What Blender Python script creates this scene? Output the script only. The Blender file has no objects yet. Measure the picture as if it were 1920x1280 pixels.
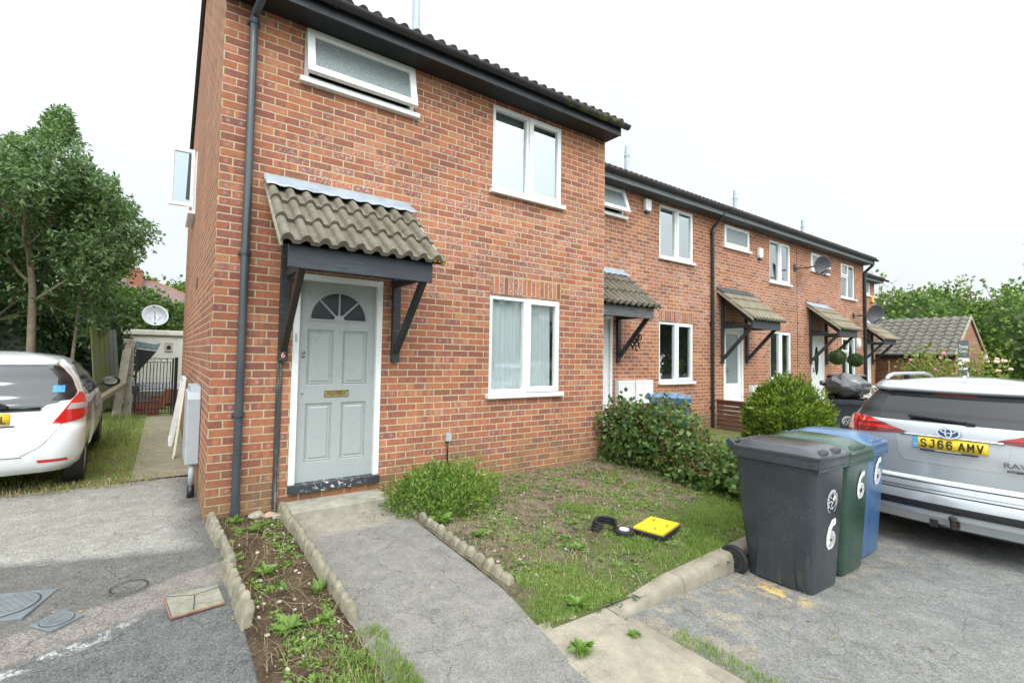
import bpy, bmesh, math, random
import numpy as np
from mathutils import Vector, Matrix, noise as mnoise
R_ = math.radians
random.seed(7); rng = np.random.default_rng(7)
SC = bpy.context.scene
COL = SC.collection

# ------------------------------------------------------------------ camera
def make_camera():
    cd = bpy.data.cameras.new('camera'); co = bpy.data.objects.new('camera', cd); COL.objects.link(co)
    Rv = Vector((0.82621471, -0.56304549, 0.01868242)); Uv = Vector((-0.03907398, -0.02419132, 0.99894344))
    Fv = Vector((0.56199865, 0.82607176, 0.04198765))
    m = Matrix((Rv, Uv, -Fv)).transposed().to_4x4(); m.translation = Vector((-0.3667, -4.9111, 1.305))
    co.matrix_world = m
    cd.sensor_fit = 'HORIZONTAL'; cd.sensor_width = 36.0; cd.lens = 895.387 / 1920 * 36
    cd.shift_x = 47.09 / 1920; cd.shift_y = -12.13 / 1920
    cd.clip_start = 0.05; cd.clip_end = 2000
    SC.camera = co
make_camera()

# ------------------------------------------------------------------ world, sun, exposure
SUN_EL, SUN_AZ = R_(50), R_(-112)            # azimuth of the bright part of the cloud, measured from +x
SUN_DIR = Vector((math.cos(SUN_EL) * math.cos(SUN_AZ), math.cos(SUN_EL) * math.sin(SUN_AZ), math.sin(SUN_EL)))
def make_world():
    w = bpy.data.worlds.new("World"); SC.world = w; w.use_nodes = True
    nt = w.node_tree; nt.nodes.clear(); N = nt.nodes.new; L = nt.links.new
    out = N('ShaderNodeOutputWorld'); bg = N('ShaderNodeBackground'); bg.inputs[1].default_value = 0.1
    sky = N('ShaderNodeTexSky'); sky.sky_type = 'NISHITA'; sky.sun_disc = False
    sky.sun_elevation = SUN_EL; sky.sun_rotation = math.pi / 2 - SUN_AZ
    tc = N('ShaderNodeTexCoord')
    dot = N('ShaderNodeVectorMath'); dot.operation = 'DOT_PRODUCT'; dot.inputs[1].default_value = SUN_DIR
    L(tc.outputs['Generated'], dot.inputs[0])
    mx = N('ShaderNodeMath'); mx.operation = 'MAXIMUM'; mx.inputs[1].default_value = 0; L(dot.outputs['Value'], mx.inputs[0])
    pw = N('ShaderNodeMath'); pw.operation = 'POWER'; pw.inputs[1].default_value = 1.6; L(mx.outputs[0], pw.inputs[0])
    m1 = N('ShaderNodeMath'); m1.operation = 'MULTIPLY_ADD'; m1.inputs[1].default_value = 22.0; m1.inputs[2].default_value = 8.1
    L(pw.outputs[0], m1.inputs[0])
    sep = N('ShaderNodeSeparateXYZ'); L(tc.outputs['Generated'], sep.inputs[0])
    zz = N('ShaderNodeMath'); zz.operation = 'MULTIPLY_ADD'; zz.inputs[1].default_value = 3.2; L(sep.outputs[2], zz.inputs[0]); L(m1.outputs[0], zz.inputs[2])
    ns = N('ShaderNodeTexNoise'); ns.inputs['Scale'].default_value = 2.2; ns.inputs['Detail'].default_value = 5
    L(tc.outputs['Generated'], ns.inputs[0])
    nm = N('ShaderNodeMapRange'); nm.inputs['To Min'].default_value = 0.93; nm.inputs['To Max'].default_value = 1.08; nm.inputs['From Min'].default_value = .3; nm.inputs['From Max'].default_value = .7
    L(ns.outputs[0], nm.inputs[0])
    mu = N('ShaderNodeMath'); mu.operation = 'MULTIPLY'; L(zz.outputs[0], mu.inputs[0]); L(nm.outputs[0], mu.inputs[1])
    col = N('ShaderNodeVectorMath'); col.operation = 'SCALE'; col.inputs[0].default_value = (0.945, 1.0, 1.025); L(mu.outputs[0], col.inputs['Scale'])
    mix = N('ShaderNodeMix'); mix.data_type = 'RGBA'; mix.inputs[0].default_value = 0.93
    L(sky.outputs[0], mix.inputs[6]); L(col.outputs[0], mix.inputs[7])
    L(mix.outputs[2], bg.inputs[0]); L(bg.outputs[0], out.inputs[0])
make_world()
def make_sun():
    sd = bpy.data.lights.new('sun', 'SUN'); sd.energy = 1.1; sd.angle = R_(25); sd.color = (1, .985, .95)
    so = bpy.data.objects.new('sun', sd); COL.objects.link(so)
    so.rotation_euler = SUN_DIR.to_track_quat('Z', 'Y').to_euler(); so.location = (0, -10, 20)
make_sun()
SC.view_settings.view_transform = 'Standard'; SC.view_settings.look = 'None'
SC.view_settings.exposure = 0.3; SC.view_settings.gamma = 1; SC.view_settings.use_curve_mapping = False
SC.render.engine = 'CYCLES'

# ------------------------------------------------------------------ ground heights
def Gz(x, y): return -.21 + .04 * min(y, 0) - .01 * max(y, 0)
def Rz(x, y=0): return -.35 - .045 * (min(max(x, 1.8), 4.6) - 1.8)

# ------------------------------------------------------------------ node helpers
class NT:
    def __init__(s, name):
        s.m = bpy.data.materials.new(name); s.m.use_nodes = True; s.t = s.m.node_tree
        s.b = s.t.nodes['Principled BSDF']; s.out = s.t.nodes['Material Output']
    def n(s, typ, **kw):
        nd = s.t.nodes.new(typ)
        for k, v in kw.items(): setattr(nd, k, v)
        return nd
    def l(s, a, b): s.t.links.new(a, b)
    def put(s, sock, v):
        if isinstance(v, bpy.types.NodeSocket): s.l(v, sock)
        elif v is not None:
            if isinstance(v, (tuple, list)) and len(v) == 3 and sock.type == 'RGBA': v = (*v, 1)
            sock.default_value = v
    def math(s, op, a, b=None, c=None):
        nd = s.n('ShaderNodeMath', operation=op)
        for i, v in enumerate((a, b, c)): s.put(nd.inputs[i], v)
        return nd.outputs[0]
    def mr(s, v, a, b, c=0.0, d=1.0, smooth=False):
        nd = s.n('ShaderNodeMapRange'); nd.interpolation_type = 'SMOOTHSTEP' if smooth else 'LINEAR'
        for i, q in enumerate((v, a, b, c, d)): s.put(nd.inputs[i], q)
        return nd.outputs[0]
    def mix(s, f, a, b, mode='MIX'):
        nd = s.n('ShaderNodeMix', data_type='RGBA', blend_type=mode)
        s.put(nd.inputs[0], f); s.put(nd.inputs[6], a); s.put(nd.inputs[7], b); return nd.outputs[2]
    def ramp(s, v, stops, interp='LINEAR'):
        nd = s.n('ShaderNodeValToRGB'); cr = nd.color_ramp; cr.interpolation = interp
        while len(cr.elements) < len(stops): cr.elements.new(.5)
        for e, (p, c) in zip(cr.elements, stops): e.position = p; e.color = (*c, 1)
        s.l(v, nd.inputs[0]); return nd.outputs[0]
    def noise(s, vec=None, scale=5., detail=4, rough=.55, dist=0., out=0, w=None):
        nd = s.n('ShaderNodeTexNoise'); nd.inputs['Scale'].default_value = scale; nd.inputs['Detail'].default_value = detail
        nd.inputs['Roughness'].default_value = rough; nd.inputs['Distortion'].default_value = dist
        if vec is not None: s.l(vec, nd.inputs['Vector'])
        return nd.outputs[out]
    def voro(s, vec, scale, feature='F1', out=0, rnd=1.):
        nd = s.n('ShaderNodeTexVoronoi', feature=feature); nd.inputs['Scale'].default_value = scale
        nd.inputs['Randomness'].default_value = rnd
        s.l(vec, nd.inputs['Vector']); return nd.outputs[out]
    def pos(s): return s.n('ShaderNodeNewGeometry').outputs['Position']
    def obj(s): return s.n('ShaderNodeTexCoord').outputs['Object']
    def sep(s, v): nd = s.n('ShaderNodeSeparateXYZ'); s.l(v, nd.inputs[0]); return nd.outputs
    def comb(s, x, y, z):
        nd = s.n('ShaderNodeCombineXYZ')
        for i, v in enumerate((x, y, z)): s.put(nd.inputs[i], v)
        return nd.outputs[0]
    def bump(s, h, strength=.5, dist=.01, normal=None):
        nd = s.n('ShaderNodeBump'); nd.inputs['Strength'].default_value = strength; nd.inputs['Distance'].default_value = dist
        s.l(h, nd.inputs['Height'])
        if normal is not None: s.l(normal, nd.inputs['Normal'])
        s.l(nd.outputs[0], s.b.inputs['Normal']); return nd.outputs[0]
    def set(s, **kw):
        mp = dict(col='Base Color', rough='Roughness', metal='Metallic', spec='Specular IOR Level', ior='IOR', coat='Coat Weight', coatr='Coat Roughness', trans='Transmission Weight', alpha='Alpha', emc='Emission Color', ems='Emission Strength')
        for k, v in kw.items(): s.put(s.b.inputs[mp[k]], v)
        return s.m

def simple(name, col, rough=.5, metal=0., var=.12, nscale=12., bump=.0, bscale=60., coat=0., spec=.5, dirt=0.):
    t = NT(name); p = t.obj()
    n1 = t.noise(p, nscale, 5, .6)
    f = t.mr(n1, .3, .7, 1 - var, 1 + var)
    c = t.mix(1.0, col, t.comb(f, f, f), 'MULTIPLY')
    if dirt:
        n2 = t.noise(p, nscale * .35, 6, .7)
        c = t.mix(t.mr(n2, .5, .75, 0, dirt), c, (.12, .105, .08))
    t.set(col=c, rough=t.mr(t.noise(p, nscale * 2, 3), .3, .7, max(rough - .08, .02), min(rough + .1, 1)), metal=metal, coat=coat, spec=spec)
    if bump: t.bump(t.noise(p, bscale, 4, .6), bump, .004)
    return t.m

def brick_mat(name, soldier=False, tone=1.0, u0=0.0):
    t = NT(name); P = t.pos(); x, y, z = t.sep(P)[:3]
    nx = t.math('ABSOLUTE', t.sep(t.n('ShaderNodeNewGeometry').outputs['Normal'])[0])
    side = t.math('GREATER_THAN', nx, .5)
    u = t.math('ADD', t.math('MULTIPLY', x, t.math('SUBTRACT', 1., side)), t.math('MULTIPLY', y, side))
    u = t.math('SUBTRACT', u, u0)
    if soldier:
        r = t.math('FLOOR', t.math('DIVIDE', u, .075)); v = t.math('FRACT', t.math('DIVIDE', u, .075))
        uu = t.math('DIVIDE', t.math('SUBTRACT', z, 2.085), .225)
    else:
        r = t.math('FLOOR', t.math('DIVIDE', z, .075)); v = t.math('FRACT', t.math('DIVIDE', z, .075))
        par = t.math('FLOORED_MODULO', r, 2.)
        uu = t.math('ADD', t.math('DIVIDE', u, .225), t.math('MULTIPLY', t.math('SUBTRACT', 1., par), .5))
    wn0 = t.n('ShaderNodeTexWhiteNoise', noise_dimensions='2D'); t.l(t.comb(r, side, 0.), wn0.inputs['Vector'])
    uu = t.math('ADD', uu, t.math('MULTIPLY', t.math('SUBTRACT', wn0.outputs['Value'], .5), .035))
    c = t.math('FLOOR', uu); fu = t.math('FRACT', uu)
    wn = t.n('ShaderNodeTexWhiteNoise', noise_dimensions='3D'); t.l(t.comb(c, r, side), wn.inputs['Vector'])
    idc = t.sep(wn.outputs['Color'])
    wob = t.math('MULTIPLY', t.math('SUBTRACT', t.noise(P, 55., 3), .5), .007)
    du = t.math('MULTIPLY', t.math('MINIMUM', fu, t.math('SUBTRACT', 1., fu)), .225)
    dv = t.math('MULTIPLY', t.math('MINIMUM', v, t.math('SUBTRACT', 1., v)), .075)
    d = t.math('ADD', t.math('MINIMUM', du, dv), wob)
    mask = t.mr(d, .0048, .0078, 0, 1, True)
    # base colour of each brick
    cb = t.ramp(idc[0], [(0, (.240, .098, .068)), (.2, (.310, .115, .070)), (.5, (.385, .140, .076)), (.85, (.430, .168, .086)), (1, (.450, .205, .112))])
    # vertical kiln bands inside a brick
    bn = t.noise(t.comb(t.math('ADD', t.math('MULTIPLY', fu, 2.6), t.math('MULTIPLY', idc[1], 40.)), t.math('MULTIPLY', r, 3.7), 0.), 1.25, 1)
    band = t.mr(bn, .45, .60, 0, 1, True)
    cb = t.mix(t.math('MULTIPLY', band, t.mr(idc[2], .2, .7, .1, .75)), cb, (.225, .100, .090))
    # pale pinkish bloom (fired-in marks), in one region of the wall and on some bricks
    reg = t.noise(P, .55, 2)
    zone = t.math('MULTIPLY', t.mr(z, 1.5, 2.1, 0, 1, True), t.mr(z, 3.9, 3.3, 0, 1, True))
    spots = t.mr(t.noise(P, 42., 4, .65), .50, .60, 0, 1, True)
    pale = t.math('MULTIPLY', t.math('MULTIPLY', spots, t.mr(idc[1], .35, .62, 0, 1)), t.math('ADD', t.math('MULTIPLY', zone, .78), t.mr(reg, .56, .66, 0, .25)))
    pale = t.math('MULTIPLY', pale, t.mr(x, .3, 1.0, .15, 1))
    cb = t.mix(pale, cb, (.50, .36, .345))
    qx = t.math('MULTIPLY', t.math('SUBTRACT', t.math('ABSOLUTE', t.math('SUBTRACT', fu, .5)), .24), .225); qz = t.math('MULTIPLY', t.math('SUBTRACT', v, .5), .075)
    qd = t.math('SQRT', t.math('ADD', t.math('MULTIPLY', qx, qx), t.math('MULTIPLY', qz, qz)))
    kiss = t.math('MULTIPLY', t.mr(t.math('ADD', qd, t.math('MULTIPLY', wob, 1.2)), .020, .012), t.math('MULTIPLY', t.mr(idc[1], .62, .66), t.mr(idc[2], .3, 1., .05, .5)))
    cb = t.mix(kiss, cb, (.50, .34, .35))
    fine = t.math('MULTIPLY', t.mr(t.noise(P, 140., 3, .7), .3, .7, .78, 1.2), t.mr(t.noise(P, 26., 4, .65), .3, .7, .82, 1.16))
    cb = t.mix(1., cb, t.comb(fine, fine, fine), 'MULTIPLY')
    mn = t.mr(t.noise(P, 30., 4), .3, .7, .80, 1.12)
    low = t.mr(z, .5, -.25, 0, 1, True)
    mo = t.mix(1., (.52, .43, .275), t.comb(mn, mn, mn), 'MULTIPLY')
    col = t.mix(mask, mo, cb)
    # streaks of weathering and green-brown damp near the ground
    big = t.mr(t.noise(P, .9, 4, .6), .3, .7, .84 * tone, 1.14 * tone)
    col = t.mix(1., col, t.comb(big, big, big), 'MULTIPLY')
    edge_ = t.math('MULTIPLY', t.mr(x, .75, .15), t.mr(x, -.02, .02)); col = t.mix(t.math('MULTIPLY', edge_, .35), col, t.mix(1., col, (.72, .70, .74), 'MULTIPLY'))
    damp = t.math('MULTIPLY', low, t.mr(t.noise(P, 3.2, 5, .6), .36, .58, 0, .6))
    col = t.mix(damp, col, (.17, .15, .07))
    t.set(col=col, rough=.88, spec=.25)
    h = t.math('ADD', t.math('MULTIPLY', mask, 1.), t.math('MULTIPLY', t.noise(P, 90., 5, .7), .45))
    t.bump(h, .75, .007)
    return t.m

def asphalt_mat(name, c1, c2, agg=1., coarse=160., cracks=0., zones=None):
    t = NT(name); P = t.pos(); x, y, z = t.sep(P)[:3]
    ch = t.voro(P, coarse, out=1); cs = t.sep(ch)[0]
    f = t.mr(cs, 0, 1, 1 - .55 * agg, 1 + .55 * agg)
    big = t.noise(P, 1.3, 6, .65)
    base = t.mix(t.mr(big, .35, .68), c1, c2)
    if zones: base = zones(t, P, x, y, base)
    col = t.mix(1., base, t.comb(f, f, f), 'MULTIPLY')
    st = t.mr(t.noise(P, 7., 5, .7), .35, .7, .82, 1.15)
    col = t.mix(1., col, t.comb(st, st, st), 'MULTIPLY')
    h = t.math('ADD', t.math('MULTIPLY', cs, .6), t.math('MULTIPLY', t.noise(P, 30., 5), .8))
    if cracks:
        wv = t.n('ShaderNodeVectorMath', operation='MULTIPLY_ADD'); wv.inputs[1].default_value = (.30, .30, .30)
        t.l(t.noise(P, 3.5, 5, .7, out=1), wv.inputs[0]); t.l(P, wv.inputs[2])
        e1 = t.voro(wv.outputs[0], 2.6, 'DISTANCE_TO_EDGE'); e2 = t.voro(wv.outputs[0], 6.5, 'DISTANCE_TO_EDGE')
        m = t.math('MULTIPLY', t.mr(e1, .0, .007, .95, 0), t.mr(t.noise(P, 1.6, 3), .44, .54))
        m2 = t.math('MULTIPLY', t.mr(e2, .0, .012, .5, 0), t.mr(t.noise(P, 2.3, 3), .50, .60))
        m = t.math('MAXIMUM', m, m2)
        col = t.mix(t.math('MULTIPLY', m, cracks), col, (.03, .028, .025)); h = t.math('SUBTRACT', h, t.math('MULTIPLY', m, 3.))
    t.set(col=col, rough=.92, spec=.2); t.bump(h, .6, .006)
    return t.m

def leaf_mat(name, stops, rough=.45, trans=.35):
    t = NT(name); g = t.n('ShaderNodeNewGeometry')
    big = t.noise(t.pos(), 1.1, 3)
    v = t.math('ADD', t.math('MULTIPLY', g.outputs['Random Per Island'], .75), t.math('MULTIPLY', t.math('SUBTRACT', big, .35), .8))
    c = t.ramp(v, stops)
    t.set(col=c, rough=rough, spec=.4)
    tr = t.n('ShaderNodeBsdfTranslucent'); t.l(t.mix(1., c, (1.25, 1.35, .7), 'MULTIPLY'), tr.inputs[0])
    ms = t.n('ShaderNodeMixShader'); ms.inputs[0].default_value = trans
    t.l(t.b.outputs[0], ms.inputs[1]); t.l(tr.outputs[0], ms.inputs[2]); t.l(ms.outputs[0], t.out.inputs[0])
    return t.m

def glass_mat(name, tint=(.80, .86, .86), ior=2.0, rough=.0, frost=0., bumpy=.0):
    t = NT(name); t.t.nodes.remove(t.b)
    fr = t.n('ShaderNodeFresnel'); t.l(t.mr(t.n('ShaderNodeNewGeometry').outputs['Backfacing'], 0., 1., ior, 1 / ior), fr.inputs[0])
    gl = t.n('ShaderNodeBsdfGlossy'); gl.inputs['Roughness'].default_value = rough; gl.inputs['Color'].default_value = (.93, 1, 1, 1)
    if bumpy:
        bp = t.n('ShaderNodeBump'); bp.inputs['Strength'].default_value = bumpy; bp.inputs['Distance'].default_value = .01
        t.l(t.noise(t.obj(), 1.6 if not frost else 70., 2), bp.inputs['Height']); t.l(bp.outputs[0], gl.inputs['Normal'])
    tr = t.n('ShaderNodeBsdfTransparent'); tr.inputs[0].default_value = (*tint, 1)
    base = tr.outputs[0]
    if frost:
        df = t.n('ShaderNodeBsdfDiffuse')
        nn = t.mr(t.voro(t.obj(), 90., out=0), 0, .8, .10, .42)
        t.l(t.comb(t.math('MULTIPLY', nn, .85), nn, nn), df.inputs[0])
        m2 = t.n('ShaderNodeMixShader'); m2.inputs[0].default_value = frost; t.l(tr.outputs[0], m2.inputs[1]); t.l(df.outputs[0], m2.inputs[2]); base = m2.outputs[0]
    ms = t.n('ShaderNodeMixShader'); t.l(fr.outputs[0], ms.inputs[0]); t.l(base, ms.inputs[1]); t.l(gl.outputs[0], ms.inputs[2])
    t.l(ms.outputs[0], t.out.inputs[0]); return t.m

M = {}
M['brick'] = brick_mat('brick'); M['soldier'] = brick_mat('soldier brick', True)
M['upvc'] = simple('white upvc', (.78, .79, .78), .3, var=.03, dirt=.06)
M['white_paint'] = simple('white paint', (.76, .77, .76), .45, var=.05, dirt=.12)
M['beige_lintel'] = simple('old lintel', (.50, .46, .40), .8, var=.15, dirt=.3)
def wood_mat(name, col, worn=None, wf=.4, stretch=(2, 30, 30)):
    t = NT(name); p = t.obj(); mp = t.n('ShaderNodeMapping'); mp.inputs['Scale'].default_value = stretch; t.l(p, mp.inputs[0])
    g = t.noise(mp.outputs[0], 3., 6, .7); f = t.mr(g, .3, .7, .5, 1.6)
    c = t.mix(1., col, t.comb(f, f, f), 'MULTIPLY')
    if worn: c = t.mix(t.math('MULTIPLY', t.mr(g, .5, .62), t.mr(t.noise(p, 2.5, 4), .45, .6, 0, wf)), c, worn)
    t.set(col=c, rough=.55, spec=.4); t.bump(g, .6, .003); return t.m
M['black_wood'] = wood_mat('black painted timber', (.030, .034, .038), (.16, .15, .14), .35)
M['slate_wood'] = wood_mat('dark blue-grey painted board', (.045, .056, .066), (.02, .02, .02), .7)
M['worn_wood'] = wood_mat('worn grey-black board', (.10, .105, .105), (.30, .29, .27), .8)
M['brown_black'] = wood_mat('brown-black brace', (.030, .024, .020), (.10, .07, .05), .5, (20, 20, 3))
M['strip_wood'] = wood_mat('weathered timber strip', (.045, .045, .045), (.36, .31, .25), .9, (30, 30, 1.5))
M['fascia_dark'] = simple('dark grey painted fascia', (.017, .021, .025), .35, var=.18, nscale=3)
M['soffit_dark'] = simple('dark soffit', (.010, .012, .013), .6, var=.1)
M['fascia_grey'] = wood_mat('faded grey fascia', (.17, .19, .195), (.22, .22, .21), .6)
M['soffit_grey'] = simple('grey soffit', (.05, .055, .06), .6)
M['flue'] = simple('pale grey flue', (.42, .48, .53), .4, var=.06)
M['pipe'] = simple('dark grey plastic pipe', (.050, .060, .068), .33, var=.12, nscale=4)
M['pipe_black'] = simple('black plastic pipe', (.02, .021, .024), .3)
def gutter_mat():
    t = NT('gutter plastic'); P = t.pos()
    m = t.math('MULTIPLY', t.math('MULTIPLY', t.mr(t.sep(P)[0], 3.3, 4.6), t.mr(t.sep(P)[0], 5.25, 5.2)), t.mr(t.noise(P, 9., 5, .7), .46, .62, 0, .75))
    t.set(col=t.mix(m, (.022, .022, .023), (.13, .14, .03)), rough=.4); return t.m
M['gutter'] = gutter_mat()
def tile_mat(name, a, b, lich=(.50, .50, .42), la=.6):
    t = NT(name); P = t.pos()
    n = t.noise(P, 5., 6, .7); n2 = t.noise(P, 60., 4, .7)
    c = t.mix(t.mr(n, .35, .65), a, b)
    f = t.mr(n2, .25, .75, .65, 1.35); c = t.mix(1., c, t.comb(f, f, f), 'MULTIPLY')
    sp = t.math('MULTIPLY', t.mr(t.voro(P, 26.), .14, .10), t.mr(t.noise(P, 3., 2), .5, .6))
    c = t.mix(t.math('MULTIPLY', sp, la), c, lich)
    t.set(col=c, rough=.95, spec=.15); t.bump(n2, .8, .004); return t.m
M['tile'] = tile_mat('weathered concrete tile', (.135, .120, .092), (.215, .195, .155))
M['tile_clean'] = tile_mat('buff concrete tile', (.215, .19, .135), (.29, .26, .19), la=.3)
M['tile_dark'] = tile_mat('dark roof tile', (.07, .055, .055), (.13, .10, .10), (.30, .28, .1), .4)
M['tile_garage'] = tile_mat('grey garage tile', (.115, .108, .09), (.19, .18, .155))
M['lead'] = simple('lead flashing', (.34, .39, .44), .5, .1, .22, 4., .3, 8.)
M['lead_dark'] = simple('dark flashing', (.06, .065, .07), .5)
M['lichen'] = simple('orange lichen', (.70, .42, .03), .9, var=.3, nscale=40)
M['mortar_edge'] = simple('mortar verge', (.36, .33, .24), .9, var=.25, nscale=20)
M['door_grey'] = simple('pale grey-green door paint', (.355, .39, .383), .3, var=.03, nscale=2, bump=.02, bscale=40)
M['brass'] = simple('brass', (.42, .33, .13), .28, .85, .15)
M['chrome'] = simple('chrome', (.62, .63, .64), .15, 1.)
M['dark_metal'] = simple('dark metal', (.04, .04, .045), .4, .6)
M['iron'] = simple('black wrought iron', (.012, .012, .013), .45, .3)
M['fan_glass'] = simple('dark door glass', (.012, .020, .026), .22, 0, .3, 3., spec=.5)
def thresh_mat():
    t = NT('chipped threshold paint'); P = t.pos()
    m = t.math('MULTIPLY', t.mr(t.noise(P, 22., 6, .75), .55, .60), t.mr(t.math('ABSOLUTE', t.math('SUBTRACT', t.sep(P)[0], 1.13)), .38, .15))
    t.set(col=t.mix(m, (.035, .040, .048), (.62, .62, .62)), rough=.45); return t.m
M['threshold'] = thresh_mat()
M['glass'] = glass_mat('window glass', (.88, .93, .93), ior=1.75, bumpy=.02)
M['glass_up'] = glass_mat('upper window glass', (.72, .82, .82), 5.5, bumpy=.02)
M['glass_frost'] = glass_mat('obscured glass', (.30, .36, .37), 1.8, .28, .72, .35)
M['glass_door'] = glass_mat('frosted door glass', (.35, .42, .42), 1.6, .2, .8)
M['curtain'] = (lambda t: (t.set(col=(.72, .76, .76), rough=.9), t.m)[1])(NT('net curtain'))
def curtain_mat():
    t = NT('sheer net curtain')
    tr = t.n('ShaderNodeBsdfTranslucent'); tr.inputs[0].default_value = (.8, .84, .84, 1)
    tp = t.n('ShaderNodeBsdfTransparent'); t.set(col=(.86, .90, .90), rough=.9)
    a = t.n('ShaderNodeMixShader'); a.inputs[0].default_value = .35; t.l(t.b.outputs[0], a.inputs[1]); t.l(tr.outputs[0], a.inputs[2])
    b = t.n('ShaderNodeMixShader'); b.inputs[0].default_value = .15; t.l(a.outputs[0], b.inputs[1]); t.l(tp.outputs[0], b.inputs[2])
    t.l(b.outputs[0], t.out.inputs[0]); return t.m
M['net'] = curtain_mat()
M['interior'] = simple('room plaster', (.34, .33, .31), .9, var=.05, nscale=1)
M['blind'] = simple('pale roller blind', (.60, .66, .66), .8, var=.03)
M['concrete'] = simple('concrete', (.33, .31, .25), .9, var=.28, nscale=9, bump=.6, bscale=70, dirt=.25)
M['edging'] = simple('mossy concrete edging', (.225, .205, .148), .95, var=.38, nscale=16, bump=1., bscale=45, dirt=.45)
M['kerb'] = simple('kerb concrete', (.265, .235, .18), .92, var=.25, nscale=7, bump=.7, bscale=90, dirt=.3)
M['grey_plastic'] = simple('pale grey plastic', (.40, .44, .47), .4, var=.05)
M['sat_grey'] = simple('dark mesh dish', (.07, .072, .075), .5)
M['sat_light'] = simple('light perforated dish', (.50, .52, .54), .5, .3)
M['render_white'] = simple('off-white painted brickwork', (.66, .65, .58), .9, var=.10, nscale=3, bump=.6, bscale=14, dirt=.15)
M['stone_post'] = simple('concrete fence post', (.44, .41, .35), .9, var=.2, nscale=10, bump=.4, bscale=80, dirt=.2)
M['slab_blue'] = simple('blue-grey cast cover', (.17, .19, .20), .5, .2, .18, 20, .5, 90)
M['yellow'] = simple('yellow plastic cover', (.78, .56, .03), .5, var=.12, nscale=30, bump=.4, bscale=120)
M['rubber'] = simple('black rubber', (.015, .015, .016), .75, var=.25, nscale=30, bump=.3)
M['black_plastic'] = simple('black plastic', (.014, .014, .016), .4, var=.2)

def soil_mat():
    t = NT('garden soil'); P = t.pos()
    n = t.noise(P, 6., 7, .75); n2 = t.noise(P, 55., 5, .75)
    c = t.ramp(n, [(.3, (.045, .030, .018)), (.5, (.095, .065, .042)), (.7, (.16, .115, .075))])
    f = t.mr(n2, .25, .75, .5, 1.5); c = t.mix(1., c, t.comb(f, f, f), 'MULTIPLY')
    chips = t.mr(t.voro(P, 38.), .16, .11); pick = t.mr(t.sep(t.voro(P, 38., out=1))[0], .62, .66)
    c = t.mix(t.math('MULTIPLY', chips, pick), c, (.42, .31, .20))
    t.set(col=c, rough=.97, spec=.1)
    t.bump(t.math('ADD', n2, t.math('MULTIPLY', n, 1.5)), 1., .02); return t.m
M['soil'] = soil_mat()
def turf_mat():
    t = NT('turf ground'); P = t.pos(); n = t.noise(P, 3.5, 7, .75); n2 = t.noise(P, 60., 4, .7)
    c = t.ramp(n, [(.33, (.12, .09, .05)), (.48, (.16, .16, .065)), (.62, (.13, .19, .05)), (.8, (.17, .23, .06))])
    f = t.mr(n2, .25, .75, .55, 1.45); c = t.mix(1., c, t.comb(f, f, f), 'MULTIPLY')
    t.set(col=c, rough=.97, spec=.1); t.bump(n2, 1., .015); return t.m
M['turf'] = turf_mat()

def drive_zones(t, P, x, y, base):
    wv = t.math('MULTIPLY', t.math('SUBTRACT', t.noise(P, 2.2, 4, .6), .5), .35)
    k = t.math('ADD', t.math('ADD', y, t.math('MULTIPLY', x, .28)), wv)       # lies lower = nearer the street
    far = t.mr(k, -.62, -.50)                                          # pale, worn top course
    far = t.math('MULTIPLY', far, t.mr(t.math('ADD', x, wv), -.02, -.28))
    c = t.mix(far, (.135, .13, .122), (.285, .275, .245))
    k2 = t.math('ADD', t.math('ADD', y, t.math('MULTIPLY', x, -.42)), t.math('MULTIPLY', wv, .3))
    strip = t.math('MULTIPLY', t.mr(k2, -.86, -.90), t.mr(k2, -1.24, -1.16))
    c = t.mix(strip, c, (.21, .19, .17))
    near = t.mr(k2, -1.16, -1.26)
    c = t.mix(near, c, (.125, .125, .122))
    wm = t.math('MULTIPLY', t.math('MULTIPLY', t.mr(k2, -1.20, -1.23), t.mr(k2, -1.32, -1.28)), t.mr(t.noise(P, 16., 5, .7), .50, .56))
    c = t.mix(t.math('MULTIPLY', wm, t.mr(x, -.35, -.6, 0, .6)), c, (.55, .55, .53))
    return c
M['drive'] = asphalt_mat('patched drive asphalt', (.1, .1, .1), (.1, .1, .1), .75, 160., .5, drive_zones)
def path_zones(t, P, x, y, base):
    c = t.mix(t.mr(t.math('ADD', y, t.math('MULTIPLY', t.noise(P, 2.5, 3), .35)), -.72, -.50), (.225, .215, .195), (.325, .295, .24))
    d = t.math('MULTIPLY', t.mr(t.voro(P, 5.5), .085, .06), t.mr(t.sep(t.voro(P, 5.5, out=1))[0], .55, .6))
    return t.mix(t.math('MULTIPLY', d, .5), c, (.42, .41, .38))
M['path'] = asphalt_mat('worn path asphalt', (.1, .1, .1), (.1, .1, .1), .55, 200., .5, path_zones)
def road_zones(t, P, x, y, base):
    sand = t.math('MULTIPLY', t.mr(t.noise(P, 4., 5, .7), .52, .64), t.mr(y, -3.75, -3.2))
    c = t.mix(t.math('MULTIPLY', sand, .45), base, (.40, .32, .19))
    spill = t.math('MULTIPLY', t.mr(t.noise(P, 11., 6, .75), .48, .58), t.math('MULTIPLY', t.mr(t.math('ABSOLUTE', t.math('ADD', y, 3.1)), .32, .1), t.mr(t.math('ABSOLUTE', t.math('SUBTRACT', x, 3.5)), .17, .05)))
    return t.mix(spill, c, (.62, .42, .13))
M['road'] = asphalt_mat('road asphalt', (.175, .174, .165), (.225, .222, .208), .55, 130., .3, road_zones)
M['apron'] = asphalt_mat('apron concrete', (.36, .32, .25), (.30, .27, .215), .25, 260., .3)
M['sideconc'] = asphalt_mat('side path concrete', (.30, .275, .20), (.23, .215, .15), .2, 240., .4)
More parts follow.
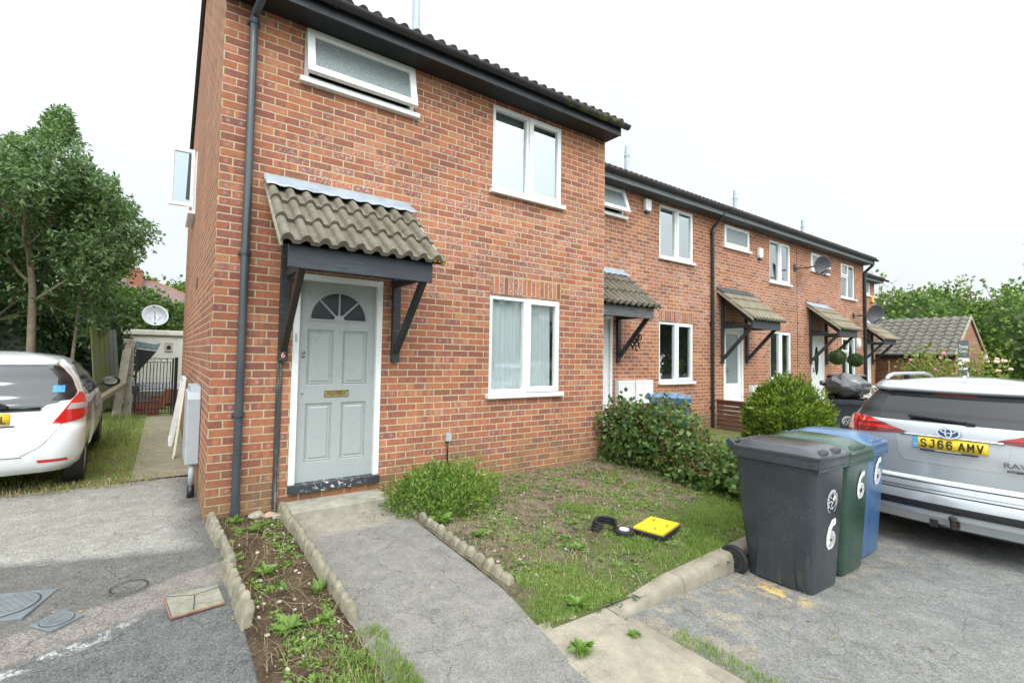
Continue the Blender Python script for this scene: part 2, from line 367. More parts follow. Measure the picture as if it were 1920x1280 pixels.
# ------------------------------------------------------------------ objects and mesh building
def tag(o, label=None, cat=None, group=None, kind=None):
    if label: o['label'] = label
    if cat: o['category'] = cat
    if group: o['group'] = group
    if kind: o['kind'] = kind
    return o
def empty(name, loc=(0, 0, 0), rz=0, label=None, cat=None, group=None):
    o = bpy.data.objects.new(name, None); COL.objects.link(o); o.empty_display_size = .2
    o.location = loc; o.rotation_euler = (0, 0, rz)
    return tag(o, label, cat, group)
def link_mesh(name, me, mats, parent=None, smooth=False):
    o = bpy.data.objects.new(name, me); COL.objects.link(o)
    for m in (mats if isinstance(mats, (list, tuple)) else [mats]): me.materials.append(m)
    if smooth: me.shade_smooth()
    if parent: o.parent = parent
    return o
class MB:
    def __init__(s): s.v = []; s.f = []; s.mi = []; s.cur = 0
    def face(s, idx): s.f.append(tuple(idx)); s.mi.append(s.cur)
    def pts(s, pts): n = len(s.v); s.v += [tuple(map(float, p)) for p in pts]; return n
    def poly(s, pts): n = s.pts(pts); s.face(range(n, n + len(pts)))
    def box(s, x0, x1, y0, y1, z0, z1, M=None):
        P = [(x0, y0, z0), (x1, y0, z0), (x1, y1, z0), (x0, y1, z0), (x0, y0, z1), (x1, y0, z1), (x1, y1, z1), (x0, y1, z1)]
        if M is not None: P = [M @ Vector(p) for p in P]
        n = s.pts(P)
        for f in ((3, 2, 1, 0), (4, 5, 6, 7), (0, 1, 5, 4), (1, 2, 6, 5), (2, 3, 7, 6), (3, 0, 4, 7)): s.face([n + i for i in f])
        return s
    def bar(s, a, b, w, h, up=(0, 0, 1), ends=True):
        a, b = Vector(a), Vector(b); d = (b - a); L = d.length; d.normalize(); u = Vector(up)
        r = d.cross(u); r.normalize(); u = r.cross(d)
        P = []
        for q in (a, b):
            for sx, sz in ((-1, -1), (1, -1), (1, 1), (-1, 1)): P.append(q + r * sx * w / 2 + u * sz * h / 2)
        n = s.pts(P)
        for f in ((0, 3, 2, 1), (4, 5, 6, 7), (0, 1, 5, 4), (1, 2, 6, 5), (2, 3, 7, 6), (3, 0, 4, 7)): s.face([n + i for i in f])
        return s
    def tube(s, path, r, seg=10, cap=True):
        path = [Vector(p) for p in path]; rs = r if isinstance(r, (list, tuple)) else [r] * len(path)
        n0 = None; ref = None
        for i, p in enumerate(path):
            d = (path[min(i + 1, len(path) - 1)] - path[max(i - 1, 0)]).normalized()
            if ref is None: ref = Vector((0, 0, 1)) if abs(d.z) < .9 else Vector((1, 0, 0))
            a = d.cross(ref).normalized(); b = a.cross(d); ref = -b if False else ref
            n = s.pts([p + (a * math.cos(t) + b * math.sin(t)) * rs[i] for t in [2 * math.pi * k / seg for k in range(seg)]])
            if n0 is not None:
                for k in range(seg): s.face((n0 + k, n0 + (k + 1) % seg, n + (k + 1) % seg, n + k))
            elif cap: s.face([n + k for k in reversed(range(seg))])
            n0 = n
        if cap: s.face([n0 + k for k in range(seg)])
        return s
    def cyl(s, a, b, r, seg=16): return s.tube([a, b], r, seg)
    def lathe(s, prof, M=None, seg=24):
        # prof: (radius, height) about local z
        rows = []
        for r, h in prof:
            P = [Vector((r * math.cos(2 * math.pi * k / seg), r * math.sin(2 * math.pi * k / seg), h)) for k in range(seg)]
            if M is not None: P = [M @ p for p in P]
            rows.append(s.pts(P))
        for a, b in zip(rows, rows[1:]):
            for k in range(seg): s.face((a + k, a + (k + 1) % seg, b + (k + 1) % seg, b + k))
        s.face([rows[0] + k for k in reversed(range(seg))]); s.face([rows[-1] + k for k in range(seg)])
        return s
    def grid(s, P, closed=False):
        # P rows of points
        ids = [s.pts(r) for r in P]; m = len(P[0])
        for a, b in zip(ids, ids[1:]):
            for k in range(m if closed else m - 1): s.face((a + k, a + (k + 1) % m, b + (k + 1) % m, b + k))
        return s
    def sheet(s, x0, x1, y0, y1, nx, ny, zf):
        xs = np.linspace(x0, x1, nx + 1); ys = np.linspace(y0, y1, ny + 1)
        return s.grid([[(x, y, zf(x, y)) for x in xs] for y in ys])
    def prism(s, poly, y0, y1, M=None):
        # poly in (x, z), extruded along y
        a = [Vector((x, y0, z)) for x, z in poly]; b = [Vector((x, y1, z)) for x, z in poly]
        if M is not None: a = [M @ p for p in a]; b = [M @ p for p in b]
        n = s.pts(a + b); k = len(poly)
        s.face([n + i for i in range(k)]); s.face([n + k + i for i in reversed(range(k))])
        for i in range(k): s.face((n + i, n + k + i, n + k + (i + 1) % k, n + (i + 1) % k))
        return s
    def build(s, name, mats, parent=None, smooth=False, bevel=0, seg=2, recalc=True, sub=0):
        me = bpy.data.meshes.new(name); me.from_pydata(s.v, [], s.f)
        me.polygons.foreach_set('material_index', s.mi)
        if recalc:
            bm = bmesh.new(); bm.from_mesh(me); bmesh.ops.recalc_face_normals(bm, faces=bm.faces); bm.to_mesh(me); bm.free()
        o = link_mesh(name, me, mats, parent, smooth)
        if bevel:
            b = o.modifiers.new('bevel', 'BEVEL'); b.width = bevel; b.segments = seg; b.limit_method = 'ANGLE'; b.angle_limit = R_(40)
        if sub:
            b = o.modifiers.new('sub', 'SUBSURF'); b.levels = sub; b.render_levels = sub
        return o
def auto_smooth(o, deg=35):
    me = o.data; me.shade_smooth(); me.set_sharp_from_angle(angle=R_(deg)); return o
def bake(o):
    dg = bpy.context.evaluated_depsgraph_get(); me = bpy.data.meshes.new_from_object(o.evaluated_get(dg))
    old = o.data; o.modifiers.clear(); o.data = me; me.name = old.name; bpy.data.meshes.remove(old); return o
def text(name, body, size, mat, parent, M, ext=.0015, offset=0., sx=1., align='CENTER', sp=1.):
    cu = bpy.data.curves.new(name, 'FONT'); cu.body = body; cu.size = size; cu.extrude = ext; cu.offset = offset
    cu.align_x = align; cu.align_y = 'CENTER'; cu.resolution_u = 4; cu.space_character = sp
    t = bpy.data.objects.new(name, cu); COL.objects.link(t)
    dg = bpy.context.evaluated_depsgraph_get(); me = bpy.data.meshes.new_from_object(t.evaluated_get(dg))
    bpy.data.objects.remove(t); bpy.data.curves.remove(cu)
    for v in me.vertices: v.co = M @ Vector((v.co.x * sx, v.co.y, v.co.z))
    me.materials.clear(); me.name = name
    return link_mesh(name, me, mat, parent)
def np_mesh(name, V, F, mat, parent=None, smooth=False):
    # V (n,3), F (m,k)
    V = np.asarray(V, np.float32).reshape(-1, 3); F = np.asarray(F, np.int32); m, k = F.shape
    me = bpy.data.meshes.new(name); me.vertices.add(len(V)); me.vertices.foreach_set('co', V.ravel())
    me.loops.add(m * k); me.loops.foreach_set('vertex_index', F.ravel())
    me.polygons.add(m); me.polygons.foreach_set('loop_start', np.arange(0, m * k, k, dtype=np.int32))
    me.update(calc_edges=True)
    return link_mesh(name, me, mat, parent, smooth)
def frame_M(origin, xaxis, yaxis):
    x = Vector(xaxis).normalized(); y = Vector(yaxis).normalized(); z = x.cross(y)
    m = Matrix((x, y, z)).transposed().to_4x4(); m.translation = Vector(origin); return m

# ------------------------------------------------------------------ leaves and blades
def leaves(C, D, Nn, L, W, bend=.15, fold=.0):
    # C centres(n,3) base; D direction; Nn normal; L length; W half width -> diamond quads
    n = len(C); D = D / np.linalg.norm(D, axis=1, keepdims=True); S = np.cross(D, Nn); S /= np.linalg.norm(S, axis=1, keepdims=True) + 1e-9
    U = np.cross(S, D); L = np.asarray(L).reshape(-1, 1); W = np.asarray(W).reshape(-1, 1)
    V = np.stack([C, C + D * L * .5 + S * W - U * L * fold, C + D * L - U * L * bend, C + D * L * .5 - S * W - U * L * fold], 1)
    F = np.arange(n * 4).reshape(n, 4); return V.reshape(-1, 3), F
def rand_dir(n):
    v = rng.normal(size=(n, 3)); return v / np.linalg.norm(v, axis=1, keepdims=True)
def lump(P, sc, off=0.):
    return np.array([mnoise.noise(Vector((p[0] * sc + off, p[1] * sc + off * .7, p[2] * sc))) for p in P])
def blades(P, h, w, lean=.35, name='grass', mat=None, parent=None, up=None):
    # curved 2-quad blades; P (n,3) roots
    n = len(P); h = np.asarray(h).reshape(-1, 1) * np.ones((n, 1)); a = rng.uniform(0, 2 * np.pi, n)
    d = np.stack([np.cos(a), np.sin(a), np.zeros(n)], 1); ln = np.abs(rng.normal(0, lean, (n, 1)))
    s = np.stack([-np.sin(a), np.cos(a), np.zeros(n)], 1) * w
    z = np.array([[0, 0, 1.]])
    q = [P - s, P + s]
    m = P + z * h * .55 + d * h * ln * .35; t = P + z * h * np.maximum(1 - ln * .5, .15) + d * h * ln
    V = np.stack([P - s, P + s, m + s * .8, m - s * .8, t + s * .12, t - s * .12], 1)
    b = (np.arange(n) * 6)[:, None]; F = np.concatenate([b + [0, 1, 2, 3], b + [3, 2, 4, 5]], 0)
    return np_mesh(name, V.reshape(-1, 3), F, mat, parent)

# ------------------------------------------------------------------ terraced house
def wall_cells(mb, a0, a1, z0, z1, holes, pt, inner=None, reveal=.11):
    xs = sorted({a0, a1, *[h[0] for h in holes], *[h[1] for h in holes]}); zs = sorted({z0, z1, *[h[2] for h in holes], *[h[3] for h in holes]})
    for xa, xb in zip(xs, xs[1:]):
        for za, zb in zip(zs, zs[1:]):
            cx, cz = (xa + xb) / 2, (za + zb) / 2
            if any(h[0] < cx < h[1] and h[2] < cz < h[3] for h in holes): continue
            mb.poly([pt(xa, 0, za), pt(xb, 0, za), pt(xb, 0, zb), pt(xa, 0, zb)])
    for x0, x1, za, zb in holes:
        d = reveal
        mb.poly([pt(x0, 0, za), pt(x0, d, za), pt(x0, d, zb), pt(x0, 0, zb)]); mb.poly([pt(x1, 0, za), pt(x1, 0, zb), pt(x1, d, zb), pt(x1, d, za)])
        mb.poly([pt(x0, 0, za), pt(x1, 0, za), pt(x1, d, za), pt(x0, d, za)]); mb.poly([pt(x0, 0, zb), pt(x0, d, zb), pt(x1, d, zb), pt(x1, 0, zb)])

def frame_boxes(mb, x0, x1, z0, z1, ya, yb, w):
    mb.box(x0, x0 + w, ya, yb, z0, z1); mb.box(x1 - w, x1, ya, yb, z0, z1)
    mb.box(x0 + w, x1 - w, ya, yb, z1 - w, z1); mb.box(x0 + w, x1 - w, ya, yb, z0, z0 + w)

def quad(m, xa, xb, y, za, zb, M_=None):
    P = [Vector(p) for p in ((xa, y, za), (xb, y, za), (xb, y, zb), (xa, y, zb))]
    m.poly([M_ @ p for p in P] if M_ else P)
def window(house, Y, x0, x1, z0, z1, kind, glass, sill=True, lintel=False, open_deg=0, opener='r', split=.5, bsill=.085):
    """kind: 'pair' = fixed light + raised casement; 'top' = single top-hung; 'triple' = small vent over light + tall light"""
    ya, yb = Y - .005, Y + .07; fw = .052
    f = MB(); frame_boxes(f, x0, x1, z0, z1, ya, yb, fw)
    pane = MB(); cas = None
    if kind in ('pair', 'triple'):
        xm = x0 + (x1 - x0) * split; f.box(xm - .03, xm + .03, ya, yb, z0 + fw, z1 - fw)
    fr = f.build('window', M['upvc'], house, bevel=.004)
    if kind == 'pair':
        quad(pane, x0 + fw, xm - .03, Y + .03, z0 + fw, z1 - fw)
        c = MB(); frame_boxes(c, xm + .006, x1 - .012, z0 + .012, z1 - .012, Y - .030, Y + .028, .068); cas = c.build('casement', M['upvc'], fr, bevel=.006)
        quad(pane, xm + .07, x1 - .078, Y, z0 + .078, z1 - .078)
        if glass is M['glass']:
            h = MB(); h.box(xm + .03, xm + .045, Y - .05, Y - .031, (z0 + z1) / 2 - .05, (z0 + z1) / 2 + .05)
    elif kind == 'triple':
        zt = z1 - (z1 - z0) * .36
        c = MB(); frame_boxes(c, x0 + .012, xm - .004, zt, z1 - .012, Y - .03, Y + .028, .055); cas = c.build('casement', M['upvc'], fr, bevel=.006)
        b = MB(); b.box(x0 + fw, xm - .03, ya, yb, zt - .05, zt); b.build('transom', M['upvc'], fr)
        quad(pane, x0 + .066, xm - .06, Y, zt + .055, z1 - .067)
        quad(pane, x0 + fw, xm - .03, Y + .03, z0 + fw, zt - .05); quad(pane, xm + .03, x1 - fw, Y + .03, z0 + fw, z1 - fw)
    else:
        a = R_(open_deg); piv = Vector((0, Y - .012, z1 - .015))
        Mx = Matrix.Translation(piv) @ Matrix.Rotation(-a, 4, 'X') @ Matrix.Translation(-piv)
        c = MB(); yy0, yy1 = Y - .042, Y + .012; w = .075; X0, X1, Z0, Z1 = x0 + .012, x1 - .012, z0 + .02, z1 - .012
        for b in ((X0, X0 + w, Z0, Z1), (X1 - w, X1, Z0, Z1), (X0 + w, X1 - w, Z1 - w, Z1), (X0 + w, X1 - w, Z0, Z0 + w)): c.box(b[0], b[1], yy0, yy1, b[2], b[3], M=Mx)
        cas = c.build('casement', M['upvc'], fr, bevel=.006)
        quad(pane, X0 + w, X1 - w, Y - .015, Z0 + w, Z1 - w, Mx)
    pane.build('pane', glass, fr, recalc=False)
    if sill:
        s = MB(); s.prism([(x0 - .045, z0 - .055), (x1 + .045, z0 - .055), (x1 + .045, z0 - .002), (x0 - .045, z0 - .002)], Y - bsill, Y + .05)
        s.build('sill', M['upvc'], fr, bevel=.006)
    if lintel:
        s = MB(); s.box(x0 - .03, x1 + .03, Y - .012, Y + .06, z1 + .002, z1 + .045); s.build('head_trim', M['beige_lintel'], fr, bevel=.004)
    return fr

def tile_rows(mb, x0, x1, ye, ze, yt, zt, rows, pitch=.147, roll=.054, step=.036, pts=12, seed=0):
    """concrete tiles with half-round rolls, laid in courses rising from (ye,ze) to (yt,zt)"""
    n = max(1, int(round((x1 - x0) / pitch))); pitch = (x1 - x0) / n
    T = Vector((0, yt - ye, zt - ze)); Ls = T.length; T.normalize(); Nn = Vector((0, -T.z, T.y)); rr = random.Random(seed)
    if Nn.z < 0: Nn = -Nn
    prof = []
    for i in range(n):
        for k in range(pts):
            u = k / pts
            h = roll * math.sin(min(u / .62, 1.) * math.pi) ** .55 if u < .62 else 0
            prof.append((x0 + (i + u) * pitch, h))
    prof.append((x1, 0))
    for r in range(rows):
        jit = [rr.uniform(-.004, .004) for _ in range(n + 1)]
        a = Ls * r / rows - .03; b = Ls * (r + 1) / rows
        rowsP = []
        for (d, lift) in ((a, .0), (a, step), (b, .0)):
            row = []
            for i, (x, h) in enumerate(prof):
                j = jit[min(i // pts, n)] if d == a else 0
                p = Vector((x, ye, ze)) + T * (d + j) + Nn * (lift + (h if not (d == a and lift == 0) else max(h - .020, -.002)))
                row.append(p)
            rowsP.append(row)
        mb.grid(rowsP)
    return mb

def canopy(house, x0, x1, Y, depth, zw, ze, tile, fascia, flash, rows=3, beams=None, brace=None, flash_w=0, verge=None, xs=1., beam_mat=None, fz=(2.00, 2.195)):
    cn = MB(); ye = Y - depth
    fx0, fx1 = x0 + .08 * xs, x1 - .10 * xs
    cn.box(fx0, fx1, ye + .02, ye + .065, fz[0], fz[1])
    c = cn.build('porch_canopy', fascia, house, bevel=.003)
    t = MB(); tile_rows(t, x0, x1, ye - .03, ze, Y - .004, zw, rows, pitch=.147 * xs, seed=int(x0 * 10)); to = t.build('tiles', tile, c, recalc=False)
    sl = (zw - ze) / (depth + .026)
    # boarding under the tiles + side boards
    b = MB()
    z_at = lambda y: ze + sl * (y - (ye - .03)) - .02
    b.poly([(x0 + .01, ye + .0, z_at(ye)), (x1 - .01, ye + .0, z_at(ye)), (x1 - .01, Y - .003, z_at(Y)), (x0 + .01, Y - .003, z_at(Y))])
    b.poly([(x0 + .01, ye + .0, z_at(ye) - .025), (x0 + .01, Y - .003, z_at(Y) - .025), (x1 - .01, Y - .003, z_at(Y) - .025), (x1 - .01, ye + .0, z_at(ye) - .025)])
    b.build('roof_board', M['soffit_dark'], c, recalc=False)
    if verge:
        v = MB()
        for X in (x0 - .004, x1 - .021):
            v = MB(); v.prism([(ye - .03, z_at(ye - .03) - .02), (ye - .03, z_at(ye - .03) + .035), (Y - .003, z_at(Y) + .035), (Y - .003, z_at(Y) - .02)], X, X + .025, M=Matrix(((0, 1, 0, 0), (1, 0, 0, 0), (0, 0, 1, 0), (0, 0, 0, 1)))); v.build('verge', verge, c)
    # timber frame: wall posts, rafters, braces
    beams = beams or (x0 + .21 * xs, x1 - .145 * xs)
    for i, bx in enumerate(beams):
        p = MB(); p.box(bx - .043 * xs, bx + .043 * xs, Y - .055, Y - .003, 1.21, min(z_at(Y) - .03, 2.85))
        p.bar((bx, Y - .03, z_at(Y) - .10), (bx, ye + .05, z_at(ye) - .10), .05, .09)
        p.build('wall_post', beam_mat or M['black_wood'], c, bevel=.004)
        q = MB(); q.bar((bx + .0, Y - .055, 1.33), (bx, ye + .10, 2.05), .055 * xs, .072); q.build('brace', M['brown_black'] if beam_mat is None and i == 0 and Y == 0 else (beam_mat or M['black_wood']), c, bevel=.004)
    w = MB(); w.box(beams[0] - .04, beams[1] + .04, Y - .05, Y - .003, 2.12, 2.19); w.box(beams[0] - .0, beams[0] + .045, ye + .065, Y - .05, 2.02, 2.09); w.box(beams[1] - .045, beams[1], ye + .065, Y - .05, 2.02, 2.09)
    w.build('tie_rail', M['black_wood'], c)
    # lead flashing with a ragged top edge
    f = MB(); n = 40; fx0, fx1 = x0 - .012, x1 + .015 - flash_w
    rowt, rowm, rowb = [], [], []
    for i in range(n + 1):
        x = fx0 + (fx1 - fx0) * i / n; jg = .008 * mnoise.noise(Vector((x * 9, 1, 0))) + .006 * ((i * 7) % 5 < 1)
        ph = ((x - x0) / (.147 * xs)) % 1; hh = .030 * math.sin(min(ph / .62, 1) * math.pi) ** .75 if ph < .62 else 0
        rowt.append((x, Y - .006, zw + .092 + jg)); rowm.append((x, Y - .022, zw + .040 + hh * .3)); rowb.append((x, Y - .012 - .175, zw - .175 * sl + .088 + hh * .45 + .004 * mnoise.noise(Vector((x * 20, 0, 3)))))
    f.grid([rowt, rowm, [tuple((a + b) / 2 + (.006 if q == 2 else 0) for q, (a, b) in enumerate(zip(m_, b_))) for m_, b_ in zip(rowm, rowb)], rowb]); o = f.build('flashing', flash, c, smooth=True, recalc=False)
    s = o.modifiers.new('solid', 'SOLIDIFY'); s.thickness = .003
    return c

def six_panel_door(house, x0, x1, z0, z1, Y):
    """grey panelled door with a sunburst fanlight"""
    d = MB(); yf = Y + .035
    d.box(x0, x1, yf + .017, yf + .045, z0, z1)
    # face grid with holes for four panels
    w = x1 - x0; cx = (x0 + x1) / 2
    pn = [(x0 + .086, cx - .048, z0 + .185, z0 + .77), (cx + .048, x1 - .086, z0 + .185, z0 + .77), (x0 + .086, cx - .048, z0 + .95, z0 + 1.51), (cx + .048, x1 - .086, z0 + .95, z0 + 1.51)]
    pt = lambda a, dd, z: (a, yf + dd, z)
    wall_cells(d, x0, x1, z0, z1, pn, pt, reveal=.014)
    d.poly([(x0, yf, z0), (x0, yf, z1), (x0, yf + .012, z1), (x0, yf + .012, z0)]); d.poly([(x1, yf, z0), (x1, yf + .012, z0), (x1, yf + .012, z1), (x1, yf, z1)])
    leaf = d.build('door', M['door_grey'], house, recalc=False)
    p = MB()
    for a, b, c, e in pn:
        prev = None
        for ins, dep in ((0, .011), (.012, .016), (.020, .004), (.030, .010), (.048, .000)):
            ring = [(a + ins, yf + dep, c + ins), (b - ins, yf + dep, c + ins), (b - ins, yf + dep, e - ins), (a + ins, yf + dep, e - ins)]
            if prev:
                for k in range(4): p.poly([prev[k], prev[(k + 1) % 4], ring[(k + 1) % 4], ring[k]])
            prev = ring
        p.poly(prev)
    p.build('raised_panel', M['door_grey'], leaf, recalc=False)
    g = MB(); zc = z0 + 1.615; R = .285; Rz_ = .278; n = 24
    g.poly([(cx, yf - .002, zc)] + [(cx + R * math.cos(math.pi * k / n), yf - .002, zc + Rz_ * math.sin(math.pi * k / n)) for k in range(n + 1)])
    g.build('pane', M['fan_glass'], leaf, recalc=False)
    b = MB()
    for k in range(n):   # moulding ring
        a0, a1 = math.pi * k / n, math.pi * (k + 1) / n
        q = []
        for aa in (a0, a1):
            q.append([(cx + (R + dr) * math.cos(aa), yf - dy, zc + (Rz_ + dr) * math.sin(aa)) for dr, dy in ((-.004, .003), (.002, .010), (.012, .010), (.02, .0))])
        for j in range(3): b.poly([q[0][j], q[0][j + 1], q[1][j + 1], q[1][j]])
    b.box(cx - R - .015, cx + R + .015, yf - .009, yf, zc - .014, zc + .003)
    for ang in (90, 45, 135):
        a = R_(ang); dr = Vector((math.cos(a), 0, math.sin(a) * Rz_ / R)); b.bar(Vector((cx, yf - .005, zc)) + dr * .045, Vector((cx, yf - .005, zc)) + dr * (R - .002), .016, .010, up=(0, 1, 0))
    b.poly([(cx + .055 * math.cos(math.pi * k / 12), yf - .011, zc + .05 * math.sin(math.pi * k / 12)) for k in range(13)])
    b.build('glazing_bar', M['door_grey'], leaf, recalc=True)
    l = MB(); frame_boxes(l, cx - .128, cx + .122, z0 + .83, z0 + .90, yf - .010, yf, .013); l.box(cx - .105, cx + .098, yf - .004, yf, z0 + .845, z0 + .885); l.build('letter_plate', M['brass'], leaf, bevel=.002)
    k = MB(); k.lathe([(.019, 0), (.019, .012), (.012, .018), (.012, .03)], M=frame_M((x0 + .052, yf, z0 + 1.275), (1, 0, 0), (0, 0, 1)) @ Matrix.Scale(1, 4)); k.box(x0 + .035, x0 + .07, yf - .008, yf, z0 + 1.225, z0 + 1.245)
    k.build('cylinder_lock', M['chrome'], leaf, bevel=.002)
    k = MB(); k.lathe([(.013, 0), (.013, .006), (.009, .009)], M=frame_M((x0 + .052, yf, z0 + .875), (1, 0, 0), (0, 0, 1))); k.build('keyhole', M['chrome'], leaf)
    return leaf

def plain_door(house, x0, x1, z0, z1, Y, kind):
    yf = Y + .03; d = MB(); w = .10
    if kind == 'half':     # glazed over a solid base
        holes = [(x0 + w, x1 - w, z0 + .72, z1 - w)]
    elif kind == 'oval': holes = []
    else: holes = []
    wall_cells(d, x0, x1, z0, z1, holes, lambda a, dd, z: (a, yf + dd, z), reveal=.03)
    leaf = d.build('door', M['upvc'], house, recalc=False)
    if kind == 'half':
        p = MB(); a, b, c, e = holes[0]; quad(p, a, b, yf + .02, c, e); p.build('pane', M['glass_door'], leaf, recalc=False)
        h = MB(); frame_boxes(h, x0 + w, x1 - w, z0 + .1, z0 + .62, yf - .004, yf, .02); h.build('moulding', M['upvc'], leaf)
    if kind == 'oval':
        cx = (x0 + x1) / 2; p = MB(); p.poly([(cx + .13 * math.cos(t * .2618), yf - .004, z0 + 1.30 + .42 * math.sin(t * .2618)) for t in range(24)]); p.build('pane', M['fan_glass'], leaf, recalc=False)
        h = MB(); frame_boxes(h, x0 + .12, x1 - .12, z0 + .2, z1 - .15, yf - .004, yf, .018); h.build('moulding', M['upvc'], leaf)
    h = MB(); h.box(x0 + .06, x0 + .17, yf - .05, yf - .032, z0 + 1.0, z0 + 1.02); h.box(x0 + .05, x0 + .075, yf - .05, yf, z0 + .95, z0 + 1.10); h.build('handle', M['chrome'], leaf)
    return leaf

def downpipe(house, x, Y, ztop, zbot, mat, r=.034, yg=-.36, clips=(), swan=True, zg=4.62):
    d = MB(); yp = Y - .055
    path = [(x, yp, zbot), (x, yp, ztop - .02), (x, yp - .01, ztop + .03)]
    if swan: path += [(x + .03, Y + yg + .10, zg - .14), (x + .035, Y + yg + .07, zg - .09), (x + .035, Y + yg + .065, zg)]
    d.tube(path, r, 14); p = d.build('downpipe', mat, house, smooth=True); auto_smooth(p, 50)
    for z in clips:
        c = MB(); c.cyl((x, yp, z), (x, yp, z + .045), r + .008, 14); c.cyl((x, yp, z + .012), (x, yp, z + .02), r + .012, 14); c.box(x - .055, x + .055, Y - .03, Y - .003, z + .005, z + .035); auto_smooth(c.build('clip', mat, p), 40)
    return p

def gutter(house, x0, x1, Y, z, mat, yg=-.36, joints=()):
    g = MB(); yc = Y + yg; r = .056; n = 10
    prof = [(yc + r * math.cos(math.pi + math.pi * k / n), z + r * math.sin(math.pi + math.pi * k / n)) for k in range(n + 1)]
    prof += [(yc + (r - .006) * math.cos(2 * math.pi - math.pi * k / n), z + (r - .006) * math.sin(2 * math.pi - math.pi * k / n)) for k in range(n + 1)]
    g.grid([[(x, y, zz) for y, zz in prof] for x in (x0, x1)], closed=True)
    g.face([g.pts([(x0, y, zz) for y, zz in prof[:n + 1]]) + k for k in range(n + 1)]); g.face([g.pts([(x1, y, zz) for y, zz in prof[:n + 1]]) + k for k in range(n + 1)])
    o = g.build('gutter', mat, house); auto_smooth(o, 40)
    for xj in joints:
        j = MB(); R2 = r + .006
        j.grid([[(x, yc + R2 * math.cos(math.pi + math.pi * k / n), z + R2 * math.sin(math.pi + math.pi * k / n)) for k in range(n + 1)] for x in (xj - .03, xj + .03)])
        q = j.build('gutter_joint', mat, o, smooth=True, recalc=False); s = q.modifiers.new('s', 'SOLIDIFY'); s.thickness = .006
    return o

EAVE = 4.56
def flue(house, x, y, z0, z1):
    f = MB(); f.cyl((x, y, z0), (x, y, z1 - .22), .055, 18); f.cyl((x, y, z1 - .24), (x, y, z1 - .2), .064, 18); f.cyl((x, y, z1 - .2), (x, y, z1), .05, 18)
    auto_smooth(f.build('flue', M['flue'], house), 40)

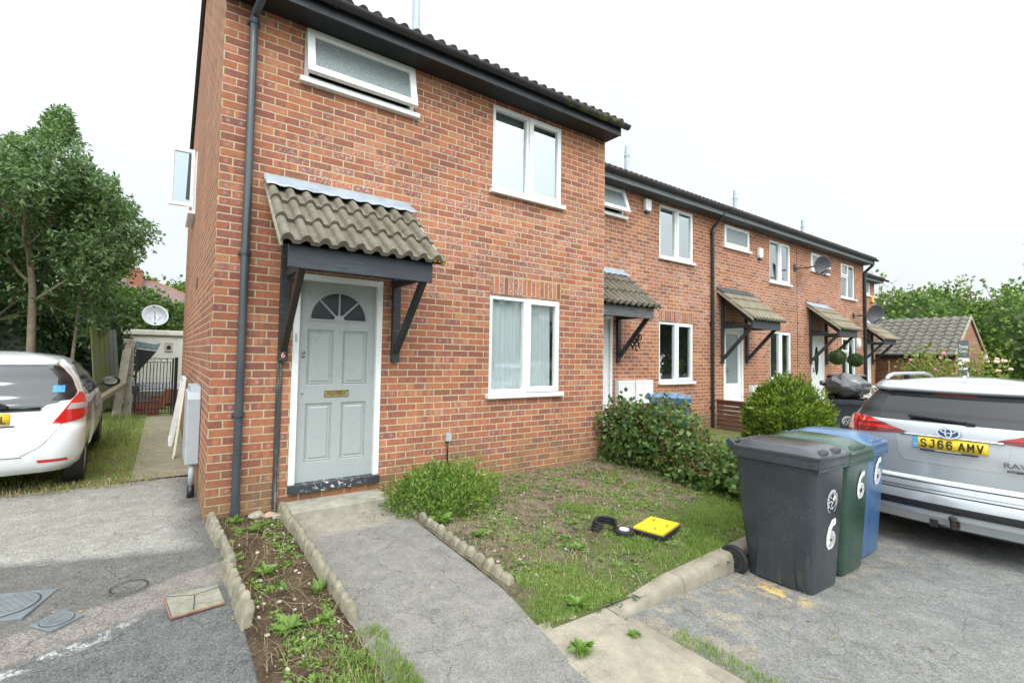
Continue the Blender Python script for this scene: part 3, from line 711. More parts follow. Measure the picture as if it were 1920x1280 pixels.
def house(label, group, W0, W1, Y, D, xf, sc, opts):
    """xf: x of the house's left party wall for placing openings, sc: x scale of openings"""
    X = lambda v: xf + v * sc
    h = empty('terraced_house', (W0, Y, 0), 0, label, 'house', group)
    # parts are given in world coordinates; the parent sits at the house base
    inv = Matrix.Translation((-W0, -Y, 0))
    mirror = opts.get('mirror')
    Lx = (lambda a, b: (X(a), X(b))) if not mirror else (lambda a, b: (X(-b), X(-a)))
    ops = dict(door=(*Lx(.685, 1.598), -.005, 2.078), bath=(*Lx(.705, 1.915), 4.03, 4.56), wu=(*Lx(3.012, 4.19), 3.405, 4.515), wl=(*Lx(3.012, 4.19), .82, 2.068))
    zk = opts.get('zk', 1.)
    for k in ('bath', 'wu'): a, b, c, d = ops[k]; ops[k] = (a, b, c * zk, d * zk)
    holes = list(ops.values())
    w = MB()
    wall_cells(w, W0, W1, -.5, EAVE + .12, holes, lambda a, dd, z: (a, Y + dd, z))
    rid = EAVE + .12 + (D / 2) * .60
    def gable(x, ya=Y, full=True):
        if full: w.poly([(x, Y, -.5), (x, Y + D, -.5), (x, Y + D, EAVE + .12), (x, Y + D / 2, rid), (x, Y, EAVE + .12)])
    gable(W0); gable(W1)
    w.poly([(W0, Y + D, -.5), (W1, Y + D, -.5), (W1, Y + D, EAVE + .12), (W0, Y + D, EAVE + .12)])
    w.build('wall', M['brick'], h, recalc=False)
    i = MB(); e = .12
    for za, zb in ((.0, 2.35), (2.6, 4.62)):
        i.poly([(W0 + e, Y + e, za), (W1 - e, Y + e, za), (W1 - e, Y + D - e, za), (W0 + e, Y + D - e, za)]); i.poly([(W0 + e, Y + e, zb), (W1 - e, Y + e, zb), (W1 - e, Y + D - e, zb), (W0 + e, Y + D - e, zb)])
        i.poly([(W0 + e, Y + 3.2, za), (W1 - e, Y + 3.2, za), (W1 - e, Y + 3.2, zb), (W0 + e, Y + 3.2, zb)])
        for x in (W0 + e, W1 - e, *Lx(2.3, 2.3)[:1]): i.poly([(x, Y + e, za), (x, Y + 3.2, za), (x, Y + 3.2, zb), (x, Y + e, zb)])
    i.build('interior', M['interior'], h, recalc=False)
    # soldier course over the lower window
    s = MB(); a, b = ops['wl'][:2]; s.box(a - .0, b + .02, Y - .004, Y + .08, 2.085, 2.31); s.build('soldier_course', M['soldier'], h)
    # eaves
    ov = .28; x_l, x_r = opts.get('eave', (W0, W1))
    fm, sm = opts.get('fascia', (M['fascia_grey'], M['soffit_grey']))
    f = MB(); f.box(x_l, x_r, Y - ov - .02, Y - ov, EAVE - .012, EAVE + .19); f.build('fascia', fm, h, bevel=.003)
    so = MB(); so.box(x_l, x_r, Y - ov, Y - .003, EAVE, EAVE + .012)
    for x in (x_l, x_r - .018): so.prism([(Y - ov, EAVE + .013), (Y - .0, EAVE + .013), (Y - .0, EAVE + .30), (Y - ov, EAVE + .17)], x, x + .018, M=Matrix(((0, 1, 0, 0), (1, 0, 0, 0), (0, 0, 1, 0), (0, 0, 0, 1))))
    so.build('soffit', sm, h)
    r = MB(); tile_rows(r, x_l - .03, x_r + .03, Y - ov - .05, EAVE + .165, Y + D / 2, rid + .06, opts.get('rows', 14), roll=.034, step=.02, pts=opts.get('tp', 8), seed=3)
    rf = r.build('roof', M['tile_dark'], h, recalc=False)
    b = MB(); b.poly([(x_l, Y - ov, EAVE + .14), (x_r, Y - ov, EAVE + .14), (x_r, Y + D / 2, rid + .03), (x_l, Y + D / 2, rid + .03)]); b.poly([(x_l - .03, Y + D + .3, EAVE + .0), (x_r + .03, Y + D + .3, EAVE + .0), (x_r + .03, Y + D / 2, rid + .06), (x_l - .03, Y + D / 2, rid + .06)])
    b.build('rear_slope', M['tile_dark'], rf, recalc=False)
    g = MB(); g.tube([(x_l - .03, Y + D / 2, rid + .05), (x_r + .03, Y + D / 2, rid + .05)], .11, 10); g.build('ridge_tile', M['tile_dark'], rf)
    gutter(h, x_l - .04, x_r + opts.get('gx', .06), Y, EAVE + .135, M['gutter'], -ov - .075, opts.get('joints', ()))
    # door
    a, b, c, d = ops['door']; fr = MB(); fw = .062
    fr.box(a, a + fw, Y - .012, Y + .08, c + .02, d); fr.box(b - fw, b, Y - .012, Y + .08, c + .02, d); fr.box(a + fw, b - fw, Y - .012, Y + .08, d - fw, d)
    fo = fr.build('door_frame', M['white_paint'] if opts['door'] == 'grey' else M['upvc'], h, bevel=.004)
    t = MB(); t.box(a - .0, b + .0, Y - .05, Y + .09, -.065, .018); t.build('threshold', M['threshold'] if opts['door'] == 'grey' else M['concrete'], h, bevel=.006)
    if opts['door'] == 'grey': six_panel_door(h, a + fw, b - fw, .02, d - fw, Y)
    else: plain_door(h, a + fw, b - fw, .02, d - fw, Y, opts['door'])
    # windows
    wk = opts.get('kind', 'pair')
    window(h, Y + .02, *ops['wl'], wk, M['glass'])
    window(h, Y + .02, *ops['wu'], wk, M['glass_up'], lintel=True)
    window(h, Y + .02, *ops['bath'], 'top', M['glass_frost'], lintel=True, open_deg=opts.get('bath_open', 0))
    # rooms: roller blinds / nets
    if opts.get('blinds', True):
        n = MB(); a, b, c, d = ops['wu']; n.box(a, b, Y + .16, Y + .165, c + (d - c) * opts.get('blind_h', .55), d); n.build('blind', M['blind'], h)
    canopy(h, *(Lx(.385, 1.89)), Y, .80, 2.90, 2.20, opts.get('tile', M['tile']), opts.get('cf', M['black_wood']), opts.get('flash', M['lead']), xs=sc, flash_w=opts.get('flash_w', 0), verge=opts.get('verge'), beam_mat=opts.get('beam'))
    for f_ in opts.get('flues', ()): flue(h, *f_)
    for ch in h.children: ch.matrix_parent_inverse = inv
    return h, ops
# ================================================================== THE TERRACE
FD = (M['fascia_dark'], M['soffit_dark'])
G5 = 'brick terraced houses in a row'
H6, O6 = house('nearest red brick end-terrace house with pale grey-green panelled front door', G5, 0., 5.08, 0., 7.0, 0., 1., dict(door='grey', bath_open=13, eave=(-.03, 5.09), fascia=FD, cf=M['slate_wood'], gx=.09, tp=12, rows=16,
    joints=(.9, 2.55, 4.02), flues=((2.37, 1.0, 5.3, 7.1),), verge=M['mortar_edge'], beam=None, blind_h=.86))
H2, O2 = house('set-back brick terraced house with potted plants in its lower window', G5, 5.09, 10.03, 1.2, 7.0, 5.055, 1., dict(door='slim', bath_open=18, eave=(5.085, 10.03), gx=0, cf=M['worn_wood'],
    joints=(6.25, 8.1), flues=((8.25, 2.2, 5.0, 6.12),), blind_h=.88, rows=12))
H3, O3 = house('brick terraced house whose front door is half frosted glass and half white panel', G5, 10.035, 14.23, 1.2, 7.0, 9.83, .95, dict(door='half', gx=0, zk=.99, cf=M['slate_wood'], tile=M['tile_clean'], flash=M['lead_dark'], verge=M['mortar_edge'],
    beam=M['black_wood'], flues=((12.5, 2.0, 5., 5.95),), blinds=False, rows=10))
H4, O4 = house('brick terraced house with oval-paned white door and two topiary balls at its porch', G5, 14.235, 19.13, 1.2, 7.0, 14.45, .93, dict(door='oval', gx=.05, zk=.98, eave=(14.235, 19.15), cf=M['slate_wood'], tile=M['tile_clean'], verge=M['mortar_edge'], beam=M['black_wood'],
    flues=((16.6, 2.0, 5., 5.85),), kind='triple', blinds=False, rows=10))
H5, O5 = house('farthest brick terraced house, set back again, with yellow alarm box', G5, 19.15, 24.1, 2.4, 7.0, 24.25, 1., dict(door='slim', mirror=True, eave=(19.16, 24.15), gx=.3, cf=M['slate_wood'], tile=M['tile_clean'], verge=M['mortar_edge'], beam=M['black_wood'], blinds=False, rows=9))

MJ = MB(); MJ.box(14.224, 14.236, 1.193, 1.199, -.3, 4.55)
def hpart(h, o):
    if o.parent is None: o.parent = h
    o.matrix_parent_inverse = Matrix.Translation(-h.location) ; return o
hpart(H3, MJ.build('movement_joint', M['pipe_black'], H3))
# downpipes
dp = downpipe(H6, .235, 0., 4.42, -.25, M['pipe'], .036, -.345, clips=(4.36, 2.18, .70), zg=4.64); hpart(H6, dp)
c = MB(); c.cyl((.235, -.055, -.24), (.235, -.055, -.10), .041, 14); hpart(H6, c.build('pipe_socket', M['pipe'], H6, smooth=False))
dp = downpipe(H2, 9.95, 1.2, 4.28, -.3, M['pipe_black'], .036, -.345, clips=(4.15, 2.1, .2), zg=4.64); hpart(H2, dp)
dp = downpipe(H4, 19.04, 1.2, 4.28, -.3, M['pipe_black'], .045, -.345, clips=(2.1,), zg=4.64); hpart(H4, dp)
# roof fixings and small parts of house six
v = MB(); v.box(-.005, .035, -.055, 7.05, 4.50, 4.50)
v = MB()
for (ya, za, yb, zb) in ((-.33, 4.66, 3.5, 6.86), (3.5, 6.86, 7.25, 4.66)):
    v.bar((-.018, ya, za - .05), (-.018, yb, zb - .05), .03, .11)
hpart(H6, v.build('bargeboard', M['soffit_dark'], H6))
s = MB(); s.box(.548, .600, -.022, -.004, -.2, 1.20); hpart(H6, s.build('timber_strip', M['strip_wood'], H6, bevel=.003))
n6 = text('house_number', '6', .075, simple('salmon number paint', (.62, .33, .27), .5), H6, frame_M((.592, -.060, 1.268), (1, 0, 0), (0, 0, 1)), ext=.002, offset=.002, sx=1.)
hpart(H6, n6)
db = MB(); db.box(.707, .725, -.020, -.012, 1.40, 1.48); hpart(H6, db.build('doorbell', M['grey_plastic'], H6, bevel=.003))
lc = MB()
for i in range(26):
    a = (1.80 + random.uniform(-.07, .07), -.83 + random.uniform(-.05, .07)); r = random.uniform(.006, .022)
    lc.lathe([(r, 0), (r * .8, .005), (.001, .008)], M=Matrix.Translation((a[0], a[1], 2.222 + (a[1] + .83) * .92 + random.uniform(.0, .02))) @ Matrix.Rotation(R_(-42), 4, 'X'), seg=8)
hpart(H6, lc.build('lichen', M['lichen'], H6))
# step, brickwork under the threshold is the wall itself
b = MB(); b.box(.648, 1.60, -.36, -.004, -.30, -.135); st = b.build('doorstep', M['concrete'], None, bevel=.012); tag(st, 'pale concrete doorstep slab below the grey front door', 'step')
# meter cabinet on the gable
mc = empty('meter_cabinet', (0, 1.2, 0), 0, 'grey plastic utility meter box with pipe on the gable wall', 'meter box')
b = MB(); b.prism([(.90, .12), (1.55, .12), (1.55, .79), (1.50, .86), (.94, .86), (.90, .79)], -.125, -.004, M=Matrix(((0, 1, 0, 0), (1, 0, 0, -1.2), (0, 0, 1, 0), (0, 0, 0, 1)))); b.build('box', M['grey_plastic'], mc, bevel=.01)
b = MB(); b.prism([(.93, .80), (1.52, .80), (1.49, .92), (.97, .92)], -.10, -.003, M=Matrix(((0, 1, 0, 0), (1, 0, 0, -1.2), (0, 0, 1, 0), (0, 0, 0, 1)))); b.build('hood', M['lead'], mc, bevel=.006)
b = MB(); b.cyl((-.06, -.24, -.10), (-.06, -.24, .12), .028, 12); b.build('pipe', M['grey_plastic'], mc, smooth=True)
b = MB(); b.cyl((-.06, -.24, -.26), (-.06, -.24, -.10), .034, 12); b.build('pipe_end', M['black_plastic'], mc, smooth=True)
# open casement on the gable
gw = MB(); gw.box(-.012, .02, 4.15, 5.15, 3.55, 4.55)
f = hpart(H6, gw.build('window', M['upvc'], H6, bevel=.004))
c = MB(); Mx = Matrix.Translation((-.02, 4.18, 0)) @ Matrix.Rotation(R_(-4), 4, 'Z')
for q in ((-.34, -.29, 3.62, 4.56), (-.06, -.01, 3.62, 4.56), (-.29, -.06, 3.62, 3.68), (-.29, -.06, 4.50, 4.56)): c.box(q[0], q[1], -.03, .03, q[2], q[3], M=Mx)
c.build('casement', M['upvc'], f, bevel=.005)
c = MB(); quad(c, -.29, -.06, 0, 3.68, 4.50, Mx); c.build('pane', glass_mat('bluish side glass', (.70, .82, .85), 1.5), f, recalc=False)
c = MB(); c.box(-.10, .0, 4.1, 5.2, 3.50, 3.545); c.build('sill', M['upvc'], f)
v = MB(); v.box(-.006, .0, 2.55, 2.67, 2.12, 2.28)
hpart(H6, v.build('air_brick', M['black_plastic'], H6))
# cable box by the lower window
jb = empty('junction_box', (2.44, 0, .3), 0, 'small pale grey cable box low on the brick wall above the clipped shrub', 'cable box')
b = MB(); b.box(-.035, .035, -.045, -.003, -.005, .085); b.build('box', M['grey_plastic'], jb, bevel=.006)
b = MB(); b.tube([(-.005, -.02, .0), (-.006, -.02, -.12), (.0, -.02, -.22), (-.01, -.03, -.5)], .009, 8); b.build('cable', M['black_plastic'], jb, smooth=True)

# net curtains in the lower window of house six
def net_curtain(x0, x1, zb, zt, y, fold, label, flare=0):
    n = 90; rows = []
    for j in range(14):
        k = j / 13; z = zt + (zb - zt) * k; row = []
        for i in range(n + 1):
            u = i / n; x = x0 + (x1 - x0) * u + flare * k * (u - .5)
            row.append((x, y + .018 * math.sin(u * fold * 6.28 + 1.3 * math.sin(u * 9)) * (.25 + .75 * k) + .012 * mnoise.noise(Vector((x * 6, z * 1.5, 0))), z))
        rows.append(row)
    o = MB().grid(rows).build('net_curtain', M['net'], None, smooth=True, recalc=False); tag(o, label, 'curtain', 'net curtains behind the ground-floor window of the nearest house'); return o
net_curtain(3.03, 3.60, .84, 2.03, .105, 8, 'white net curtain behind the left pane of the nearest house')
net_curtain(3.64, 4.10, .84, 2.0, .105, 6, 'white net curtain behind the right casement of the nearest house', .05)

# alarm boxes, dishes, lamps
def alarm(loc, label, mat, s=1.):
    a = empty('alarm_box', loc, 0, label, 'alarm box', 'alarm boxes on the house fronts')
    b = MB(); b.prism([(-.07 * s, -.12 * s), (.07 * s, -.12 * s), (.09 * s, -.06 * s), (.09 * s, .12 * s), (-.09 * s, .12 * s), (-.09 * s, -.06 * s)], -.08, -.003); b.build('cover', mat, a, bevel=.012)
    b = MB(); b.box(-.05 * s, .05 * s, -.07, -.004, -.15 * s, -.125 * s); b.build('base', M['lead_dark'], a)
alarm((7.62, 1.2, 4.38), 'white alarm box between the upper windows of the second house', M['upvc'])
alarm((12.12, 1.2, 4.02), 'white rounded alarm box between the upper windows of the third house', M['upvc'], 1.05)
alarm((23.72, 2.4, 3.9), 'yellow alarm box high on the farthest house', simple('yellow alarm cover', (.75, .48, .08), .5), 1.2)
def dish(loc, yaw, tilt, r, label, mat, arm, wall_dy, rings=False):
    d = empty('satellite_dish', loc, 0, label, 'satellite dish', 'satellite dishes')
    Mx = Matrix.Rotation(yaw, 4, 'Z') @ Matrix.Rotation(tilt, 4, 'X')
    rows = []
    for j in range(9):
        rr = r * j / 8 + 1e-4
        rows.append([Mx @ Vector((rr * math.cos(t * .2618), -.35 * r + (rr * rr) / (4 * r * .62) * -1 + .35 * r, rr * 1.08 * math.sin(t * .2618))) for t in range(24)])
    o = MB().grid(rows, closed=True).build('reflector', mat, d, smooth=True, recalc=False); s = o.modifiers.new('s', 'SOLIDIFY'); s.thickness = .008
    b = MB()
    if arm:
        b.bar(Mx @ Vector((0, .03, -r)), Mx @ Vector((0, -r * 1.25, -r * .45)), .025, .025); b.build('arm', M['dark_metal'], d)
        c = MB(); c.cyl(Mx @ Vector((0, -r * 1.15, -r * .47)), Mx @ Vector((0, -r * 1.45, -r * .35)), .032, 12); c.build('receiver', M['grey_plastic'], d)
        c = MB(); c.tube([Mx @ Vector((0, .02, 0)), Vector((-.12, wall_dy * .6, -.03)), Vector((-.32, wall_dy * .85, -.05)), Vector((-.36, wall_dy - .004, -.05))], .02, 8); c.box(-.42, -.30, wall_dy - .02, wall_dy - .003, -.13, .05); c.build('bracket', M['dark_metal'], d)
    return d, Mx
dish((14.45, .72, 3.92), R_(-28), R_(8), .25, 'dark satellite dish covering the small upper window of the fourth house', M['sat_grey'], True, .48)
dish((18.55, .78, 2.85), R_(-35), R_(6), .29, 'dark satellite dish by the downpipe where the terrace steps back', M['sat_grey'], True, .42)

# second house: door steps, meter boxes, plants in the window, ornament
for (x, z, w, lab) in ((6.95, .72, .46, 'white meter box low on the wall, left one behind the bramble hedge'), (7.48, .72, .52, 'white meter box just below the plant window')):
    m = empty('meter_box', (x, 1.2, z), 0, lab, 'meter box', 'white meter boxes on the terrace wall'); b = MB(); b.box(-w / 2, w / 2, -.11, -.003, -.32, .15); b.build('cabinet', M['upvc'], m, bevel=.008)
    b = MB(); frame_boxes(b, -w / 2 + .03, w / 2 - .03, -.29, .12, -.116, -.11, .012); b.build('door_rim', M['white_paint'], m)
for (x, y, z, w, lab) in ((17.0, 1.2, .62, .5, 'white meter box under the lower window of the fourth house'), (16.35, 1.2, .62, .45, 'white meter box beside the white door of the fourth house'), (11.85, 1.2, .55, .5, 'white meter box of the third house, half behind the round conifer')):
    m = empty('meter_box', (x, y, z), 0, lab, 'meter box', 'white meter boxes on the terrace wall'); b = MB(); b.box(-w / 2, w / 2, -.11, -.003, -.32, .13); b.build('cabinet', M['upvc'], m, bevel=.008)
    b = MB(); frame_boxes(b, -w / 2 + .03, w / 2 - .03, -.29, .10, -.116, -.11, .012); b.build('door_rim', M['white_paint'], m)
LF_POT = leaf_mat('pot plant leaves', [(0, (.03, .07, .015)), (1, (.10, .17, .05))])
M['terracotta'] = simple('terracotta', (.52, .20, .08), .8)
def pot_plant(loc, label, orchid):
    p = empty('potted_plant', loc, 0, label, 'potted plant', 'plants on the window sill of the second house')
    b = MB(); b.lathe([(.065, 0), (.088, .15), (.098, .155), (.098, .19), (.085, .19), (.08, .17)], seg=20); auto_smooth(b.build('pot', M['terracotta'] if not orchid else M['upvc'], p), 40)
    n = 150; C = np.array([[0, 0, .19]]) + rng.normal(0, .05, (n, 3)) * [1, .6, .3]; D = rand_dir(n) * [1, .6, .5] + [0, 0, .7]
    if not orchid: C = np.array([[0, 0, .34]]) + rng.normal(0, 1, (n, 3)) * [.10, .06, .10]
    V, F = leaves(C, D, rand_dir(n), rng.uniform(.08, .16, n), rng.uniform(.014, .024, n)); np_mesh('foliage', V, F, LF_POT, p)
    if orchid:
        s = MB(); s.tube([(0, 0, .18), (.02, 0, .40), (.06, -.02, .52), (.10, -.03, .50)], .005, 6); s.build('stem', LF_POT, p)
        n = 46; C = np.array([[.05, -.02, .46]]) + rng.normal(0, 1, (n, 3)) * [.055, .03, .075]; V, F = leaves(C, rand_dir(n), rand_dir(n), rng.uniform(.05, .07, n), .026 * np.ones(n)); np_mesh('blossom', V, F, M['white_paint'], p)
sh = MB(); sh.box(8.02, 9.2, 1.3, 1.55, .775, .80); hpart(H2, sh.build('window_board', M['upvc'], H2))
pot_plant((8.30, 1.42, .80), 'white orchid in bloom behind the left pane of the second house', True)
pot_plant((8.92, 1.42, .80), 'leafy plant in a terracotta pot behind the right pane of the second house', False)
b = MB(); b.box(8.02, 8.2, 1.9, 1.95, .80, 1.38); tv = b.build('television', M['fan_glass'], None, bevel=.005); tag(tv, 'dark screen standing inside the left edge of the plant window', 'television')
# small iron ornament on the porch brace of the second house
def ironwork(loc, label, s=1.):
    o = MB()
    for (cx, cz, a0, a1, r) in ((0, 0, 0, 300, .06), (.10, .09, 90, 400, .05), (-.08, -.03, 180, 460, .045), (.05, -.10, 0, 270, .05)):
        o.tube([(cx * s + r * s * math.cos(R_(t)), 0, cz * s + r * s * math.sin(R_(t))) for t in range(a0, a1 + 1, 20)], .012 * s, 6)
    for (a, b) in (((-.1, -.12), (.12, .14)), ((-.06, .08), (.1, -.04))): o.bar((a[0] * s, 0, a[1] * s), (b[0] * s, 0, b[1] * s), .03 * s, .012)
    q = o.build('ornament', M['iron'], None); q.location = loc; tag(q, label, 'ornament')
ironwork((7.02, .95, 1.60), 'black scroll ornament beside the porch brace of the second house', 1.1)

# topiary balls and lantern of the fourth house
LF_TOP = leaf_mat('topiary', [(0, (.03, .06, .02)), (1, (.12, .19, .08))])
def topiary(loc, r, label):
    t = empty('topiary_ball', loc, 0, label, 'topiary ball', 'topiary balls hanging at the fourth house')
    n = 1500; D = rand_dir(n); C = D * r * rng.uniform(.86, 1., (n, 1)); V, F = leaves(C, D + rand_dir(n) * .8, rand_dir(n), .035 * np.ones(n), .012 * np.ones(n)); np_mesh('foliage', V, F, LF_TOP, t)
    b = MB(); b.lathe([(r * .9 * math.sin(math.pi * k / 10) + .001, -r * .9 * math.cos(math.pi * k / 10)) for k in range(11)], seg=16); b.build('core', LF_TOP, t, smooth=True)
    b = MB(); b.tube([(0, 0, r), (0, 0, 2.05 - loc[2])], .004, 5); b.build('chain', M['iron'], t)
topiary((14.72, .42, 1.42), .19, 'round green topiary ball hanging nearer the oval-paned door')
topiary((15.95, .42, 1.36), .18, 'round green topiary ball hanging in front of the lower window of the fourth house')
def bulkhead(loc, label):
    w = empty('wall_light', loc, 0, label, 'wall light'); b = MB(); b.lathe([(.11, 0), (.11, .05), (.09, .08), (.04, .10)], M=frame_M((0, -.003, 0), (1, 0, 0), (0, 0, 1)) @ Matrix.Diagonal((.75, 1.5, 1, 1)), seg=20); auto_smooth(b.build('diffuser', M['upvc'], w), 40)
    b = MB(); b.box(-.10, .10, -.02, -.003, -.19, .19); b.build('backplate', M['grey_plastic'], w, bevel=.02)
bulkhead((18.5, 1.2, 1.92), 'white oval bulkhead lamp beside the far downpipe')
b = MB(); b.lathe([(.03, -.02), (.05, 0), (.06, .10), (.03, .13)], seg=10); q = b.build('porch_light', M['white_paint'], None); q.location = (10.9, .95, 2.36); tag(q, 'small white lamp under the porch roof of the third house', 'lamp')
# ================================================================== THE GROUND
def struct(o): o['kind'] = 'structure'; return o
def roadz(x, y): return Rz(x) - .0
def base_z(x, y):
    d = math.hypot(x - 3, y); far = max(0, d - 40) * .0
    if y > 1.0: b = Gz(x, y) - .03
    elif x < .08: b = Gz(x, max(y, -9)) - .03
    else: b = min(Gz(x, max(y, -6)), -.30) - .22
    if x > 5 and y < 1.0: b = -.62
    if y < -6: b = -.75
    return b
g = MB()
xs = sorted({*np.linspace(-30, 60, 61).tolist(), -600, -250, -100, -50, 90, 150, 300, 600, .0799, .0801, 5.0}); ys = sorted({*np.linspace(-12, 40, 53).tolist(), -600, -250, -100, -40, 60, 100, 200, 400, 700, .99, 1.01})
g.grid([[(x, y, base_z(x, y)) for x in xs] for y in ys]); struct(g.build('ground', M['turf'], None, recalc=False))
def nz(x, y, s, a): return a * mnoise.noise(Vector((x * s, y * s, 0)))
s = MB(); s.sheet(-14, .099, -9, 2.02, 90, 90, lambda x, y: Gz(x, y) - .006 + nz(x, y, 2.2, .006) - (.02 if x < -9 else 0)); struct(s.build('driveway', M['drive'], None, smooth=True, recalc=False))
s = MB(); s.sheet(-.60, -.002, 2.0, 8.9, 14, 60, lambda x, y: Gz(x, y) + .012 + nz(x, y, 1.5, .008) - .006 * (abs(y % .92 - .46) > .445)); struct(s.build('side_path', M['sideconc'], None, recalc=False))
# front path, right edge flares slightly towards the street
def path_r(y): return 1.64 if y > -2.2 else 1.64 - .13 * min((-2.2 - y) / .8, 1)
def path_l(y): return .615 if y > -2.3 else .615 - .03 * (-2.3 - y)
rows = []
for y in np.linspace(-.3, -3.0, 40): rows.append([(path_l(y) + (path_r(y) - path_l(y)) * k / 20, y, Gz(0, y) + .006 + nz(k, y, .9, .004)) for k in range(21)])
s = MB(); s.grid(rows); struct(s.build('path', M['path'], None, smooth=True, recalc=False))
rows = []
for y in np.linspace(-2.99, -9, 50): rows.append([(path_l(y) + (1.49 + .03 * nz(y, 0, 3, 1) - path_l(y)) * k / 20, y, Gz(0, y) + .006 if y > -4 else Gz(0, -4) + .006) for k in range(21)])
s = MB(); s.grid(rows); struct(s.build('path_front', M['path'], None, smooth=True, recalc=False))
# pale concrete apron between path and road
def apz(x, y): return Gz(0, max(y, -4)) + .002 - .02 * max(0, x - 1.5)
s = MB(); s.sheet(1.46, 2.10, -9, -2.66, 8, 40, apz); struct(s.build('pavement', M['apron'], None, recalc=False))
# road (parking court)
def rdz(x, y): return (Rz(x) if y < 0 else Rz(x)) + nz(x, y, 1.2, .004)
s = MB(); s.sheet(2.16, 60, -30, -2.78, 200, 60, rdz); s.sheet(5.3, 60, -2.78, -1.0, 100, 4, lambda x, y: rdz(x, y)); struct(s.build('road', M['road'], None, smooth=True, recalc=False))
# beds and lawn
def bed_z(x, y): return Gz(x, max(y, -3.4)) + .010 + nz(x, y, 6, .012) + nz(x, y, 22, .008)
s = MB(); s.sheet(.085, .62, -3.6, -.004, 40, 180, bed_z); struct(s.build('soil_bed', M['soil'], None, smooth=True, recalc=False))
def lawn_z(x, y):
    k = min(max((-y - 2.2) / .5, 0), 1)
    return Gz(x, y) + .015 + nz(x, y, 3, .02) + nz(x, y, 12, .008) - .02 * k
def lawn_mat():
    t = NT('patchy lawn ground'); P = t.pos(); x, y, z = t.sep(P)[:3]; n = t.noise(P, 4.5, 7, .75); n2 = t.noise(P, 70., 5, .75)
    g_ = t.mr(t.math('ADD', t.math('MULTIPLY', t.math('SUBTRACT', n, .5), 3.6), t.math('ADD', t.math('MULTIPLY_ADD', y, -.5, -.35), t.math('MULTIPLY', t.math('SUBTRACT', x, 3.6), .10))), .35, .75)
    c = t.mix(g_, t.ramp(t.noise(P, 9., 6, .7), [(.35, (.10, .072, .048)), (.6, (.27, .22, .16))]), (.12, .15, .05))
    f = t.mr(n2, .25, .75, .5, 1.5); c = t.mix(1., c, t.comb(f, f, f), 'MULTIPLY'); t.set(col=c, rough=.97, spec=.1); t.bump(n2, 1., .02); return t.m
M['lawn'] = lawn_mat()
rows = []
for y in np.linspace(-.003, -2.73, 90):
    x0 = max(path_r(y) - .004, 0); rows.append([(x0 + (5.35 - x0) * k / 110, y, lawn_z(x0 + (5.35 - x0) * k / 110, y)) for k in range(111)])
s = MB(); s.grid(rows); struct(s.build('lawn', M['lawn'], None, smooth=True, recalc=False))
s = MB(); s.sheet(5.30, 24, -1.2, 1.196, 120, 20, lambda x, y: -.24 + nz(x, y, 2, .02) + .02 * min(y, 0)); s.sheet(5.09, 5.33, -.3, 1.196, 4, 8, lambda x, y: -.235 + nz(x, y, 2, .02)); struct(s.build('front_gardens', M['turf'], None, smooth=True, recalc=False))
s = MB(); s.sheet(-14, -.60, 1.98, 9.5, 70, 50, lambda x, y: Gz(x, y) + .004 + nz(x, y, 3, .015)); struct(s.build('grass_verge', M['turf'], None, smooth=True, recalc=False))

# kerbs: each kerbstone its own thing
kerb_c = [(6.3, -2.60), (5.55, -2.66), (4.65, -2.71), (3.75, -2.755), (2.86, -2.795), (2.12, -2.84)]
KG = 'kerbstones edging the front lawn'
labs = ['kerbstone behind the blue bin, next to the silver car', 'kerbstone hidden mostly behind the green and blue bins', 'kerbstone behind the wheel of the dark grey bin', 'long raised kerbstone between bare road and lawn grass', 'sloping kerbstone that drops to the pavement corner']
for i in range(5):
    (xa, ya), (xb, yb) = kerb_c[i], kerb_c[i + 1]
    ta = -.285 if i < 4 else -.290; tb = -.285 if i < 3 else (-.292 if i == 3 else -.338)
    d = Vector((xb - xa, yb - ya, 0)).normalized(); nrm = Vector((-d.y, d.x, 0))
    if nrm.y < 0: nrm = -nrm
    k = MB(); N = 10; rows = []
    for j in range(N + 1):
        u = j / N; px, py = xa + (xb - xa) * (.004 + .992 * u), ya + (yb - ya) * (.004 + .992 * u); top = ta + (tb - ta) * (u * u * (3 - 2 * u)) + nz(px, py, 3, .003)
        prof = [(-.005, -.55), (-.0, top - .06), (.012, top - .018), (.03, top - .002), (.125, top), (.13, top - .01), (.13, -.55)]
        rows.append([(px + nrm.x * a, py + nrm.y * a, z) for a, z in prof])
    k.grid(rows); m0 = len(rows[0])
    k.face(list(range(m0))[::-1]); k.face([N * m0 + q for q in range(m0)])
    o = k.build('kerbstone', M['kerb'], None); auto_smooth(o, 50); tag(o, labs[i], 'kerbstone', KG)
for i, (ya, yb, lab) in enumerate(((-2.86, -3.72, 'flush dropped kerbstone at the pavement corner'), (-3.725, -4.6, 'flush dropped kerbstone nearest the bottom edge of the photo'))):
    k = MB(); k.box(2.09, 2.20, yb, ya, -.6, Rz(2.1) + .012); o = k.build('kerbstone', M['kerb'], None, bevel=.012); tag(o, lab, 'kerbstone', KG)
k = MB(); k.prism([(1.93, -2.98), (2.12, -2.98), (2.12, -2.83), (1.97, -2.80)], 0, 1, M=Matrix(((1, 0, 0, 0), (0, 0, 1, 0), (0, .06, 0, -.40), (0, 0, 0, 1)))); o = k.build('kerbstone', M['kerb'], None, bevel=.008); tag(o, 'small flush corner kerb block where lawn, path and road meet', 'kerbstone', KG)

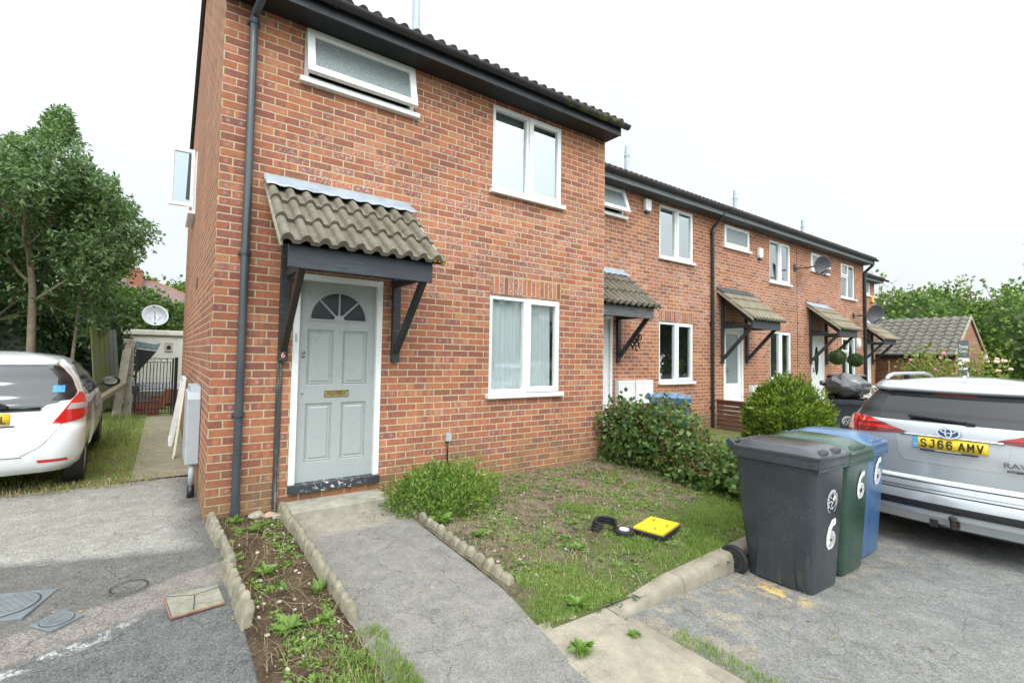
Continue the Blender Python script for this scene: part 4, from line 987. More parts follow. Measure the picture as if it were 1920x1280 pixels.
# log-roll edging pieces
EG = 'scalloped concrete edging pieces along the path and bed'
def edging(x0, y0, x1, y1, zt, label, tilt=0., n=None, w=.055, hz=.14):
    a = Vector((x0, y0, 0)); b = Vector((x1, y1, 0)); L = (b - a).length; d = (b - a).normalized(); nr = Vector((-d.y, d.x, 0)); n = n or max(2, round(L / .108))
    e = empty('edging_piece', (x0, y0, zt), 0, label, 'edging', EG); m = MB(); seg = 9; rows = []
    for k in range(n):
        for j in range(seg + (1 if k == n - 1 else 0)):
            u = j / seg; s_ = (k + u) / n * L; hump = math.sin(math.pi * min(max(u, .0), 1.)) ** .38
            px = a + d * s_; z1 = zt + .045 * hump - .02 + nz(px.x * 3, px.y * 3, 5, .022) + (Gz(0, px.y) - Gz(0, y0)); wd = w * (.82 + .18 * hump) * .5 + nz(px.x * 2, px.y * 9, 4, .008)
            t = Vector((0, 0, 1)) * 1 + nr * tilt
            P = [(-wd, -hz), (-wd, z1 - zt - .02), (-wd * .55, z1 - zt), (wd * .55, z1 - zt), (wd, z1 - zt - .02), (wd, -hz)]
            rows.append([px - a + nr * (q + tilt * h) + Vector((0, 0, h)) for q, h in P])
    m.grid(rows); m0 = 6; m.face(list(range(m0))[::-1]); m.face([(len(rows) - 1) * m0 + q for q in range(m0)])
    o = m.build('block', M['edging'], e); auto_smooth(o, 60); return e
zt = lambda y, h: Gz(0, y) + h
edging(.045, -.06, .085, -.60, zt(-.06, .085), 'scalloped edging piece against the house corner beside the drive', .15)
edging(.085, -.62, .105, -1.03, zt(-.62, .08), 'scalloped edging piece between drive and soil bed, just above the cracked slab', -.1)
edging(.065, -1.06, .10, -1.45, zt(-1.06, .09), 'leaning scalloped edging piece right beside the cracked slab', .12)
edging(.10, -1.47, .12, -1.84, zt(-1.47, .095), 'mossy edging piece ending the row along the drive', .2)
ys_ = [-.08, -.60, -1.12, -1.63, -2.12]
for i, lab in enumerate(('scalloped edging piece touching the left end of the doorstep', 'scalloped edging piece second from the doorstep, between soil bed and path', 'scalloped edging piece third from the doorstep, between soil bed and path', 'scalloped edging piece at the street end of the soil bed')):
    edging(.615 + .004 * i, ys_[i], .618 + .004 * i, ys_[i + 1] + .008, zt(ys_[i], .095), lab, .06 * (-1) ** i)
edging(1.665, -.40, 1.69, -.80, zt(-.4, .035), 'low edging piece half under the clipped shrub by the step', .0, w=.05)
for i, lab in enumerate(('scalloped edging piece just past the clipped shrub, between path and lawn', 'scalloped edging piece in the middle of the lawn side of the path', 'last scalloped edging piece on the lawn side of the path')):
    edging(1.69 + .006 * i, -.84 - .47 * i, 1.695 + .008 * i, -1.29 - .47 * i, zt(-.84 - .47 * i, .055), lab, .1 * (i - 1), w=.06)
# covers and slabs set in the drive
def cover(cx, cy, rx, ry, rot, label, round_=True):
    z = Gz(cx, cy) + .002; c = empty('manhole_cover', (cx, cy, z), rot, label, 'manhole cover', 'covers set in the drive'); b = MB(); b.box(-rx, rx, -ry, ry, -.05, .004); b.build('frame', M['slab_blue'], c, bevel=.004)
    b = MB(); r = min(rx, ry) * .86; b.lathe([(r, .004), (r, .009), (r * .96, .011)], seg=36)
    for i in range(-7, 8):
        for j in range(-7, 8):
            u, v = i * r / 8, j * r / 8
            if math.hypot(u, v) < r * .88 and (i + j) % 2: b.box(u - r * .035, u + r * .035, v - r * .035, v + r * .035, .011, .0135)
    b.build('lid', M['slab_blue'], c)
    g_ = MB(); rr = r * 1.02
    g_.grid([[(rr * q * math.cos(t * .1745), rr * q * math.sin(t * .1745), .006) for t in range(36)] for q in (1.0, 1.035)], closed=True); g_.build('groove', M['black_plastic'], c, recalc=False)
cover(-1.08, -.90, .18, .18, R_(-18), 'larger blue-grey round cover in a square frame at the left edge of the drive')
cover(-.80, -1.225, .088, .088, R_(40), 'small blue-grey round cover in a square frame, nearer the street than the larger one')
g_ = MB(); z = Gz(-.48, -.98) + .006; g_.grid([[(-.48 + .105 * q * math.cos(t * .1745), -.985 + .10 * q * math.sin(t * .1745), z) for t in range(36)] for q in (.92, 1.0)], closed=True)
o = g_.build('drain_ring', M['rubber'], None, recalc=False); tag(o, 'thin round iron ring sunk in the asphalt above the cracked slab', 'drain ring', 'covers set in the drive')
SLB = simple('mossy slab', (.235, .225, .175), .9, var=.3, nscale=14, bump=.6, bscale=70, dirt=.3)
sl = empty('inspection_slab', (-.11, -1.34, -.262), 0, 'cracked rectangular concrete slab cover beside the edging', 'slab')
b = MB(); b.prism([(-.175, .11), (-.145, -.185), (.13, -.155), (.115, .125)], 0, .006, M=Matrix(((1, 0, 0, 0), (0, 0, 1, 0), (0, 1, 0, 0), (0, 0, 0, 1)))); b.build('slab', SLB, sl, bevel=.004)
b = MB()
for p, q in (((-.17, .10), (-.02, .035)), ((-.02, .035), (.02, .05)), ((-.02, .03), (-.035, -.16)), ((.02, .045), (.12, .07))): b.bar((*p, .0065), (*q, .0065), .005, .002)
b.build('crack', M['rubber'], sl)
b = MB(); b.bar((-.152, -.192, .0), (.132, -.162, .0), .006, .010); b.bar((-.182, .11, .0), (-.152, -.19, .0), .006, .010); b.build('rim', simple('rust edge', (.30, .14, .09), .8, var=.3), sl)
# yellow meter cover in the lawn, black hose
yc = empty('meter_cover', (3.46, -2.12, -.285), R_(14), 'bright yellow square utility cover on a black base in the lawn', 'utility cover')
b = MB(); b.box(-.21, .21, -.15, .15, -.12, .045); b.build('base', M['black_plastic'], yc, bevel=.01)
b = MB(); b.box(-.195, .195, -.135, .135, .045, .062)
for i in range(-7, 8):
    for j in range(-4, 5): b.box(i * .024 - .006, i * .024 + .006, j * .026 - .005, j * .026 + .005, .062, .066)
b.build('lid', M['yellow'], yc, bevel=.0)
b = MB(); 
for p in ((-.12, -.03), (.03, -.085), (.10, .07)): b.box(p[0] - .022, p[0] + .022, p[1] - .010, p[1] + .010, .0665, .068)
b.build('keyhole', simple('dark yellow recess', (.35, .22, .02), .7), yc)
ho = empty('hose_coil', (3.02, -1.88, -.245), 0, 'coil of black ribbed hose lying in the grass beside the yellow cover', 'hose')
b = MB()
for k in range(3): b.tube([((.115 - .004 * k) * math.cos(t * .2), .085 * math.sin(t * .2) - .01 * k, .012 + .028 * k + .01 * math.sin(t * .2)) for t in range(-6, 20)], .013, 8)
b.build('tube', M['rubber'], ho, smooth=True)
rc = empty('round_cap', (3.13, -2.02, -.262), 0, 'small round black cap with a white centre beside the hose', 'cap')
b = MB(); b.lathe([(.085, -.02), (.088, .02), (.075, .03), (.06, .03)], seg=26); b.build('rim', M['rubber'], rc)
b = MB(); b.lathe([(.045, .03), (.04, .036)], seg=20); b.build('disc', M['white_paint'], rc)
for (x, y, sx, lab, m) in ((.40, -.12, .07, 'grey stone lump lying by the wall in the bed', 'concrete'), (.50, -.17, .06, 'pinkish broken brick lying beside the grey stone', 'terracotta'), (.56, -.22, .05, 'buff flint propped at the bed edging', 'kerb')):
    st = MB(); bm = bmesh.new(); bmesh.ops.create_icosphere(bm, subdivisions=2, radius=1)
    for v in bm.verts: v.co *= (1 + .35 * mnoise.noise(v.co * 1.7 + Vector((x * 30, 0, 0)))); v.co = Vector((v.co.x * sx, v.co.y * sx * .8, v.co.z * sx * .5))
    me = bpy.data.meshes.new('stone'); bm.to_mesh(me); bm.free(); o = link_mesh('stone', me, M['concrete'] if m != 'terracotta' else simple('old pink brick', (.42, .27, .22), .9, var=.2, nscale=30)); o.location = (x, y, Gz(x, y) + .03); tag(o, lab, 'stone', 'loose stones by the wall')

# ------------------------------------------------------------------ planting (materials)
G1 = leaf_mat('grass blades', [(0, (.12, .18, .045)), (.45, (.215, .31, .075)), (.8, (.32, .41, .13)), (1, (.48, .45, .24))], trans=.5)
G2 = leaf_mat('dry grass', [(0, (.22, .18, .09)), (.6, (.36, .30, .17)), (1, (.46, .40, .26))], trans=.2)
G3 = leaf_mat('weed leaves', [(0, (.08, .15, .03)), (.5, (.17, .29, .055)), (1, (.29, .42, .12))])
def mask_pts(n, x0, x1, y0, y1, fn, zf):
    x = rng.uniform(x0, x1, n * 3); y = rng.uniform(y0, y1, n * 3); keep = np.array([random.random() < fn(a, b) for a, b in zip(x, y)]); x, y = x[keep][:n], y[keep][:n]
    return np.array([[a, b, zf(a, b)] for a, b in zip(x, y)])
def gmask(x, y):
    n = mnoise.noise(Vector((x * 1.7, y * 1.7, 3))) + .5 * mnoise.noise(Vector((x * 5, y * 5, 1)))
    if x < path_r(y) + .02 or (x < 1.72 and y > -2.25): return 0
    v = -y * .62 + (x - 3.4) * .10 - 1.22 + n * 1.9 + (.25 if y < -2.2 else 0)
    if x < 2.2: v += -.15 + (.55 if y < -2.1 else 0)
    return min(max(v, 0.02), 1)
P = mask_pts(40000, 1.52, 5.3, -2.71, -.05, gmask, lambda x, y: lawn_z(x, y) - .004)
hh = rng.uniform(.018, .052, len(P)) * np.array([1.3 if p[1] < -2.1 and p[0] > 2.4 else .9 for p in P])
tag(blades(P, hh, .0022, .45, 'lawn_grass', G1), kind='stuff')
P = mask_pts(5500, 1.72, 5.3, -2.7, -.03, lambda x, y: 0 if x < path_r(y) + .08 else min(max(.5 - gmask(x, y) * .9 + .3 * mnoise.noise(Vector((x * 3, y * 3, 9))), 0), 1), lambda x, y: lawn_z(x, y) - .002)
tag(blades(P, rng.uniform(.02, .09, len(P)), .0016, 1.6, 'dry_grass', G2), kind='stuff')
# low broad-leaved ground cover
def rosettes(name, pts, nl, L, W, mat, zlift=.0, spread=.5):
    Cs, Ds, Ns, Ls = [], [], [], []
    for (x, y, z, s_) in pts:
        k = int(nl * (.7 + .6 * random.random())); a = rng.uniform(0, 6.28, k); up = rng.uniform(.15, .9, k)
        Cs.append(np.stack([x + .01 * np.cos(a), y + .01 * np.sin(a), z + np.zeros(k)], 1)); D = np.stack([np.cos(a), np.sin(a), up], 1); Ds.append(D); Ns.append(np.tile([[0, 0, 1.]], (k, 1)) + rng.normal(0, .25, (k, 3))); Ls.append(rng.uniform(.6, 1.2, k) * L * s_)
    C, D, N_, L_ = map(np.concatenate, (Cs, Ds, Ns, Ls)); V, F = leaves(C, D, N_, L_, L_ * W, .28)
    return np_mesh(name, V, F, mat)
def rpts(n, x0, x1, y0, y1, fn, zf, s0=.6, s1=1.3):
    P = mask_pts(n, x0, x1, y0, y1, fn, zf); return [(*p, random.uniform(s0, s1)) for p in P]
def wm(x, y): return min(max(.30 + .9 * mnoise.noise(Vector((x * 2.4, y * 2.4, 7))), 0), 1)
tag(rosettes('low_weeds', rpts(1500, 1.75, 5.2, -2.7, -.05, wm, lawn_z), 12, .030, .28, G3), kind='stuff')
tag(rosettes('clover_patches', rpts(1500, 1.75, 5.2, -2.8, -.2, lambda x, y: min(max(mnoise.noise(Vector((x * 3, y * 3, 17))) * 1.6, 0), 1), lawn_z), 7, .022, .42, leaf_mat('clover', [(0, (.05, .10, .04)), (1, (.11, .20, .08))])), kind='stuff')
# soil bed: weeds on bare earth
def bm_(x, y): return min(max(.10 + 1.1 * mnoise.noise(Vector((x * 5, y * 2.6, 2))) + (.35 if y < -2.35 else 0) + (.35 if y > -.45 else 0), 0), 1)
tag(rosettes('bed_weeds', rpts(520, .12, .58, -3.2, -.03, bm_, bed_z, .4, 1.1), 16, .034, .24, G3), kind='stuff')
P = mask_pts(4200, .30, .75, -3.3, -2.2, lambda x, y: min(max((-y - 2.25) * 1.3 + (x - .45) * 1.2 + .5 * mnoise.noise(Vector((x * 6, y * 6, 0))), 0), 1), bed_z)
tag(blades(P, rng.uniform(.025, .065, len(P)), .0022, .7, 'bed_grass', G1), kind='stuff')
P = mask_pts(700, .1, .62, -3.3, -.1, lambda x, y: .6, bed_z); tag(blades(P, rng.uniform(.03, .12, len(P)), .0014, 2.2, 'dead_stalks', G2), kind='stuff')
# distinct weeds
def weed(x, y, z, nl, L, W, label, mat=G3, up=(.3, 1.1)):
    w = empty('weed', (x, y, z), 0, label, 'weed', 'single weeds along the path and bed'); nl = int(nl * 1.5); L = L * .72; a = rng.uniform(0, 6.28, nl); u = rng.uniform(*up, nl)
    D = np.stack([np.cos(a), np.sin(a), u], 1); Ln = rng.uniform(.6, 1.15, nl) * L; C = np.stack([.008 * np.cos(a), .008 * np.sin(a), 0 * a], 1)
    V, F = leaves(C, D, np.tile([[0, 0, 1.]], (nl, 1)) + rng.normal(0, .3, (nl, 3)), Ln, Ln * W, .3); np_mesh('foliage', V, F, mat, w)
    b = MB(); b.tube([(0, 0, -.03), (.003, 0, .02)], .004, 6); b.build('stem', mat, w); return w
weed(.55, -1.66, bed_z(.55, -1.66), 16, .13, .16, 'spiky bright green weed at the right edge of the soil bed', up=(.6, 2.2))
weed(.50, -1.98, bed_z(.5, -1.98), 14, .08, .3, 'rounded green weed at the street end of the path edging')
weed(1.62, -2.97, Gz(0, -3) + .012, 22, .11, .20, 'ragged thistle-like weed where the path meets the pavement')
weed(.30, -1.98, bed_z(.3, -1.98), 26, .13, .22, 'leafy weed clump in the lower soil bed near the mossy edging')
weed(.30, -1.24, bed_z(.3, -1.24), 20, .12, .2, 'feathery weed clump in the middle of the soil bed')
weed(.22, -.18, bed_z(.22, -.18), 30, .12, .22, 'fresh green weed growing round the foot of the downpipe', up=(.5, 1.6))
weed(.35, -.42, bed_z(.35, -.42), 24, .12, .2, 'fresh green weed in the bed in front of the timber strip')
weed(1.80, -1.02, lawn_z(1.8, -1.02), 30, .17, .2, 'broad-leaved weed spilling from under the clipped shrub')
weed(1.97, -1.42, lawn_z(1.97, -1.42), 22, .11, .25, 'bright weed on bare soil beside the lawn edging')
weed(2.55, -2.02, lawn_z(2.55, -2.02), 22, .10, .25, 'small rosette weed left of the yellow cover')
weed(1.95, -2.62, lawn_z(1.95, -2.62), 28, .13, .22, 'large weed at the street corner of the lawn')
weed(2.02, -3.02, apz(2, -3) + .0, 14, .06, .3, 'tiny weed in the crack at the kerb corner')
P = mask_pts(420, 2.2, 2.36, -3.75, -3.12, lambda x, y: .7, lambda x, y: Rz(x)); tag(blades(P, rng.uniform(.02, .07, len(P)), .002, .9, 'kerb_grass', G1), kind='stuff')
# leaves, twigs, stones scattered about
LT = MB()
for i in range(170):
    x, y = (random.uniform(.1, .6), random.uniform(-3.2, -.1)) if i < 90 else (random.uniform(1.8, 4.6), random.uniform(-2.6, -.3)); z = (bed_z if i < 90 else lawn_z)(x, y) + .004; r = random.uniform(.006, .018)
    a = random.random() * 3; LT.lathe([(r, 0), (r * .8, r * .5), (r * .2, r * .7)], M=Matrix.Translation((x, y, z)) @ Matrix.Rotation(a, 4, 'Z') @ Matrix.Diagonal((1, .65, 1, 1)), seg=7)
tag(LT.build('pebbles', simple('flint pebbles', (.42, .36, .28), .8, var=.4, nscale=6), None), kind='stuff')
TW = MB()
for i in range(60):
    x, y = random.choice([(random.uniform(.1, .6), random.uniform(-3.2, -.1)), (random.uniform(1.9, 5), random.uniform(-2.6, -.2)), (random.uniform(2.2, 4), random.uniform(-4.2, -3.1))]); z = (Rz(x) if y < -2.9 and x > 1 else (bed_z if x < 1 else lawn_z)(x, y)) + .006
    a = random.random() * 6.3; L = random.uniform(.04, .18); TW.tube([(x, y, z), (x + L * .5 * math.cos(a), y + L * .5 * math.sin(a), z + .008), (x + L * math.cos(a + .3), y + L * math.sin(a + .3), z)], .0022, 5)
tag(TW.build('twigs', simple('dead twigs', (.26, .19, .12), .9, var=.3), None), kind='stuff')
BR = np.array([[random.uniform(-1.5, 1.5), 0, 0] for _ in range(3)])
P = []
for i in range(60):
    P.append((random.uniform(-1.8, 4.5), random.uniform(-4.4, -.5)))
V = []; 
C = np.array([[x, y, (Gz(x, y) + .010 if x < 1.6 else (lawn_z(x, y) + .02 if y > -2.75 else Rz(x) + .008))] for x, y in P]); D = rand_dir(60) * [1, 1, .1]
V, F = leaves(C, D, np.tile([[0, 0, 1.]], (60, 1)) + rng.normal(0, .2, (60, 3)), rng.uniform(.015, .045, 60), rng.uniform(.005, .011, 60)); tag(np_mesh('fallen_leaves', V, F, leaf_mat('fallen leaves', [(0, (.30, .18, .07)), (1, (.55, .42, .22))])), kind='stuff')
# grass at the verge by the white car
P = mask_pts(9000, -2.6, -.40, 1.85, 8.6, lambda x, y: min(max((-.48 - x) * 3 + .4 + .5 * mnoise.noise(Vector((x * 4, y * 3, 0))), 0), 1), lambda x, y: Gz(x, y) + .0)
tag(blades(P, rng.uniform(.02, .06, len(P)), .0038, .6, 'verge_grass', leaf_mat('verge blades', [(0, (.16, .24, .05)), (.5, (.28, .40, .09)), (1, (.46, .50, .2))], trans=.5)), kind='stuff')
P = mask_pts(1600, -2.6, .0, 1.80, 2.25, lambda x, y: .8 if x < -.35 else .25, lambda x, y: Gz(x, y)); tag(blades(P, rng.uniform(.02, .06, len(P)), .003, 1.0, 'verge_dry_grass', G2), kind='stuff')
P = mask_pts(2600, -1.7, -.66, 4.5, 9.0, lambda x, y: min(max((-.66 - x) * 3, 0), 1), lambda x, y: Gz(x, y)); tag(blades(P, rng.uniform(.06, .20, len(P)), .005, .5, 'tall_verge_grass', leaf_mat('tall grass', [(0, (.10, .14, .03)), (1, (.30, .34, .12))])), kind='stuff')

# ------------------------------------------------------------------ shrubs and hedges
def shrub(name, loc, rad, n, L, W, mat, label, cat, lumps=2.2, amp=.25, outward=.8, zcut=-.2, stems=10, stem_mat=None, up=.2, shell=.55, group=None, core=None, seed=1.):
    s_ = empty(name, loc, 0, label, cat, group)
    D = rand_dir(n); D = D[D[:, 2] > zcut]; r = 1 + amp * lump(D, lumps, seed) + amp * .5 * lump(D, lumps * 2.7, seed + 4)
    k = rng.uniform(0, 1, len(D)) ** .45; C = D * (r * (shell + (1 - shell) * k))[:, None] * np.array(rad)
    d = D * outward + rand_dir(len(D)) * .8 + np.array([[0, 0, up]]); nn = D + rand_dir(len(D)) * .7
    ln = rng.uniform(.6, 1.2, len(D)) * L; V, F = leaves(C, d, nn, ln, ln * W, .2); np_mesh('foliage', V, F, mat, s_)
    if stems:
        b = MB()
        for i in range(stems):
            a = random.random() * 6.28; q = random.uniform(.3, .95); el = random.uniform(.3, 1.3)
            e = Vector((rad[0] * q * math.cos(a) * math.cos(el), rad[1] * q * math.sin(a) * math.cos(el), rad[2] * q * math.sin(el)))
            m = e * .5 + Vector((random.uniform(-.05, .05),) * 3); b.tube([(e.x * .12, e.y * .12, zcut * rad[2] - .02), m, e], [.010, .007, .003], 6)
        b.build('stems', stem_mat or M['strip_wood'], s_)
    if core:
        bm = bmesh.new(); bmesh.ops.create_icosphere(bm, subdivisions=4, radius=1)
        for v in bm.verts:
            q = v.co.normalized(); rr = core * (1 + amp * mnoise.noise(Vector((q.x * lumps + seed, q.y * lumps + seed * .7, q.z * lumps)))); v.co = Vector((q.x * rad[0] * rr, q.y * rad[1] * rr, max(q.z, zcut * 1.2) * rad[2] * rr))
        me = bpy.data.meshes.new('inner_growth'); bm.to_mesh(me); bm.free(); link_mesh('inner_growth', me, mat, s_)
    return s_
LF_SH = leaf_mat('clipped shrub leaves', [(0, (.045, .095, .025)), (.35, (.12, .21, .04)), (.7, (.25, .36, .07)), (1, (.40, .48, .13))])
shrub('shrub', (2.09, -.58, -.24), (.58, .45, .43), 16000, .042, .20, LF_SH, 'bushy bright green shrub against the wall right of the doorstep', 'shrub', 4.2, .42, 1.0, -.12, 14, up=.45, core=.48, seed=3.)
LF_CON = leaf_mat('conifer sprays', [(0, (.035, .075, .015)), (.3, (.08, .15, .022)), (.6, (.20, .29, .035)), (1, (.42, .48, .07))])
shrub('conifer_shrub', (7.15, -1.62, .32), (.54, .53, .70), 20000, .085, .12, LF_CON, 'rounded golden-green conifer bush between the bins and the terrace', 'conifer', 3.8, .26, 1.0, -.85, 8, up=.55, core=.74, seed=8.)
LF_BR = leaf_mat('bramble leaves', [(0, (.035, .075, .022)), (.4, (.085, .16, .045)), (.8, (.17, .27, .07)), (1, (.28, .27, .12))], .35)
LF_RED = leaf_mat('reddish bramble tips', [(0, (.22, .09, .065)), (.5, (.32, .18, .11)), (1, (.22, .24, .08))])
hb = [((5.20, -.30, .18), (.30, .42, .50)), ((5.42, -.80, .20), (.38, .48, .50)), ((5.35, -1.25, -.04), (.36, .42, .36)), ((5.30, -1.75, -.08), (.36, .40, .32)), ((5.65, -1.75, -.06), (.35, .4, .32)), ((5.30, -2.15, -.12), (.32, .34, .26))]
hb_lab = ['tall left end of the bramble hedge against the brick corner', 'highest leafy part of the bramble hedge in front of the blue bin lid', 'ivy-covered dip in the bramble hedge', 'low bramble growth right of the hedge dip', 'twiggy brown-green bramble behind the hedge', 'bramble growth reaching the dark grey bin', 'straggly bramble growth below the conifer bush']
for i, (c, r) in enumerate(hb):
    s_ = shrub('bramble_bush', c, r, 2500, .070, .40, LF_BR, hb_lab[i], 'bramble', 3.4, .62, .7, -.95, 16, stem_mat=simple('bramble stem', (.22, .15, .10), .8), up=.1, group='bramble bushes forming the garden hedge', core=.48, seed=i * 3. + 1)
    n = 900; D = rand_dir(n); D = D[D[:, 2] > .0]; C = D * np.array(r) * rng.uniform(.9, 1.12, (len(D), 1)); V, F = leaves(C, D + rand_dir(len(D)), rand_dir(len(D)), .045 * np.ones(len(D)), .011 * np.ones(len(D))); tag(np_mesh('new_shoots', V, F, LF_RED, s_), kind='stuff')
# rose bush behind the silver car
LF_RO = leaf_mat('rose leaves', [(0, (.07, .12, .02)), (1, (.30, .34, .08))])
for (loc, rad, n, lab, cols) in (((15.0, -1.35, .95), (.7, .55, .75), 900, 'pink rose bush rising behind the roof rail of the silver car', (.72, .22, .35)), ((15.6, -2.15, .85), (.7, .45, .8), 500, 'pale-flowered rose bush behind the roof of the silver car', (.85, .55, .42))):
    s_ = shrub('rose_bush', loc, rad, n, .11, .3, LF_RO, lab, 'rose bush', 2.5, .5, .6, -.9, 18, stem_mat=G3, shell=.2, seed=loc[0]); fl = MB()
    for i in range(9):
        d = Vector((random.uniform(-1, 1), random.uniform(-1, 1), random.uniform(.25, 1.2))).normalized(); p = Vector((d.x * rad[0], d.y * rad[1], d.z * rad[2])) * random.uniform(.7, 1.15); r = random.uniform(.035, .075)
        for k in range(9):
            a = k * 2.4; q = p + Vector((math.cos(a), math.sin(a), .3 * math.sin(a * 2))) * r * .45; fl.lathe([(r * .1, -r * .3), (r * .5, 0), (r * .42, r * .35), (.001, r * .4)], M=Matrix.Translation(q) @ Matrix.Rotation(a, 4, 'X'), seg=7)
    fl.build('blossom', simple('rose petals', cols, .7, var=.25), s_)
# ================================================================== WHEELIE BINS
def rrect(hx, y0, y1, r, n=5):
    P = []
    for cx, cy, a0 in ((hx - r, y0 + r, -90), (hx - r, y1 - r, 0), (-hx + r, y1 - r, 90), (-hx + r, y0 + r, 180)):
        for k in range(n + 1):
            a = R_(a0 + 90 * k / n); P.append((cx + r * math.cos(a), cy + r * math.sin(a)))
    return P
def plastic(name, c, rough=.30):
    t = NT(name); p = t.obj()
    n = t.noise(p, 3., 5, .6); sc = t.n('ShaderNodeMapping'); sc.inputs['Scale'].default_value = (30, 30, 1.2); t.l(p, sc.inputs[0]); st = t.noise(sc.outputs[0], 1.6, 5, .7)
    f = t.mr(n, .3, .7, .88, 1.14); col = t.mix(1., c, t.comb(f, f, f), 'MULTIPLY')
    z = t.sep(p)[2]; dirt = t.math('MULTIPLY', t.mr(st, .52, .70, 0, .16), t.mr(z, .55, .0, .15, 1))
    col = t.mix(dirt, col, (.30, .28, .24)); spk = t.math('MULTIPLY', t.mr(t.noise(p, 120., 3, .7), .60, .66), t.mr(n, .45, .6, 0, .5)); col = t.mix(spk, col, (.3, .29, .26))
    t.set(col=col, rough=t.mr(n, .3, .7, rough - .08, rough + .12), spec=.5); t.bump(t.noise(p, 2.2, 3), .25, .01); return t.m
HUB = simple('dusty hub plastic', (.075, .078, .082), .5, var=.2)
def bin_(loc, rz, mat, label, group, number=None, nsize=.2, npos=(.05, .45), logo=None, lid='flat', open_lid=False, cat='wheelie bin', H=.90):
    b = empty('wheelie_bin', loc, rz, label, cat, group)
    m = MB(); rings = [(.212, -.270, .20, .03, .035), (.222, -.278, .205, .10, .05), (.244, -.300, .25, .5, .05), (.262, -.322, .285, H - .055, .045)]
    m.grid([[(x, y, z) for x, y in rrect(hx, y0, y1, r)] for hx, y0, y1, z, r in rings], closed=True); m.face([i for i in range(23, -1, -1)])
    m.box(-.10, .10, .20, .26, .05, .40)
    o = m.build('body', mat, b, recalc=False); auto_smooth(o, 30); bm = bmesh.new(); bm.from_mesh(o.data); bmesh.ops.recalc_face_normals(bm, faces=bm.faces); bm.to_mesh(o.data); bm.free()
    for sx in (-1, 1):
        q = MB(); q.prism([(-.15, .04), (.15, .04), (.12, .46), (.06, .56), (-.06, .56), (-.12, .46)], 0, .008, M=Matrix(((0, 1, 0, 0), (1, 0, 0, 0), (0, 0, 1, 0), (0, 0, 0, 1))) if False else Matrix(((0, sx, 0, sx * .228), (1, 0, 0, -.02), (0, 0, 1, 0), (0, 0, 0, 1)))); q.build('side_panel', mat, b, bevel=.006)
    m = MB(); R = rrect(.290, -.350, .300, .04); zt = H + .005
    for (e0, za), (e1, zb) in zip([(-.02, H - .07), (.0, H - .065), (.0, H - .02), (-.004, H - .018), (-.004, zt)], [(.0, H - .065), (.0, H - .02), (-.004, H - .018), (-.004, zt), (-.03, zt)]):
        fa = lambda e: [(x * (1 + e / .29), y * (1 + e / .33)) for x, y in R]
        m.grid([[(x, y, za) for x, y in fa(e0)], [(x, y, zb) for x, y in fa(e1)]], closed=True)
    o = m.build('rim', mat, b); auto_smooth(o, 30)
    m = MB()
    for i in range(-5, 6): m.box(i * .05 - .004, i * .05 + .004, -.345, -.30, H - .095, H - .062)
    m.box(-.26, .26, -.345, -.335, H - .090, H - .070); m.build('rim_rib', mat, b)
    m = MB(); m.cyl((-.22, .345, H + .03), (.22, .345, H + .03), .016, 12)
    for x in (-.235, .235): m.prism([(.27, H - .06), (.35, H - .005), (.37, H + .04), (.34, H + .06), (.27, H + .01)], x - .012, x + .012, M=Matrix(((0, 1, 0, 0), (1, 0, 0, 0), (0, 0, 1, 0), (0, 0, 0, 1))))
    for x in (-.08, .08): m.cyl((x - .02, .345, H + .03), (x + .02, .345, H + .03), .022, 12)
    auto_smooth(m.build('handle', mat, b), 40)
    # lid
    lid_rows = []
    L0 = [(.292, -.36, .30, .0, .045), (.292, -.362, .30, .018, .045), (.262, -.33, .275, .022, .045)]
    L0 += [(.255, -.315, .27, .030, .045), (.225, -.235, .24, .062, .05), (.19, -.15, .22, .072, .06)] if lid == 'flat' else [(.255, -.30, .27, .034, .06), (.235, -.24, .255, .062, .08), (.19, -.17, .23, .085, .09), (.12, -.10, .16, .097, .08)]
    Mx = Matrix.Translation((0, .31, H + .006)) @ Matrix.Rotation(R_(open_lid or 0), 4, 'X') @ Matrix.Translation((0, -.31, 0))
    m = MB(); m.grid([[Mx @ Vector((x, y, z)) for x, y in rrect(hx, y0, y1, r)] for hx, y0, y1, z, r in L0], closed=True); n0 = (len(L0) - 1) * 24; m.face([n0 + i for i in range(24)]); m.face(list(range(23, -1, -1)))
    lm = LIDM.get(mat.name, mat); o = m.build('lid', lm, b); auto_smooth(o, 24)
    for x in ((-.16, -.06), (.06, .16)) if lid == 'flat' else ((-.13, .13),):
        m = MB(); m.prism([(x[0], .022), (x[1], .022), (x[1] - .012, .052), (x[0] + .012, .052)], -.335, -.29, M=Mx); m.build('lid_handle', lm, b, bevel=.006)
    # wheels
    for x in (-.292, .292):
        F = frame_M((x, .275, .118), (0, 1, 0), (0, 0, 1)); w = MB(); w.lathe([(.075, -.020), (.108, -.022), (.118, -.012), (.118, .012), (.108, .022), (.075, .020)], M=F, seg=28); wo = w.build('wheel', M['rubber'], b); auto_smooth(wo, 40)
        s = MB(); s.lathe([(.022, -.026), (.024, .026)], M=F, seg=14)
        for k in range(10):
            a = k * .628; p = F @ Vector((.02 * math.cos(a), .02 * math.sin(a), 0)); q = F @ Vector((.076 * math.cos(a + .25), .076 * math.sin(a + .25), 0)); s.bar(p, q, .010, .024, up=(1, 0, 0))
        s.lathe([(.068, -.018), (.078, -.022), (.078, .022), (.068, .018)], M=F, seg=24)
        s.build('rim', HUB, wo)
    ax = MB(); ax.cyl((-.27, .275, .118), (.27, .275, .118), .012, 8); ax.build('axle', M['dark_metal'], b)
    slope = math.atan2(.052, H - .085)
